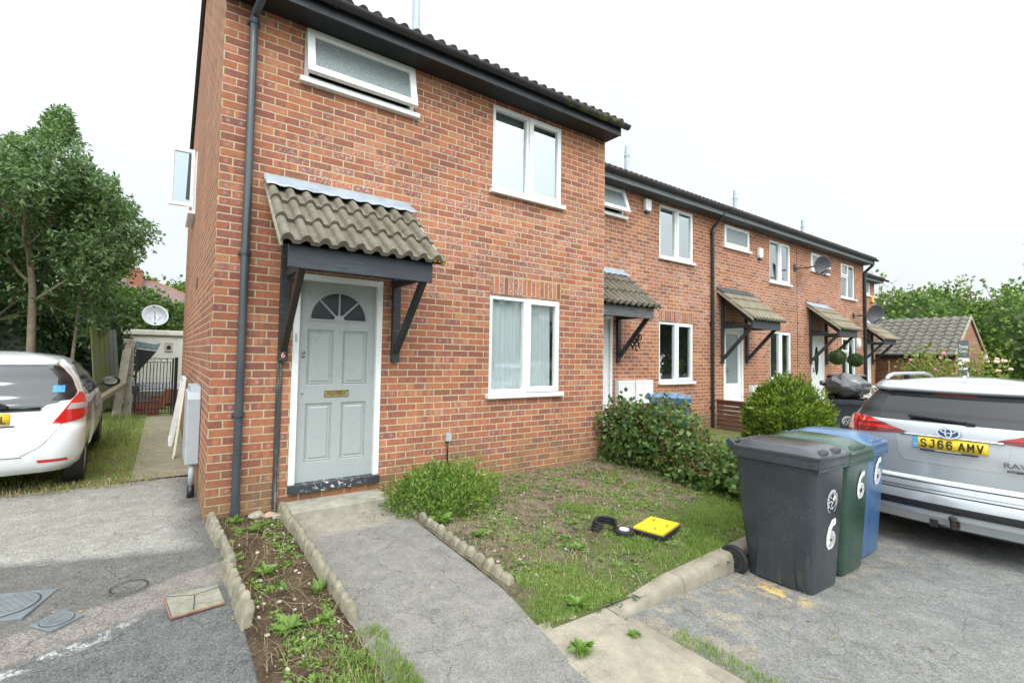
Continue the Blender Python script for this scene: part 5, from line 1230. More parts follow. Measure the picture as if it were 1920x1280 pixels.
    def front(x, z): # point and frame on the sloping front
        y = -.270 - (z - .03) * (.052 / (H - .085)) - .006
        return frame_M((x, y, z), (1, 0, 0), (0, -math.sin(slope), math.cos(slope)))
    if number:
        q = MB(); S = nsize
        # brush-painted figure: one closed loop with an open top stroke
        top = [(.25, .98), (.05, .95), (-.18, .72), (-.30, .42), (-.30, .16), (-.16, -.02)]; loop = [(-.28, .25 + .0)] + [(.0 + .27 * math.cos(a), .22 + .24 * math.sin(a)) for a in np.linspace(2.6, 2.6 + 6.0, 16)]
        F = front(*npos); o = None
        for path, wd in ((top, number), (loop, number * .95)):
            pp = [Vector((p[0] * S, (p[1] - .45) * S, .0015)) for p in path]; rr = random.Random(4)
            for i in range(len(pp) - 1):
                a, c = pp[i], pp[i + 1]; d = (c - a).normalized(); nn = Vector((-d.y, d.x, 0)) * wd * S * .5; e = d * wd * S * .22
                q.poly([F @ (a - e - nn), F @ (c + e - nn), F @ (c + e + nn), F @ (a - e + nn)])
                q.poly([F @ (a + Vector((math.cos(t * .63), math.sin(t * .63), .0004 / 1)) * wd * S * .5) for t in range(10)])
            q.poly([F @ (pp[-1] + Vector((math.cos(t * .63), math.sin(t * .63), 0)) * wd * S * .5) for t in range(10)])
        q.build('painted_number', M['white_paint'], b, recalc=False)
    if logo:
        q = MB(); F = front(*logo); r = .062
        def ringp(r0, r1, a0=0, a1=360, n=40):
            for k in range(n):
                t0, t1 = R_(a0 + (a1 - a0) * k / n), R_(a0 + (a1 - a0) * (k + 1) / n); q.poly([F @ Vector((rr * math.cos(t), rr * math.sin(t), .001)) for rr, t in ((r0, t0), (r1, t0), (r1, t1), (r0, t1))])
        ringp(r * .93, r); ringp(r * 1.42, r * 1.48, 215, 250, 8); ringp(r * 1.42, r * 1.48, 290, 325, 8)
        # hills, trees, bird
        def stroke(pts, w):
            for a, c in zip(pts, pts[1:]):
                a, c = Vector((*a, .0012)) * 1, Vector((*c, .0012)); d = (c - a).normalized(); nn = Vector((-d.y, d.x, 0)) * w / 2; q.poly([F @ (a - nn), F @ (c - nn), F @ (c + nn), F @ (a + nn)])
        stroke([(-.055, -.012), (-.035, .002), (-.012, -.004), (.0, -.018)], .007); stroke([(-.018, -.038), (.005, -.016), (.03, .002), (.056, .012)], .007)
        for cx, cy, rr in ((.015, .015, .012), (.028, .022, .014), (.042, .024, .013), (.034, .036, .012)): q.poly([F @ Vector((cx + rr * math.cos(t * .8), cy + rr * math.sin(t * .8), .0011)) for t in range(8)])
        stroke([(-.035, .026), (-.026, .034), (-.018, .028)], .006); stroke([(-.026, .022), (-.024, .040)], .005); q.poly([F @ Vector((.008 * math.cos(t * .8), -.048 + .006 * math.sin(t * .8), .0011)) for t in range(8)])
        lg = q.build('emblem', M['white_paint'], b, recalc=False)
        s_ = 'BUCKINGHAMSHIRE COUNCIL'; nn = len(s_)
        for i, ch in enumerate(s_):
            if ch == ' ': continue
            a = R_(210 - 240 * i / (nn - 1)); p = F @ Vector((r * 1.24 * math.cos(a), r * 1.24 * math.sin(a), .0012)); Fx = F.to_3x3(); tx = Fx @ Vector((math.sin(a), -math.cos(a), 0)); ty = Fx @ Vector((math.cos(a), math.sin(a), 0))
            cu = bpy.data.curves.new('l', 'FONT'); cu.body = ch; cu.size = .030; cu.align_x = 'CENTER'; cu.align_y = 'CENTER'; cu.resolution_u = 2; cu.offset = .001
            t_ = bpy.data.objects.new('l', cu); COL.objects.link(t_); me = bpy.data.meshes.new_from_object(t_.evaluated_get(bpy.context.evaluated_depsgraph_get())); bpy.data.objects.remove(t_)
            Fm = frame_M(p, tx, ty)
            base = len(q2.v) if i else 0
            if not i: q2 = MB()
            n0 = q2.pts([Fm @ v.co for v in me.vertices])
            for pl in me.polygons: q2.face([n0 + k for k in pl.vertices])
            bpy.data.meshes.remove(me)
        q2.build('lettering', M['white_paint'], b, recalc=False)
    return b
P_BLK = plastic('dark grey bin plastic', (.034, .041, .049)); P_GRN = plastic('green bin plastic', (.022, .056, .040)); P_BLU = plastic('blue bin plastic', (.050, .115, .235)); P_BL2 = plastic('pale blue lid plastic', (.09, .19, .36))
BG = 'wheelie bins of the terrace'
def lidmat(n, c):
    t = NT(n); p = t.obj(); f = t.mr(t.noise(p, 6., 5, .6), .3, .7, .85, 1.15); t.set(col=t.mix(1., c, t.comb(f, f, f), 'MULTIPLY'), rough=.20, spec=.7); t.bump(t.noise(p, 5., 3), .35, .01); return t.m
LIDM = {P_BLK.name: lidmat('dark grey lid', (.050, .055, .062)), P_GRN.name: lidmat('green lid', (.040, .085, .060)), P_BLU.name: lidmat('blue lid', (.085, .165, .29))}  # dark grey lid coloured lighter than its body, for the sky it reflects
bin_((3.905, -3.03, Rz(3.9) - .02), R_(-1), P_BLK, 'dark grey wheelie bin with a round emblem over a painted 6, nearest of the three', BG, .33, .175, (.05, .44), (.04, .70), 'flat', H=1.04)
bin_((4.53, -3.00, Rz(4.5) - .01), R_(0), P_GRN, 'green wheelie bin between the dark grey bin and the blue bin', BG, .25, .185, (.07, .74), None, 'dome', H=1.03)
bin_((5.115, -2.94, Rz(5.1) - .01), R_(1), P_BLU, 'blue wheelie bin with a white 6, beside the silver car', BG, .25, .20, (.07, .78), None, 'dome', H=1.03)
bk = bin_((10.2, -1.30, -.42), R_(-66), P_BLK, 'dark bin in the next court with a bulging black sack under its raised lid', BG, None, logo=(.0, .66), lid='flat', open_lid=-40, H=1.04)
bin_((6.75, .05, -.26), R_(35), P_BLU, 'blue wheelie bin with only its lid showing above the bramble hedge', BG, None, lid='flat', H=.90)
# refuse sack
sk = empty('refuse_sack', (10.06, -1.36, .86), R_(-66), 'black refuse sack squeezed under the raised bin lid', 'bin bag')
bm = bmesh.new(); bmesh.ops.create_icosphere(bm, subdivisions=5, radius=1)
for v in bm.verts:
    q = v.co.copy(); a = math.atan2(q.z, q.x); cr = .05 * math.sin(a * 9 + 3 * q.y) * (1 - abs(q.y)) + .08 * mnoise.noise(q * 2.2) + .035 * abs(mnoise.noise(q * 7)); rr = 1 + cr
    v.co = Vector((q.x * .35 * rr, q.y * .28 * rr, q.z * .23 * rr))
me = bpy.data.meshes.new('sack'); bm.to_mesh(me); bm.free()
t_ = NT('black polythene'); t_.set(col=(.022, .022, .025), rough=.24, spec=.8, coat=1., coatr=.12); mp = t_.n('ShaderNodeMapping'); mp.inputs['Scale'].default_value = (5, 14, 14); t_.l(t_.obj(), mp.inputs[0]); t_.bump(t_.noise(mp.outputs[0], 1.2, 5, .65, 1.), .9, .03); M['polythene'] = t_.m
link_mesh('sack', me, t_.m, sk, True)
b = MB(); b.tube([(-.26, -.05, .05), (-.33, -.08, .07), (-.37, -.10, .05), (-.38, -.10, .0)], [.02, .03, .055, .03], 10); b.build('knot', t_.m, sk, smooth=True)

# ================================================================== CARS
def lerp(tab, z):
    if z <= tab[0][0]: return tab[0][1]
    for (a, b), (c, d) in zip(tab, tab[1:]):
        if z <= c: u = (z - a) / (c - a); u = u * u * (3 - 2 * u) * .5 + u * .5; return b + (d - b) * u
    return tab[-1][1]
class Shell:
    def __init__(s, rear, half, front, cx, cy, bow, fbow=.10, fc=(.35, .45)):
        s.rear, s.half, s.front, s.cx, s.cy, s.bow, s.fbow, s.fc = rear, half, front, cx, cy, bow, fbow, fc
    def half_ring(s, z):
        w = lerp(s.half, z); r = lerp(s.rear, z); f = lerp(s.front, z); cx, cy = lerp(s.cx, z), lerp(s.cy, z); P = []
        xe = w - cx; B = lambda x: lerp(s.bow, z) * (x / w) ** 2
        for k in range(14): x = xe * k / 14; P.append((x, r + B(x)))
        y0 = r + B(xe); sl = 2 * lerp(s.bow, z) * xe / w / w
        for k in range(17):
            a = math.pi / 2 * k / 16; e = 2 / 2.25; P.append((xe + cx * math.sin(a) ** e, y0 + cy * (1 - math.cos(a) ** e) + sl * cx * math.sin(a) * .0))
        ya = y0 + cy; fx, fy = s.fc; yb = f - s.fbow - fy
        for k in range(1, 40): P.append((w - .0 - .02 * (max(0, k / 40 - .5)) ** 2, ya + (yb - ya) * k / 40))
        for k in range(13):
            a = math.pi / 2 * k / 12; P.append((w - fx + (fx - .005) * math.cos(a), yb + fy * math.sin(a)))
        for k in range(1, 7): x = (w - fx) * (1 - k / 6); P.append((x, f - s.fbow * (x / max(w - fx, .01)) ** 2 if w - fx > 0 else f))
        return [Vector((x, y, z)) for x, y in P]
    def at(s, a, z, mode='s'):
        R = s.half_ring(z); sgn = 1
        if mode == 's':
            sgn = 1 if a >= 0 else -1; a = abs(a); acc = 0
            for p, q in zip(R, R[1:]):
                L = (q - p).length
                if acc + L >= a: v = p + (q - p) * ((a - acc) / max(L, 1e-9)); break
                acc += L
            else: v = R[-1]
        else: # mode 'r'/'l': position along the flank by y
            sgn = 1 if mode == 'r' else -1
            for p, q in zip(R[14:], R[15:]):
                if q.y >= a and q.x > .2: v = p + (q - p) * max(0, (a - p.y) / max(q.y - p.y, 1e-9)); break
            else: v = R[-8]
        return Vector((v.x * sgn, v.y, v.z))
    def body(s, zs, roofz, dome=.05):
        rows = []
        for z in zs:
            h = s.half_ring(z); rows.append(h + [Vector((-p.x, p.y, p.z)) for p in reversed(h[1:-1])])
        top = rows[-1]; c = sum((p for p in top), Vector()) / len(top)
        for k in (.93, .84, .7, .5, .3, .1): rows.append([Vector((c.x + (p.x - c.x) * k, c.y + (p.y - c.y) * k, zs[-1] + dome * (1 - k * k))) for p in top])
        m = MB(); m.grid(rows, closed=True); n = len(rows[0]); m.face([(len(rows) - 1) * n + i for i in range(n)]); m.face(list(range(n))[::-1]); return m
    def patch(s, left, right, off=.004, mode='s', nz=14, nx=16, curve=None):
        """left/right: tables z -> a; shared z range"""
        z0, z1 = left[0][0], left[-1][0]; m = MB(); rows = []
        def lin(tab, z):
            for (a, b), (c, d) in zip(tab, tab[1:]):
                if z <= c + 1e-9: return b + (d - b) * (z - a) / (c - a)
            return tab[-1][1]
        for j in range(nz + 1):
            z = z0 + (z1 - z0) * j / nz; a, b = lin(left, z), lin(right, z); row = []
            for i in range(nx + 1):
                u = a + (b - a) * i / nx; p = s.at(u, z, mode); e = .004
                du = s.at(u + e, z, mode) - s.at(u - e, z, mode); dz = s.at(u, z + e, mode) - s.at(u, z - e, mode); n = du.cross(dz)
                n = n.normalized() if n.length > 1e-12 else Vector((0, -1, 0))
                cen = Vector((0, 2., .8))
                if n.dot(p - cen) < 0: n = -n
                row.append(p + n * off)
            rows.append(row)
        m.grid(rows); return m
def car_paint(name, c, flake=0., rough=.22, dirt=.0):
    t = NT(name); col = c
    if dirt: col = t.mix(t.math('MULTIPLY', t.mr(t.sep(t.obj())[2], .75, .15, 0, 1), t.mr(t.noise(t.obj(), 6., 4), .35, .65, 0, dirt)), c, (.25, .23, .19))
    t.set(col=col, rough=rough, metal=flake, coat=1., coatr=.04, spec=.5); return t.m
CAR_GLASS = (lambda t: (t.set(col=(.012, .016, .018), rough=.08, spec=.6, ior=1.75), t.m)[1])(NT('car glass'))
def lamp_mat(name, c, em=0.):
    t = NT(name); w = t.n('ShaderNodeTexWave'); w.inputs['Scale'].default_value = 28; w.bands_direction = 'Z'; t.l(t.obj(), w.inputs[0]); f = t.mr(w.outputs[1], 0, 1, .75, 1.15)
    t.set(col=t.mix(1., c, t.comb(f, f, f), 'MULTIPLY'), rough=.12, coat=1., spec=.6); return t.m
LR, LW, LD = lamp_mat('red tail lens', (.62, .012, .010)), lamp_mat('clear lens', (.55, .52, .50)), lamp_mat('dark red lens', (.20, .012, .014))
M['plate'] = simple('yellow reflective plate', (.85, .60, .03), .35, var=.02)
M['seam'] = simple('panel gap', (.02, .02, .02), .7)
GL = {'S': [[(.95,.85),(.7,1),(.3,1),(.05,.85),(.05,.65),(.3,.52),(.7,.48),(.95,.35),(.95,.15),(.7,0),(.3,0),(.05,.15)]], 'J': [[(.35,1),(.85,1),(.85,.2),(.65,0),(.3,0),(.08,.2)]],
 '6': [[(.9,.85),(.7,1),(.3,1),(.08,.8),(.08,.2),(.3,0),(.7,0),(.92,.2),(.92,.42),(.7,.6),(.3,.6),(.08,.42)]], 'A': [[(.02,0),(.5,1),(.98,0)],[(.2,.3),(.8,.3)]], 'M': [[(.03,0),(.03,1),(.5,.35),(.97,1),(.97,0)]], 'V': [[(.02,1),(.5,0),(.98,1)]], 'F': [[(.1,0),(.1,1),(.92,1)],[(.1,.52),(.75,.52)]], 'L': [[(.1,1),(.1,0),(.92,0)]], ' ': []}
def plate_text(s, par, F, h=.079, w=.048, gap=.013, th=.0125):
    m = MB(); tot = sum((w if c != ' ' else .012) + gap for c in s) - gap; x = -tot / 2; zz = .0004
    for ch in s:
        for st in GL[ch]:
            P = [Vector((x + th / 2 + a * (w - th), -h / 2 + th / 2 + b * (h - th), 0)) for a, b in st]
            for a, b in zip(P, P[1:]):
                d = (b - a).normalized(); n_ = Vector((-d.y, d.x, 0)) * th / 2; e = d * th * .35; zz += .00004; k = Vector((0, 0, zz)); m.poly([F @ (a - e - n_ + k), F @ (b + e - n_ + k), F @ (b + e + n_ + k), F @ (a - e + n_ + k)])
        x += (w if ch != ' ' else .012) + gap
    return m.build('registration', M['seam'], par, recalc=False)
def wheel(car, x, y, r, side, w=.19, label=None):
    F = frame_M((x, y, r), (0, 1, 0), (0, 0, 1)); F = F if side > 0 else frame_M((x, y, r), (0, -1, 0), (0, 0, 1)); m = MB()
    m.lathe([(r * .64, -w / 2), (r * .93, -w / 2), (r, -w * .36), (r, w * .36), (r * .95, w * .47), (r * .80, w * .52), (r * .66, w * .48), (r * .64, w * .30)], M=F, seg=48); o = m.build('wheel', M['rubber'], car); auto_smooth(o, 35)
    q = MB(); q.lathe([(r * .62, .02), (r * .66, w * .44), (r * .63, w * .45), (r * .6, .03)], M=F, seg=40)
    for k in range(7):
        a = k * .8976; p0 = F @ Vector((r * .12 * math.cos(a), r * .12 * math.sin(a), w * .42)); p1 = F @ Vector((r * .62 * math.cos(a), r * .62 * math.sin(a), w * .40)); q.bar(p0, p1, r * .13, .02, up=F.to_3x3() @ Vector((0, 0, 1)))
    q.lathe([(r * .17, w * .36), (r * .15, w * .46), (r * .05, w * .47)], M=F, seg=20); q.build('rim', M['lead'], o, bevel=.003); return o
def cut_arches(o, arches, hw):
    m = MB()
    for y, r, z in arches:
        for sx in (-1, 1): m.tube([(sx * (hw - .24), y, z), (sx * (hw + .3), y, z)], r, 40)
    c = m.build('cutter', M['rubber'], None); b = o.modifiers.new('b', 'BOOLEAN'); b.operation = 'DIFFERENCE'; b.solver = 'EXACT'; b.object = c; bpy.context.view_layer.update(); bake(o); bpy.data.objects.remove(c)
    auto_smooth(o, 28)

# ---- white hatchback -------------------------------------------------
JW = car_paint('white car paint', (.78, .82, .83), 0., .25, .25)
jz = empty('parked_car', (-1.875, 1.78, -.235), R_(1.6), 'white hatchback seen from behind with red tail lamp, parked on grass by the trees', 'car', 'parked cars')
JS = Shell(rear=[(.22, .10), (.28, .03), (.40, .0), (.55, .0), (.66, .03), (.70, .075), (.74, .085), (.92, .10), (1.0, .16), (1.15, .27), (1.30, .40), (1.345, .43), (1.39, .52), (1.43, .66)],
           half=[(.22, .76), (.30, .82), (.45, .845), (.68, .848), (.72, .842), (.90, .835), (.98, .81), (1.15, .745), (1.30, .665), (1.38, .60), (1.43, .52)],
           front=[(.22, 3.80), (.45, 3.88), (.65, 3.80), (.80, 3.55), (.92, 3.15), (1.0, 2.95), (1.2, 2.55), (1.38, 2.15), (1.43, 1.95)],
           cx=[(.22, .30), (.7, .26), (.95, .22), (1.3, .15), (1.43, .16)], cy=[(.22, .36), (.7, .30), (.95, .34), (1.2, .42), (1.43, .40)], bow=[(.22, .10), (.7, .08), (1.0, .07), (1.43, .10)])
zs = [.22, .235, .26, .30, .36, .44, .52, .58, .62, .65, .68, .695, .71, .73, .76, .82, .88, .92, .96, 1.0, 1.05, 1.1, 1.15, 1.2, 1.25, 1.29, 1.32, 1.345, 1.365, 1.39, 1.41, 1.43]
jb_ = JS.body(zs, 1.47, .055).build('body', JW, jz); cut_arches(jb_, [(.60, .335, .29), (3.10, .335, .29)], .848)
def P_(name, mat, L, Rr, par=jz, sh=JS, **k): o = sh.patch(L, Rr, **k).build(name, mat, par, smooth=True, recalc=False); return o
P_('rear_window', CAR_GLASS, [(.885, -.48), (.925, -.53), (.975, -.74), (1.05, -.82), (1.20, -.76), (1.33, -.60)], [(.885, .48), (.925, .53), (.975, .74), (1.05, .82), (1.20, .76), (1.33, .60)], nx=40, nz=22)
P_('rear_window_border', M['black_plastic'], [(.965, .56), (1.05, .62), (1.2, .59), (1.30, .50)], [(.965, .72), (1.05, .815), (1.2, .755), (1.30, .64)], off=.0055, nx=14, nz=20)
P_('rear_window_border', M['black_plastic'], [(.965, -.72), (1.05, -.815), (1.2, -.755), (1.30, -.64)], [(.965, -.56), (1.05, -.62), (1.2, -.59), (1.30, -.50)], off=.0055, nx=14, nz=20)
for sx in (1, -1):
    T = lambda tab: [(z, a * sx) for z, a in tab]
    lm = P_('tail_lamp', LR, T([(.725, .58), (.80, .63), (.90, .69), (.975, .745), (1.035, .83)]), T([(.725, .68), (.76, .88), (.82, 1.02), (.90, 1.08), (.97, 1.06), (1.035, .90)]), off=.012, nx=18, nz=22)
    P_('clear_lens', LW, T([(.868, .69), (.925, .72)]), T([(.868, 1.0), (.925, 1.0)]), lm, off=.015, nx=12, nz=4)
    P_('bumper_reflector', LR, T([(.335, .50), (.365, .48)]), T([(.335, .74), (.365, .73)]), off=.006, nx=8, nz=2)
    md = 'r' if sx > 0 else 'l'
    sw = P_('side_window', CAR_GLASS, [(.985, 1.05), (1.10, .82), (1.22, .90), (1.36, 1.20)], [(.985, 2.85), (1.10, 2.65), (1.22, 2.42), (1.36, 1.95)], mode=md, off=.004, nx=30, nz=14)
    for (ya, yb) in ((1.30, 1.34), (1.98, 2.05)):
        P_('pillar_trim', M['black_plastic'], [(.985, ya), (1.36, ya - .02)], [(.985, yb), (1.36, yb - .02)], sw, mode=md, off=.007, nx=2, nz=10)
    P_('window_seal', M['black_plastic'], [(.965, 1.02), (.985, 1.02)], [(.965, 2.9), (.985, 2.9)], mode=md, off=.006, nx=30, nz=1)
    for yy in (1.16, 2.02, 2.92): P_('door_gap', M['seam'], [(.34, yy - .004), (.96, yy - .004)], [(.34, yy + .002), (.96, yy + .002)], mode=md, off=.0015, nx=1, nz=20)
    P_('door_handle', JW, [(.83, 1.35), (.855, 1.35)], [(.83, 1.52), (.855, 1.52)], mode=md, off=.03, nx=4, nz=2)
    mm = MB(); mm.lathe([(.001, -.05), (.07, -.045), (.095, -.01), (.085, .04), (.04, .07)], M=Matrix.Translation((sx * .955, 2.75, 1.03)) @ Matrix.Diagonal((1.25, .7, .9, 1)) @ Matrix.Rotation(R_(90), 4, 'X'), seg=20); mm.bar((sx * .80, 2.78, .98), (sx * .92, 2.76, .99), .05, .03)
    mo = mm.build('door_mirror', M['black_plastic'], jz); auto_smooth(mo, 50)
    mg = MB(); mg.poly([(sx * .955 + .085 * math.cos(t * .5236) * 1., 2.690, 1.03 + .052 * math.sin(t * .5236)) for t in range(12)]); mg.build('mirror_glass', M['chrome'], mo, recalc=False)
for (a, b) in (((.30, -.80), (.66, -.66)),): pass
P_('tailgate_gap', M['seam'], [(.42, .36), (.50, .50), (.60, .585), (.725, .66)], [(.42, .37), (.50, .507), (.60, .592), (.725, .667)], off=.0015, nx=1, nz=16)
P_('tailgate_gap', M['seam'], [(.405, -.40), (.411, -.40)], [(.405, .37), (.411, .37)], off=.0015, nx=10, nz=1)
P_('handle_recess', M['seam'], [(.865, -.48), (.885, -.50)], [(.865, .48), (.885, .50)], off=.005, nx=14, nz=1)
pl = P_('number_plate', M['plate'], [(.735, -.26), (.85, -.26)], [(.735, .26), (.85, .26)], off=.014, nx=6, nz=2); pl.modifiers.new('s', 'SOLIDIFY').thickness = .006
P_('plate_shadow_gap', M['seam'], [(.71, -.30), (.725, -.30)], [(.71, .30), (.725, .30)], off=.004, nx=6, nz=1)
plate_text('FL', pl, frame_M((.185, .064, .792), (1, 0, 0), (0, .05, 1)), .079)
wp = MB(); wp.bar((-.28, .075, 1.0), (.16, .065, .955), .022, .028); wp.bar((.16, .065, .955), (.24, .07, .915), .045, .035); wp.build('rear_wiper', M['black_plastic'], jz, bevel=.006)
stk = P_('window_sticker', simple('blue parking sticker', (.06, .30, .62), .5, var=.5, nscale=60), [(1.045, .56), (1.115, .56)], [(1.045, .66), (1.115, .66)], off=.009, nx=4, nz=3)
sp = P_('rear_spoiler', JW, [(1.335, -.58), (1.365, -.60), (1.39, -.56)], [(1.335, .58), (1.365, .60), (1.39, .56)], off=.022, nx=24, nz=4); sp.modifiers.new('s', 'SOLIDIFY').thickness = .02
for x, y in ((.745, .60), (-.745, .60), (.745, 3.10), (-.745, 3.10)): wheel(jz, x, y, .290, 1 if x > 0 else -1)
b = MB(); b.box(-.6, .6, .35, 3.5, .17, .24); b.cyl((-.35, .06, .24), (-.35, .35, .24), .03, 10); b.build('underbody', M['black_plastic'], jz)

# ---- silver SUV ------------------------------------------------------
SV = car_paint('silver car paint', (.50, .53, .55), .5, .24, .12)
rv = empty('parked_car', (5.70, -3.62, -.452), R_(-90), 'silver estate-type SUV with yellow plate and roof rails beside the wheelie bins', 'car', 'parked cars')
RS = Shell(rear=[(.20, .14), (.24, .04), (.34, .0), (.42, .0), (.52, .02), (.545, .035), (.63, .06), (.66, .085), (.90, .10), (1.12, .12), (1.17, .14), (1.25, .20), (1.46, .38), (1.50, .42), (1.56, .60)],
           half=[(.20, .72), (.28, .80), (.5, .865), (.8, .885), (1.05, .885), (1.15, .87), (1.25, .82), (1.40, .755), (1.50, .70), (1.56, .62)],
           front=[(.20, 4.45), (.5, 4.55), (.85, 4.45), (1.0, 4.0), (1.1, 3.35), (1.3, 2.9), (1.5, 2.4), (1.56, 2.2)],
           cx=[(.2, .26), (.6, .22), (1.0, .24), (1.2, .26), (1.5, .22)], cy=[(.2, .30), (.6, .26), (1.0, .30), (1.2, .42), (1.5, .45)], bow=[(.2, .08), (.6, .08), (1.1, .07), (1.5, .12)])
zs = [.20, .215, .24, .29, .32, .34, .36, .42, .46, .52, .535, .545, .56, .60, .63, .645, .66, .70, .8, .9, 1.0, 1.06, 1.12, 1.15, 1.17, 1.2, 1.25, 1.3, 1.35, 1.4, 1.44, 1.47, 1.5, 1.53, 1.56]
rb = RS.body(zs, 1.6, .06).build('body', SV, rv); cut_arches(rb, [(.95, .39, .35), (3.62, .39, .35)], .885)
CAR_GLASS = (lambda t: (t.set(col=(.008, .010, .012), rough=.05, spec=.5, ior=1.6), t.m)[1])(NT('tinted car glass'))
def Q_(name, mat, L, Rr, par=rv, **k): o = RS.patch(L, Rr, **k).build(name, mat, par, smooth=True, recalc=False); return o
Q_('rear_window', CAR_GLASS, [(1.185, -.66), (1.22, -.80), (1.30, -.80), (1.455, -.70)], [(1.185, .66), (1.22, .80), (1.30, .80), (1.455, .70)], nx=40, nz=20)
Q_('rear_window_border', M['black_plastic'], [(1.20, -.78), (1.30, -.80), (1.45, -.70)], [(1.20, -.55), (1.30, -.56), (1.45, -.52)], off=.0055, nx=10, nz=16)
Q_('rear_window_border', M['black_plastic'], [(1.20, .55), (1.30, .56), (1.45, .52)], [(1.20, .78), (1.30, .80), (1.45, .70)], off=.0055, nx=10, nz=16)
Q_('rear_window_border', M['black_plastic'], [(1.42, -.56), (1.46, -.66)], [(1.42, .56), (1.46, .66)], off=.005, nx=20, nz=2)
sp = Q_('rear_spoiler', SV, [(1.455, -.66), (1.475, -.71), (1.52, -.68)], [(1.455, .66), (1.475, .71), (1.52, .68)], off=.055, nx=30, nz=6); sp.modifiers.new('s', 'SOLIDIFY').thickness = .05
Q_('high_brake_lamp', LD, [(1.435, -.15), (1.45, -.15)], [(1.435, .15), (1.45, .15)], off=.008, nx=6, nz=1)
for sx in (1, -1):
    T = lambda tab: [(z, a * sx) for z, a in tab]; md = 'r' if sx > 0 else 'l'
    l1 = Q_('tail_lamp', LR, T([(1.035, .74), (1.10, .74), (1.19, .74)]), T([(1.035, .98), (1.10, 1.08), (1.19, .97)]), off=.014, nx=12, nz=14)
    Q_('clear_lens', LW, T([(1.045, .76), (1.17, .80)]), T([(1.045, .84), (1.17, .86)]), l1, off=.018, nx=6, nz=8)
    l2 = Q_('tailgate_lamp', LD, T([(1.035, .66), (1.055, .34), (1.075, .31), (1.19, .66)]), T([(1.035, .725), (1.055, .725), (1.075, .725), (1.19, .725)]), off=.014, nx=14, nz=16)
    Q_('light_bar', LR, T([(1.085, .36), (1.115, .44)]), T([(1.085, .72), (1.115, .72)]), l2, off=.018, nx=10, nz=3)
    Q_('light_bar', LR, T([(1.135, .52), (1.175, .62)]), T([(1.135, .72), (1.175, .72)]), l2, off=.018, nx=8, nz=3)
    sw = Q_('side_window', CAR_GLASS, [(1.16, 1.15), (1.30, .72), (1.45, .95)], [(1.16, 3.3), (1.30, 2.95), (1.45, 2.55)], mode=md, off=.004, nx=30, nz=10)
    for (ya, yb) in ((1.45, 1.51), (2.15, 2.23)): Q_('pillar_trim', M['black_plastic'], [(1.16, ya), (1.45, ya - .02)], [(1.16, yb), (1.45, yb - .02)], sw, mode=md, off=.007, nx=2, nz=8)
    r_ = MB(); r_.tube([(sx * .66, .78, 1.555), (sx * .665, .88, 1.60), (sx * .67, 1.05, 1.625), (sx * .67, 2.2, 1.63), (sx * .655, 2.45, 1.60), (sx * .65, 2.55, 1.56)], [.012, .022, .022, .022, .02, .012], 10)
    ro = r_.build('roof_rail', SV, rv, smooth=True); f_ = MB(); f_.box(sx * .66 - .03, sx * .66 + .03, .72, .86, 1.54, 1.575); f_.build('rail_foot', M['black_plastic'], ro, bevel=.008); f_ = MB(); f_.box(sx * .66 - .03, sx * .66 + .03, 1.5, 1.6, 1.56, 1.61); f_.build('rail_foot', M['black_plastic'], ro, bevel=.008)
    mm = MB(); mm.lathe([(.001, -.06), (.09, -.05), (.12, -.01), (.10, .05), (.05, .08)], M=Matrix.Translation((sx * 1.0, 3.0, 1.16)) @ Matrix.Diagonal((1.2, .7, .9, 1)) @ Matrix.Rotation(R_(90), 4, 'X'), seg=20); mm.bar((sx * .84, 3.0, 1.12), (sx * .95, 3.0, 1.13), .05, .03); auto_smooth(mm.build('door_mirror', SV, rv), 50)
    for yy in (1.3, 2.2, 3.2): Q_('door_gap', M['seam'], [(.40, yy - .004), (1.14, yy - .004)], [(.40, yy + .002), (1.14, yy + .002)], mode=md, off=.0015, nx=1, nz=20)
    Q_('lamp_gap', M['seam'], T([(1.03, .727), (1.20, .727)]), T([(1.03, .738), (1.20, .738)]), off=.008, nx=1, nz=8)
    Q_('tailgate_gap', M['seam'], T([(.665, .55), (.74, .66), (.90, .715), (1.03, .727)]), T([(.665, .56), (.74, .668), (.90, .722), (1.03, .734)]), off=.002, nx=1, nz=14)
# plate recess, chrome strip, badge
Q_('chrome_strip', M['chrome'], [(1.045, -.36), (1.062, -.35)], [(1.045, .36), (1.062, .35)], off=.020, nx=20, nz=1).modifiers.new('s', 'SOLIDIFY').thickness = .02
Q_('plate_surround', car_paint('silver recess', (.48, .50, .52), .4, .3), [(.80, -.33), (.84, -.37), (1.04, -.40)], [(.80, .33), (.84, .37), (1.04, .40)], off=.003, nx=24, nz=8)
for sx in (): Q_('recess_edge', SV, [(.80, sx * .335), (.84, sx * .375), (1.045, sx * .405)], [(.80, sx * .35), (.84, sx * .395), (1.045, sx * .43)], off=.014, nx=3, nz=8).modifiers.new('s', 'SOLIDIFY').thickness = .01
pl = Q_('number_plate', M['plate'], [(.935, -.26), (1.045, -.26)], [(.935, .26), (1.045, .26)], off=.016, nx=8, nz=2); pl.modifiers.new('s', 'SOLIDIFY').thickness = .006
Q_('plate_band', simple('blue plate band', (.05, .33, .70), .4), [(.937, -.258), (1.043, -.258)], [(.937, -.222), (1.043, -.222)], pl, off=.018, nx=2, nz=2)
Q_('plate_mark', M['plate'], [(.965, -.252), (.972, -.252)], [(.965, -.230), (.972, -.230)], pl, off=.0192, nx=2, nz=1)
plate_text('SJ66 AMV', pl, frame_M((.018, .077, .990), (1, 0, 0), (0, .05, 1)), .080, .050, .011)
b = MB(); b.box(-.20, .20, .055, .075, .918, .930); b.build('plate_base', M['black_plastic'], rv)
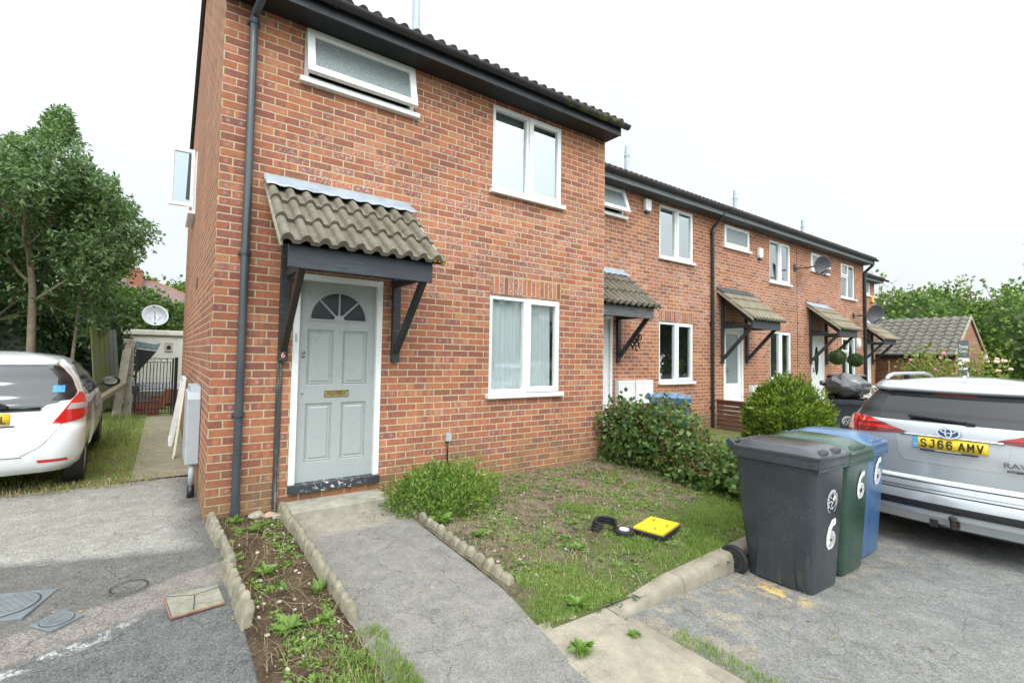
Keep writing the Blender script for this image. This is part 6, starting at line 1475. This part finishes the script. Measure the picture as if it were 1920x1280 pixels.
b = MB(); b.box(-.09, .09, .050, .056, .9305, .9345); b.build('dealer_strip', M['upvc'], rv)
bd = MB(); bz, by = 1.105, .085
def ell(m, a, c, rx, rz, w, yy):
    n = 30; m.grid([[(a + (rx + d) * math.cos(t * 2 * math.pi / n), yy, c + (rz + d) * math.sin(t * 2 * math.pi / n)) for t in range(n)] for d in (-w / 2, w / 2)], closed=True)
ell(bd, 0, bz, .078, .050, .013, by); ell(bd, 0, bz + .018, .052, .019, .010, by - .001); ell(bd, 0, bz + .002, .022, .043, .010, by - .0015)
o = bd.build('badge', simple('bright badge metal', (.78, .80, .82), .3, .2), rv, recalc=False); o.modifiers.new('s', 'SOLIDIFY').thickness = .006
b = MB(); b.poly([(.076 * math.cos(t * .21), by + .006, bz + .049 * math.sin(t * .21)) for t in range(30)]); b.build('badge_backing', simple('badge blue', (.05, .12, .25), .3), rv, recalc=False)
text('model_lettering', 'RAV4', .062, simple('smoked chrome', (.16, .17, .19), .25, .6), rv, frame_M((.445, .088, .875), (1, .09, 0), (0, .05, 1)), .003, .001, 1.3)
text('model_lettering', 'HYBRID', .030, M['dark_metal'], rv, frame_M((.445, .086, .825), (1, .09, 0), (0, .05, 1)), .002, .001, 1.35)
wp = MB(); wp.bar((-.31, .165, 1.235), (.10, .145, 1.205), .022, .028); wp.bar((.10, .145, 1.205), (.17, .16, 1.195), .04, .035); wp.build('rear_wiper', M['black_plastic'], rv, bevel=.008)
Q_('bumper_gap', M['seam'], [(.612, -.75), (.622, -.75)], [(.612, .75), (.622, .75)], off=.004, nx=30, nz=1)
Q_('bumper_strip', SV, [(.56, -.80), (.60, -.80)], [(.56, .80), (.60, .80)], off=.016, nx=30, nz=2)
Q_('bumper_gap', M['seam'], [(.525, -.80), (.534, -.80)], [(.525, .80), (.534, .80)], off=.004, nx=30, nz=1)
Q_('lower_bumper', M['black_plastic'], [(.375, -.78), (.44, -.80)], [(.375, .78), (.44, .80)], off=.006, nx=30, nz=3)
Q_('skid_lip', SV, [(.33, -.74), (.36, -.74)], [(.33, .74), (.36, .74)], off=.018, nx=30, nz=2)
an = MB(); an.prism([(.30, 1.598), (.42, 1.60), (.40, 1.635), (.37, 1.64)], -.012, .012, M=Matrix(((0, 1, 0, 0), (1, 0, 0, .35), (0, 0, 1, 0), (0, 0, 0, 1)))); an.build('roof_fin', SV, rv, bevel=.006)
tb = MB(); tb.tube([(.05, .30, .26), (.05, .02, .25), (.05, -.06, .27), (.05, -.07, .33)], .022, 10); tb.lathe([(.001, -.03), (.028, -.015), (.028, .015), (.001, .03)], M=Matrix.Translation((.05, -.07, .35)), seg=14); tb.box(.02, .08, .0, .05, .26, .34); tb.box(-.13, -.07, .02, .06, .22, .29); tb.bar((-.1, .05, .25), (.05, .05, .27), .03, .03)
auto_smooth(tb.build('tow_bar', simple('rusty tow bar', (.05, .042, .038), .6, .4, var=.4), rv), 40)
for x, y in ((.76, .95), (-.76, .95), (.76, 3.62), (-.76, 3.62)): wheel(rv, x, y, .355, 1 if x > 0 else -1, .22)
b = MB(); b.box(-.7, .7, .45, 4.1, .20, .30); b.build('underbody', M['black_plastic'], rv)
# ================================================================== BACKGROUND
# fence between the gardens, trellis, sign, garage
fn = empty('garden_fence', (10.0, 1.1, -.3), 0, 'low brown timber panel fence between the second and third houses', 'fence')
BRN = simple('brown fence stain', (.12, .055, .035), .7, var=.25, nscale=6)
for i in range(4):
    ya = -i * .78; b = MB()
    for k in range(7): b.box(-.012, .012, ya - .74, ya - .02, .02 + k * .095 - .05 * i * 0, .105 + k * .095)
    b.build('panel', BRN, fn)
    b = MB(); b.box(-.035, .035, ya - .80, ya - .74, -.1, .74); b.build('post', BRN, fn, bevel=.004)
b = MB(); b.box(-.045, .045, -3.1, 0, .68, .71); b.build('cap_rail', BRN, fn)
tr = empty('trellis_fence', (14.6, .2, -.42), R_(0), 'white diagonal trellis fence between the far bin and the silver car', 'fence')
for i in range(4):
    y0 = -.1 - i * .85; b = MB(); b.box(-.04, .04, y0 - .04, y0 + .04, 0, 1.22); b.build('post', M['white_paint'], tr, bevel=.005)
    if i < 3:
        b = MB(); b.box(-.02, .02, y0 - .81, y0 - .04, 1.08, 1.15); b.box(-.02, .02, y0 - .81, y0 - .04, .82, .88); b.box(-.02, .02, y0 - .81, y0 - .04, .1, .16)
        for k in range(6):
            yy = y0 - .06 - k * .135; b.bar((0, yy, .85), (0, yy - .13, 1.1), .018, .018, up=(1, 0, 0)); b.bar((.004, yy - .13, .85), (.004, yy, 1.1), .018, .018, up=(1, 0, 0))
        for k in range(4): b.bar((0, y0 - .08 - k * .2, .14), (0, y0 - .24 - k * .15, .84), .018, .018, up=(1, 0, 0))
        b.build('lattice', M['white_paint'], tr)
# estate agent board
sg = empty('agent_board', (18.0, -1.40, -.45), R_(-60), 'grey and white upright board on a post lettered Thomas Court', 'sign')
SGN = simple('dark grey board', (.085, .10, .105), .5, var=.04)
b = MB(); b.box(-.03, .03, .012, .07, 0, 2.3); b.build('post', M['white_paint'], sg)
b = MB(); b.box(-.115, .115, -.01, .01, 1.92, 2.42); bo = b.build('board', SGN, sg, bevel=.008)
b = MB(); b.box(-.125, .125, -.014, .01, 1.735, 1.918); b.build('white_panel', M['upvc'], sg)
b = MB(); b.box(-.115, .115, -.01, .01, 1.3, 1.73); b.build('lower_board', SGN, sg); b = MB(); b.box(.07, .10, -.016, -.010, 1.3, 1.69); b.box(-.10, .06, -.016, -.010, 1.60, 1.67); b.build('stripe', M['upvc'], sg)
LT_ = simple('pale lettering', (.70, .73, .68), .6); text('lettering', 'Thomas', .125, LT_, bo, frame_M((0, -.012, 2.235), (1, 0, 0), (0, 0, 1)), .001, .001, .50); text('lettering', 'Court', .125, LT_, bo, frame_M((0, -.012, 2.115), (1, 0, 0), (0, 0, 1)), .001, .001, .55)

ga = empty('garage', (24.6, .1, -.45), 0, 'low brick garage with grey pantiled roof beyond the terrace', 'garage')
GI = Matrix.Translation((-24.6, -.1, .45))
BK2 = brick_mat('garage brick', tone=.86)
m = MB(); ze, zr, xa, xb, y0, y1 = 1.72, 3.2, 24.6, 29.2, .1, 9.
for x in (xa, xb): m.poly([(x, y0, -.6), (x, y1, -.6), (x, y1, ze), (x, y0, ze)])
for y in (y0, y1): m.poly([(xa, y, -.6), (xb, y, -.6), (xb, y, ze), ((xa + xb) / 2, y, zr), (xa, y, ze)])
o = m.build('wall', BK2, ga, recalc=False); o.matrix_parent_inverse = GI
m = MB(); SW = Matrix(((0, 1, 0, 0), (-1, 0, 0, 0), (0, 0, 1, 0), (0, 0, 0, 1)))
mm = MB(); tile_rows(mm, -y1 - .1, -y0 + .08, xa - .25, ze - .10, (xa + xb) / 2, zr + .05, 10, pitch=.30, roll=.055, step=.03, pts=8, seed=9); mm.v = [(y, -x, z) for x, y, z in mm.v]
o = mm.build('roof', M['tile_garage'], ga, recalc=False); o.matrix_parent_inverse = GI
m = MB(); m.poly([((xa + xb) / 2, y0 - .08, zr + .05), ((xa + xb) / 2, y1, zr + .05), (xb + .25, y1, ze - .05), (xb + .25, y0 - .08, ze - .05)]); q = m.build('rear_slope', M['tile_garage'], o, recalc=False)
m = MB(); m.box(xa - .27, xa - .22, y0 - .08, y1, ze - .24, ze - .06); m.box(xa - .22, xa, y0 - .05, y1, ze - .24, ze - .22); o = m.build('fascia', M['soffit_dark'], ga); o.matrix_parent_inverse = GI
m = MB(); m.tube([(xa - .33, y0 - .1, ze - .1), (xa - .33, y1, ze - .1)], .055, 10); o = m.build('gutter', M['pipe_black'], ga); o.matrix_parent_inverse = GI
m = MB(); m.bar((xa - .25, y0 - .06, ze - .13), ((xa + xb) / 2, y0 - .06, zr + .02), .04, .10); m.bar((xb + .25, y0 - .06, ze - .10), ((xa + xb) / 2, y0 - .06, zr + .02), .04, .10); o = m.build('verge', M['mortar_edge'], ga); o.matrix_parent_inverse = GI
b = MB(); b.box(29.22, 29.30, .0, .22, 1.45, 1.75); q = b.build('flood_lamp', M['upvc'], None, bevel=.01); tag(q, 'small white lamp on the right corner of the garage', 'lamp')
gp = empty('timber_gate', (24.2, 2.0, -.4), R_(20), 'weathered vertical-board gate between farthest house and garage', 'gate')
b = MB()
for k in range(4): b.box(-.30 + k * .12, -.19 + k * .12, -.015, .015, .05, 1.78)
b.build('boards', simple('weathered brown-grey boards', (.30, .24, .18), .9, var=.2, nscale=5), gp, bevel=.004)
b = MB(); b.box(-.30, .17, .016, .045, .35, .45); b.box(-.30, .17, .016, .045, 1.40, 1.50); b.build('ledge', BRN, gp)

# iron gate and concrete post in the side passage
IG = empty('iron_gate', (-.42, 8.82, -.27), 0, 'black wrought-iron garden gate at the end of the side passage', 'gate')
b = MB(); gx0, gx1, gh = -.44, .40, 1.36
for x, w in ((gx0 + .03, .018), (gx1 - .10, .018)): b.box(x - w, x + w, -.016, .016, .02, gh)
for z in (.06, .16, .63, .78, gh - .10, gh - .01): b.box(gx0 + .03, gx1 - .10, -.006, .006, z - .007, z + .007)
b.build('frame', M['iron'], IG)
for k in range(10):
    x = gx0 + .10 + k * .0655; b = MB(); b.cyl((x, 0, .06), (x, 0, gh - .10 + (.1 if k in (1, 8) else 0)), .0085, 8); b.build('bar', M['iron'], IG)
b = MB()
for k in range(9):
    cx = gx0 + .10 + k * .07
    for s_ in (1, -1): b.tube([(cx + s_ * .026 * math.cos(t), 0, .705 + s_ * .05 * math.sin(t)) for t in np.linspace(0, 4.4, 9)], .005, 5)
for cx in (-.2, -.02, .12): b.tube([(cx + .07 * math.cos(t), 0, gh - .055 + .04 * math.sin(t)) for t in np.linspace(0, 5.2, 12)], .005, 5)
b.build('scrollwork', M['iron'], IG)
b = MB(); b.box(gx1 - .07, gx1 + .00, -.035, .035, -.02, gh + .02); b.build('hanging_post', M['iron'], IG)
b = MB(); b.box(-.47, -.36, -.05, .02, .52, .72); b.build('latch', M['black_plastic'], IG, bevel=.01)
cp = empty('concrete_post', (-.985, 9.25, -.33), R_(2), 'tall slotted concrete gatepost with three bolt holes', 'post')
b = MB(); b.box(-.07, .085, -.06, .06, -.2, 1.86); b.build('shaft', M['stone_post'], cp, bevel=.012)
b = MB()
for z in (.35, 1.0, 1.62): b.cyl((.02, -.063, z), (.02, -.059, z), .018, 10)
b.build('bolt_hole', M['black_plastic'], cp)
cp = empty('concrete_post', (-1.13, 9.0, -.33), R_(0), 'leaning concrete fence post left of the gatepost', 'post'); cp.rotation_euler = (0, R_(5.5), 0)
b = MB(); b.box(-.10, .035, -.05, .05, -.2, 1.72); b.box(-.13, -.09, -.03, .03, -.2, 1.6); b.build('shaft', M['stone_post'], cp, bevel=.012)
fp = empty('fence_panel', (-1.25, 9.1, -.3), R_(74), 'leaning green-stained timber fence panel behind the white car mirror', 'fence panel'); fp.location = (-1.47, 8.1, -.12); fp.rotation_euler = (R_(-5), R_(0), R_(77))
b = MB()
for k in range(11): b.box(.02 + k * .135, .15 + k * .135, -.01 - .006 * (k % 2), .01, .05 + .02 * (k % 3), 1.86)
t = NT('algae-stained boards'); P = t.obj(); n_ = t.noise(P, 1.4, 4); xx = t.sep(P)[0]; c_ = t.mix(t.math('MULTIPLY', t.mr(xx, 1.15, .8), t.mr(n_, .30, .5)), (.14, .15, .14), (.13, .155, .045)); t.set(col=c_, rough=.9); t.bump(t.noise(P, 30., 4), .5, .005)
b.build('boards', t.m, fp); b = MB(); b.box(.0, 1.5, .012, .05, .4, .48); b.box(.0, 1.5, .012, .05, 1.4, 1.48); b.build('rail', M['strip_wood'], fp)
pk = MB(); pk.bar((-1.55, 7.9, .12), (-1.02, 8.8, .50), .14, .10); o = pk.build('plank', wood_mat('old beam', (.22, .18, .13)), None, bevel=.01); tag(o, 'old weathered beam slanting against the concrete post', 'beam')
pk = MB(); pk.bar((-2.05, 7.6, .15), (-1.95, 7.9, .68), .06, .03); o = pk.build('timber_offcut', wood_mat('pale offcut', (.34, .28, .15)), None); tag(o, 'pale timber offcut standing under the trees', 'plank')
hm = MB(); hm.v = []; bag = empty('dark_sheet', (-.62, 10.2, .9), 0, 'dark triangular sheet with a blue-grey top edge behind the gate', 'sheet')
b = MB(); b.prism([(-.28, .40), (.16, .34), (.06, .20), (-.28, -.28)], -.02, .02); b.build('sheet', M['black_plastic'], bag); b = MB(); b.prism([(-.30, .42), (.16, .36), (.24, .56), (.12, .52), (-.30, .60)], -.03, .03); b.build('top_edge', simple('blue-grey plastic', (.20, .30, .33), .5, var=.4, nscale=12), bag)
# leaning things by the gable
lb = empty('leaning_board', (-.12, 3.25, -.24), 0, 'white-painted pointed batten leaning on the gable beside the slab path', 'board')
b = MB(); b.bar((-.045, -.06, .03), (.06, .30, 1.02), .07, .030, up=(1, 0, 0)); b.bar((-.055, -.10, -.0), (-.045, -.06, .035), .03, .02, up=(1, 0, 0)); b.build('batten', simple('cream painted wood', (.62, .58, .44), .6), lb, bevel=.004)
lf = empty('window_frame', (-.16, 4.3, -.26), 0, 'white plastic window frame leaning on the gable behind the batten', 'frame')
b = MB(); b.bar((-.03, -.0, .0), (.13, .0, 1.10), .05, .04, up=(0, 1, 0)); b.bar((-.03, .7, .0), (.13, .7, 1.10), .05, .04, up=(0, 1, 0)); b.bar((.125, 0, 1.08), (.125, .7, 1.08), .05, .05); b.bar((-.03, 0, .03), (-.03, .7, .03), .05, .05); b.build('frame_profile', M['upvc'], lf, bevel=.004)
# back garden: painted outbuilding, brick planter, white boards
ob = empty('outbuilding', (-1.2, 13.6, -.4), 0, 'off-white painted brick outbuilding wall behind the iron gate', 'outbuilding')
b = MB(); b.box(-1.0, 5.5, 0, 3.5, 0, 2.28); b.build('wall', M['render_white'], ob)
b = MB(); b.box(-1.1, 5.6, -.08, 3.6, 2.14, 2.30); b.build('roof_edge', simple('cream roof edge', (.70, .68, .60), .8, var=.12, nscale=8, dirt=.3), ob, bevel=.02)
b = MB(); b.box(.92, 1.14, -.03, .0, 1.62, 1.92); b.build('vent', M['stone_post'], ob, bevel=.01); b = MB(); b.cyl((1.03, -.05, 1.76), (1.03, -.03, 1.76), .06, 12); b.build('vent_pipe', M['black_plastic'], ob)
b = MB(); b.box(-.4, 3, -.06, -.0, 0, .62); b.build('lower_render', simple('pale lilac-white render', (.60, .61, .68), .8, var=.06), ob)
d_, Mx_ = dish((-.58, 13.9, 2.32), R_(5), R_(-28), .36, 'light perforated satellite dish on top of the white outbuilding', M['sat_light'], False, 0)
b = MB(); b.bar(Mx_ @ Vector((0, -.03, -.36)), Mx_ @ Vector((0, -.04, .33)), .015, .015); b.bar(Mx_ @ Vector((0, -.03, -.3)), Mx_ @ Vector((-.2, -.03, .05)), .012, .012); b.bar(Mx_ @ Vector((0, -.03, -.3)), Mx_ @ Vector((.2, -.03, .12)), .012, .012); b.lathe([(.05, 0), (.04, .08)], M=Mx_ @ Matrix.Translation((0, -.06, -.33)), seg=10); b.cyl((0, .1, -.5), (0, .05, -.25), .025, 8); b.build('feed_arm', M['dark_metal'], d_)
RB = simple('garden red brick', (.26, .10, .065), .9, var=.3, nscale=10)
for (x0, x1, y, zt, lab) in ((-.60, -.22, 11.2, .02, 'small red brick garden block seen through the middle of the gate'), (-.95, -.35, 9.6, -.02, 'curved low brick planter just inside the gate')):
    e = empty('brick_planter', (x0, y, -.34), 0, lab, 'planter', 'brick planters behind the gate'); b = MB()
    rows = int((zt + .34) / .075)
    for r in range(rows):
        n = int((x1 - x0) / .225) + 1
        for k in range(n): xk = k * .225 - (.11 if r % 2 else 0); b.box(max(xk, 0) + .004, min(xk + .215, x1 - x0), -.003 * (k % 2), .20, r * .075 + .006, r * .075 + .072)
    b.box(.003, x1 - x0 - .003, .006, .195, 0, rows * .075 - .005); b.build('brickwork', RB, e, bevel=.003); b = MB(); b.box(.02, x1 - x0 - .02, .02, .18, rows * .075, rows * .075 + .02); b.build('soil', M['soil'], e)
lw = MB(); lw.box(-1.0, 1.5, 12.2, 12.5, -.4, .06); o = lw.build('rubble_bank', simple('grey rubble', (.24, .22, .20), .9, var=.4, nscale=14, bump=1., bscale=20), None); tag(o, 'low bank of grey rubble in front of the outbuilding', 'rubble')
lw = MB(); lw.box(-.25, .6, 12.0, 12.15, -.3, .12); o = lw.build('brick_edging', RB, None, bevel=.01); tag(o, 'short dark red brick ledge at the right of the outbuilding', 'ledge')
LF_IVY = leaf_mat('ivy and creeper', [(0, (.04, .08, .02)), (.5, (.09, .16, .04)), (1, (.19, .27, .08))])
shrub('creeper', (-1.5, 17.2, 2.3), (1.5, .8, 1.35), 5200, .17, .38, LF_IVY, 'tall green creeper rising behind the left part of the outbuilding', 'bush', 1.6, .25, .8, -.95, 0, core=.78, group='bushes behind the outbuilding', seed=2.)
shrub('creeper', (.2, 17.6, 2.1), (1.3, .8, 1.15), 4200, .17, .38, LF_IVY, 'green creeper rising behind the satellite dish', 'bush', 1.6, .25, .8, -.95, 0, core=.78, group='bushes behind the outbuilding', seed=9.)
# old house beyond
oh = empty('distant_house', (-.6, 33., -.5), R_(0), 'distant house with a brown hipped tile roof and brick chimney', 'house')
b = MB(); b.box(-5.0, 3.2, 0, 7, 0, 4.6); b.build('wall', M['render_white'], oh)
b = MB(); R0 = [(-5.4, -.4, 4.55), (3.6, -.4, 4.55), (3.6, 7.4, 4.55), (-5.4, 7.4, 4.55)]; A, B = (-3.2, 3.5, 6.6), (-.3, 3.5, 6.55); b.poly([R0[0], R0[1], B, A]); b.poly([R0[1], R0[2], B]); b.poly([R0[2], R0[3], A, B]); b.poly([R0[3], R0[0], A]); rr_ = b.build('roof', tile_mat('old brown tiles', (.15, .105, .095), (.22, .16, .15), (.3, .25, .2), .5), oh, recalc=False)
b = MB(); b.bar((3.6, -.4, 4.58), B, .16, .12); b.bar(A, B, .18, .14); b.build('ridge_tile', simple('terracotta ridge', (.33, .17, .10), .9, var=.3), rr_)
b = MB(); b.box(-1.75, -1.05, 2.6, 3.2, 6.0, 7.25); b.box(-1.80, -1.0, 2.55, 3.25, 7.1, 7.2); b.build('chimney', RB, rr_)

# ------------------------------------------------------------------ trees
BARK = simple('smooth grey-brown bark', (.20, .165, .12), .9, var=.3, nscale=9, bump=.7, bscale=22)
def tree(loc, H, spread, n, L, W, mat, label, group=None, trunk_r=.07, lean=(0, 0), first=.35, levels=3, cloud=.42, seed=0, nl=7, name='tree', cat='tree', droop=-.15, trunks=1, top=1., clip=None):
    rr = random.Random(seed); e = empty(name, loc, 0, label, cat, group); m = MB(); tips = []
    def limb(p, d, L_, r, lv):
        path = [p]; q = p.copy(); dd = d.copy()
        for i in range(4):
            dd = (dd + Vector((rr.uniform(-.16, .16), rr.uniform(-.16, .16), rr.uniform(-.04, .14)))).normalized(); q = q + dd * L_ / 4; path.append(q.copy())
        m.tube(path, [r, r * .88, r * .74, r * .6, r * .42], 9 if lv == 0 else 6)
        if lv > 0: tips.extend([(path[2], lv), (path[3], lv), (path[4], lv)])
        if lv >= levels: return
        for k in range(nl if lv == 0 else 4):
            u = (first + (1 - first) * (k + .5) / nl) if lv == 0 else rr.uniform(.3, 1.); j = min(int(u * 4), 3); s0 = path[j].lerp(path[j + 1], u * 4 - j); a = k * 2.4 + rr.uniform(-.5, .5); el = rr.uniform(.15, .75)
            nd = Vector((math.cos(a) * math.cos(el), math.sin(a) * math.cos(el), math.sin(el))) if lv == 0 else (dd + Vector((rr.uniform(-.9, .9), rr.uniform(-.9, .9), rr.uniform(-.3, .6)))).normalized()
            lim = spread * (1.15 - .75 * u) if lv == 0 else L_ * rr.uniform(.45, .7)
            if clip and not clip(*(Vector(loc) + s0 + nd * lim)): lim *= .4
            limb(s0, nd, lim, max(r * (.42 if lv == 0 else .55), .006), lv + 1)
    for t_ in range(trunks):
        o = Vector((t_ * .28, t_ * .1, 0)); limb(o, Vector((lean[0] + t_ * .05, lean[1], 1)).normalized(), H * (.85 - .12 * t_), trunk_r * (1 - .3 * t_), 0)
    m.build('trunk', BARK, e, smooth=True)
    T = np.array([list(t[0]) for t in tips]); wt = np.array([1.5 if t[1] >= 2 else .7 for t in tips]); ns = n // 12; idx = rng.choice(len(T), ns, p=wt / wt.sum()); S0 = T[idx] + rng.normal(0, cloud * .8, (ns, 3)) * [1, 1, .75]
    so = S0 - np.array([0, 0, H * .5]); so /= np.linalg.norm(so, axis=1, keepdims=True); sd = so + rand_dir(ns) * .55 + [[0, 0, .35]]; sl_ = rng.uniform(.25, .75, (ns, 1)) * min(1., cloud * 2.6)
    C = (S0[:, None, :] + sd[:, None, :] * (sl_ * np.linspace(0, 1, 12)[None, :])[:, :, None] * 1.).reshape(-1, 3) + rng.normal(0, .022, (ns * 12, 3))
    C = C[(C[:, 2] > .25 * H * .6)]
    if clip: C = C[np.array([clip(loc[0] + c[0], loc[1] + c[1], loc[2] + c[2]) for c in C])]
    cen = np.array([0, 0, H * .6]); out = C - cen; out /= np.linalg.norm(out, axis=1, keepdims=True)
    D = out * .5 + rand_dir(len(C)) * .9 + [[0, 0, droop]]; N_ = out * .6 + rand_dir(len(C)) + [[0, 0, .6]]; ln = rng.uniform(.6, 1.25, len(C)) * L; V, F = leaves(C, D, N_, ln, ln * W, .25); np_mesh('crown', V, F, mat, e); return e
LF_T = leaf_mat('tree leaves', [(0, (.040, .085, .034)), (.35, (.09, .165, .064)), (.7, (.17, .26, .11)), (1, (.28, .35, .19))])
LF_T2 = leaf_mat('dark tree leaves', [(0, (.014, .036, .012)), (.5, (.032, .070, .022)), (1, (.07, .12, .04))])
TG = 'trees behind the white car'
# the crowns are lopped clear of the passage and the outbuilding
def CL(x, y, z):
    q = (y + 4.9) / 13.; xs = (x + .45) / q; zs = (z - 1.3) / q   # seen from the drive
    edge = -.95 if zs < 1.1 else -.95 + min((zs - 1.1) * .65, .78)
    top = lerp([(-5, 3.2), (-4, 3.6), (-2.9, 3.9), (-2.2, 4.25), (-1.95, 4.95), (-1.75, 5.0), (-1.5, 4.25), (-1.0, 3.65), (-.6, 3.2), (-.1, 2.7), (.1, 2.2)], xs)
    if zs > top + .28 * mnoise.noise(Vector((x * 3.2, y, z * 3.2))) + .12 * mnoise.noise(Vector((x * 9, y * 3, z * 2))): return False
    if zs > 2.4: return True
    return xs < edge + .34 * mnoise.noise(Vector((x * 1.5, y, z * 1.7))) + .26 * mnoise.noise(Vector((x * 4.5, y * 2, z * 4.5))) - .06
tree((-2.52, 8.2, -.3), 6.5, 1.9, 26000, .115, .19, LF_T, 'tall slim tree with pale trunk showing above the roof of the white car', TG, .085, (.0, .0), .42, 3, .30, 11, 9, clip=CL)
tree((-2.15, 8.6, -.3), 4.9, 1.7, 18000, .115, .19, LF_T, 'tree with a thin bent stem just right of the pale trunk', TG, .045, (.06, 0), .45, 3, .28, 23, 8, clip=CL)
tree((-4.3, 9.4, -.3), 5.6, 2.2, 20000, .13, .20, LF_T, 'broad leafy tree filling the left edge of the photo', TG, .09, (0, 0), .28, 3, .40, 31, 8)
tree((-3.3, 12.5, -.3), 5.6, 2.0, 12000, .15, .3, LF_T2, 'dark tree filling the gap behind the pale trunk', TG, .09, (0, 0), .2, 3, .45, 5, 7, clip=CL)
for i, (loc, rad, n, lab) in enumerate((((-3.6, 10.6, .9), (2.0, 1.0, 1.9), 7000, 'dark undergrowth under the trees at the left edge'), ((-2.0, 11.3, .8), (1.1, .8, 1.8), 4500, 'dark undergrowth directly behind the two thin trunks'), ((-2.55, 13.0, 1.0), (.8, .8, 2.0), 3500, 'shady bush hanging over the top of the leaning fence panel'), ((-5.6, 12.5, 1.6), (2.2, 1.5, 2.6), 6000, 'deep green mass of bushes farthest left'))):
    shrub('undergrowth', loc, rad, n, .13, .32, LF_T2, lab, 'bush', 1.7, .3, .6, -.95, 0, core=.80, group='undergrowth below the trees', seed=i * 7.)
LF_F = leaf_mat('far leaves', [(0, (.05, .10, .02)), (.5, (.10, .17, .035)), (1, (.20, .28, .07))])
for i, (loc, H, sp, lab) in enumerate((((-1.9, 46, -.5), 8.3, 2.6, 'rounded tree behind the distant house roof'), ((1.3, 50, -.5), 8.2, 2.6, 'tree top just left of the gable edge of the nearest house'))):
    tree(loc, H, sp, 7000, .32, .38, LF_F, lab, 'distant trees beyond the old house', .15, (0, 0), .4, 3, .55, 50 + i, 7)
# great hedge and trees on the right
LF_H = leaf_mat('hedgerow leaves', [(0, (.030, .065, .018)), (.3, (.085, .15, .030)), (.6, (.16, .25, .050)), (1, (.28, .37, .11))])
HG = 'overgrown trees closing the court on the right'
for i, (loc, rad, n, lab) in enumerate((((31.5, 7.3, 2.0), (2.6, 3.4, 4.1), 9000, 'rounded light-topped tree mass directly above the end of the terrace'), ((33.5, 3.2, 1.9), (2.6, 3.0, 3.65), 8500, 'tree mass above the middle of the garage roof'), ((34., -.2, 1.7), (2.6, 2.6, 3.2), 7500, 'tree mass right of the garage gable'), ((33.2, -3.0, 1.4), (2.6, 2.6, 2.9), 7000, 'dark tree mass at the right edge of the photo'), ((33., -6.2, 1.2), (2.6, 2.8, 3.0), 5000, 'tree mass beyond the right edge of the garage court'), ((32.5, 11.5, 1.8), (2.6, 3.0, 3.4), 5000, 'tree mass hidden mostly behind the terrace'))):
    e = shrub('overgrown_tree', loc, rad, int(n * 1.6), .21, .36, LF_H, lab, 'tree', 2.4, .20, .8, -.95, 0, core=.84, up=.25, group=HG, seed=i * 5. + 2)
    b = MB(); b.tube([(0, 0, -loc[2] - .5), (.1, .1, 0), (0, .2, rad[2] * .7)], [.22, .16, .06], 8); b.build('trunk', BARK, e)
    b = MB(); P_tw = []
    for k in range(9):
        a = random.uniform(0, 6.28); x, y = rad[0] * .6 * math.cos(a), rad[1] * .7 * math.sin(a); z = rad[2] * random.uniform(.72, .98); h = random.uniform(.3, 1.0); q = (x + random.uniform(-.3, .3), y + random.uniform(-.4, .4), z + h); b.tube([(x, y, z * .8), q], [.02, .008], 5); P_tw += [(q[0] + random.gauss(0, .12), q[1] + random.gauss(0, .12), q[2] + random.gauss(0, .15)) for _ in range(7)]
    tag(b.build('twigs', BARK, e), kind='stuff'); C = np.array(P_tw); V, F = leaves(C, rand_dir(len(C)), rand_dir(len(C)), .22 * np.ones(len(C)), .06 * np.ones(len(C))); tag(np_mesh('twig_leaves', V, F, LF_H, e), kind='stuff')
tree((36.5, -2.2, -.5), 7.3, 2.4, 900, .22, .3, LF_H, 'thin-topped tree with sparse leaves at the upper right edge', HG, .12, (0, 0), .4, 3, .35, 71, 8)
tree((30., 16.5, -.5), 9.0, 2.0, 1200, .22, .3, LF_H, 'sparse tree top peeping over the terrace roof', HG, .12, (0, 0), .5, 3, .3, 72, 7)

# unseen tree mass added behind the camera, mirrored to darken the lower panes
Cc = []; 
for (cx, cy, rx, rz_) in ((-16, -30, 6, 5.2), (-6, -34, 6, 6.2), (5, -32, 6, 5.0), (15, -33, 6, 6.4), (26, -31, 6, 5.4), (37, -30, 6, 6.0), (49, -28, 7, 5.4), (-26, -22, 6, 5.4)):
    D = rand_dir(1500); D = D[D[:, 2] > -.2]; Cc.append(D * [rx, 3, rz_] * rng.uniform(.8, 1.05, (len(D), 1)) + [cx, cy, .2])
C = np.concatenate(Cc); V, F = leaves(C, rand_dir(len(C)), rand_dir(len(C)), 1.3 * np.ones(len(C)), .5 * np.ones(len(C))); tag(np_mesh('added_far_trees', V, F, LF_T2), kind='stuff')
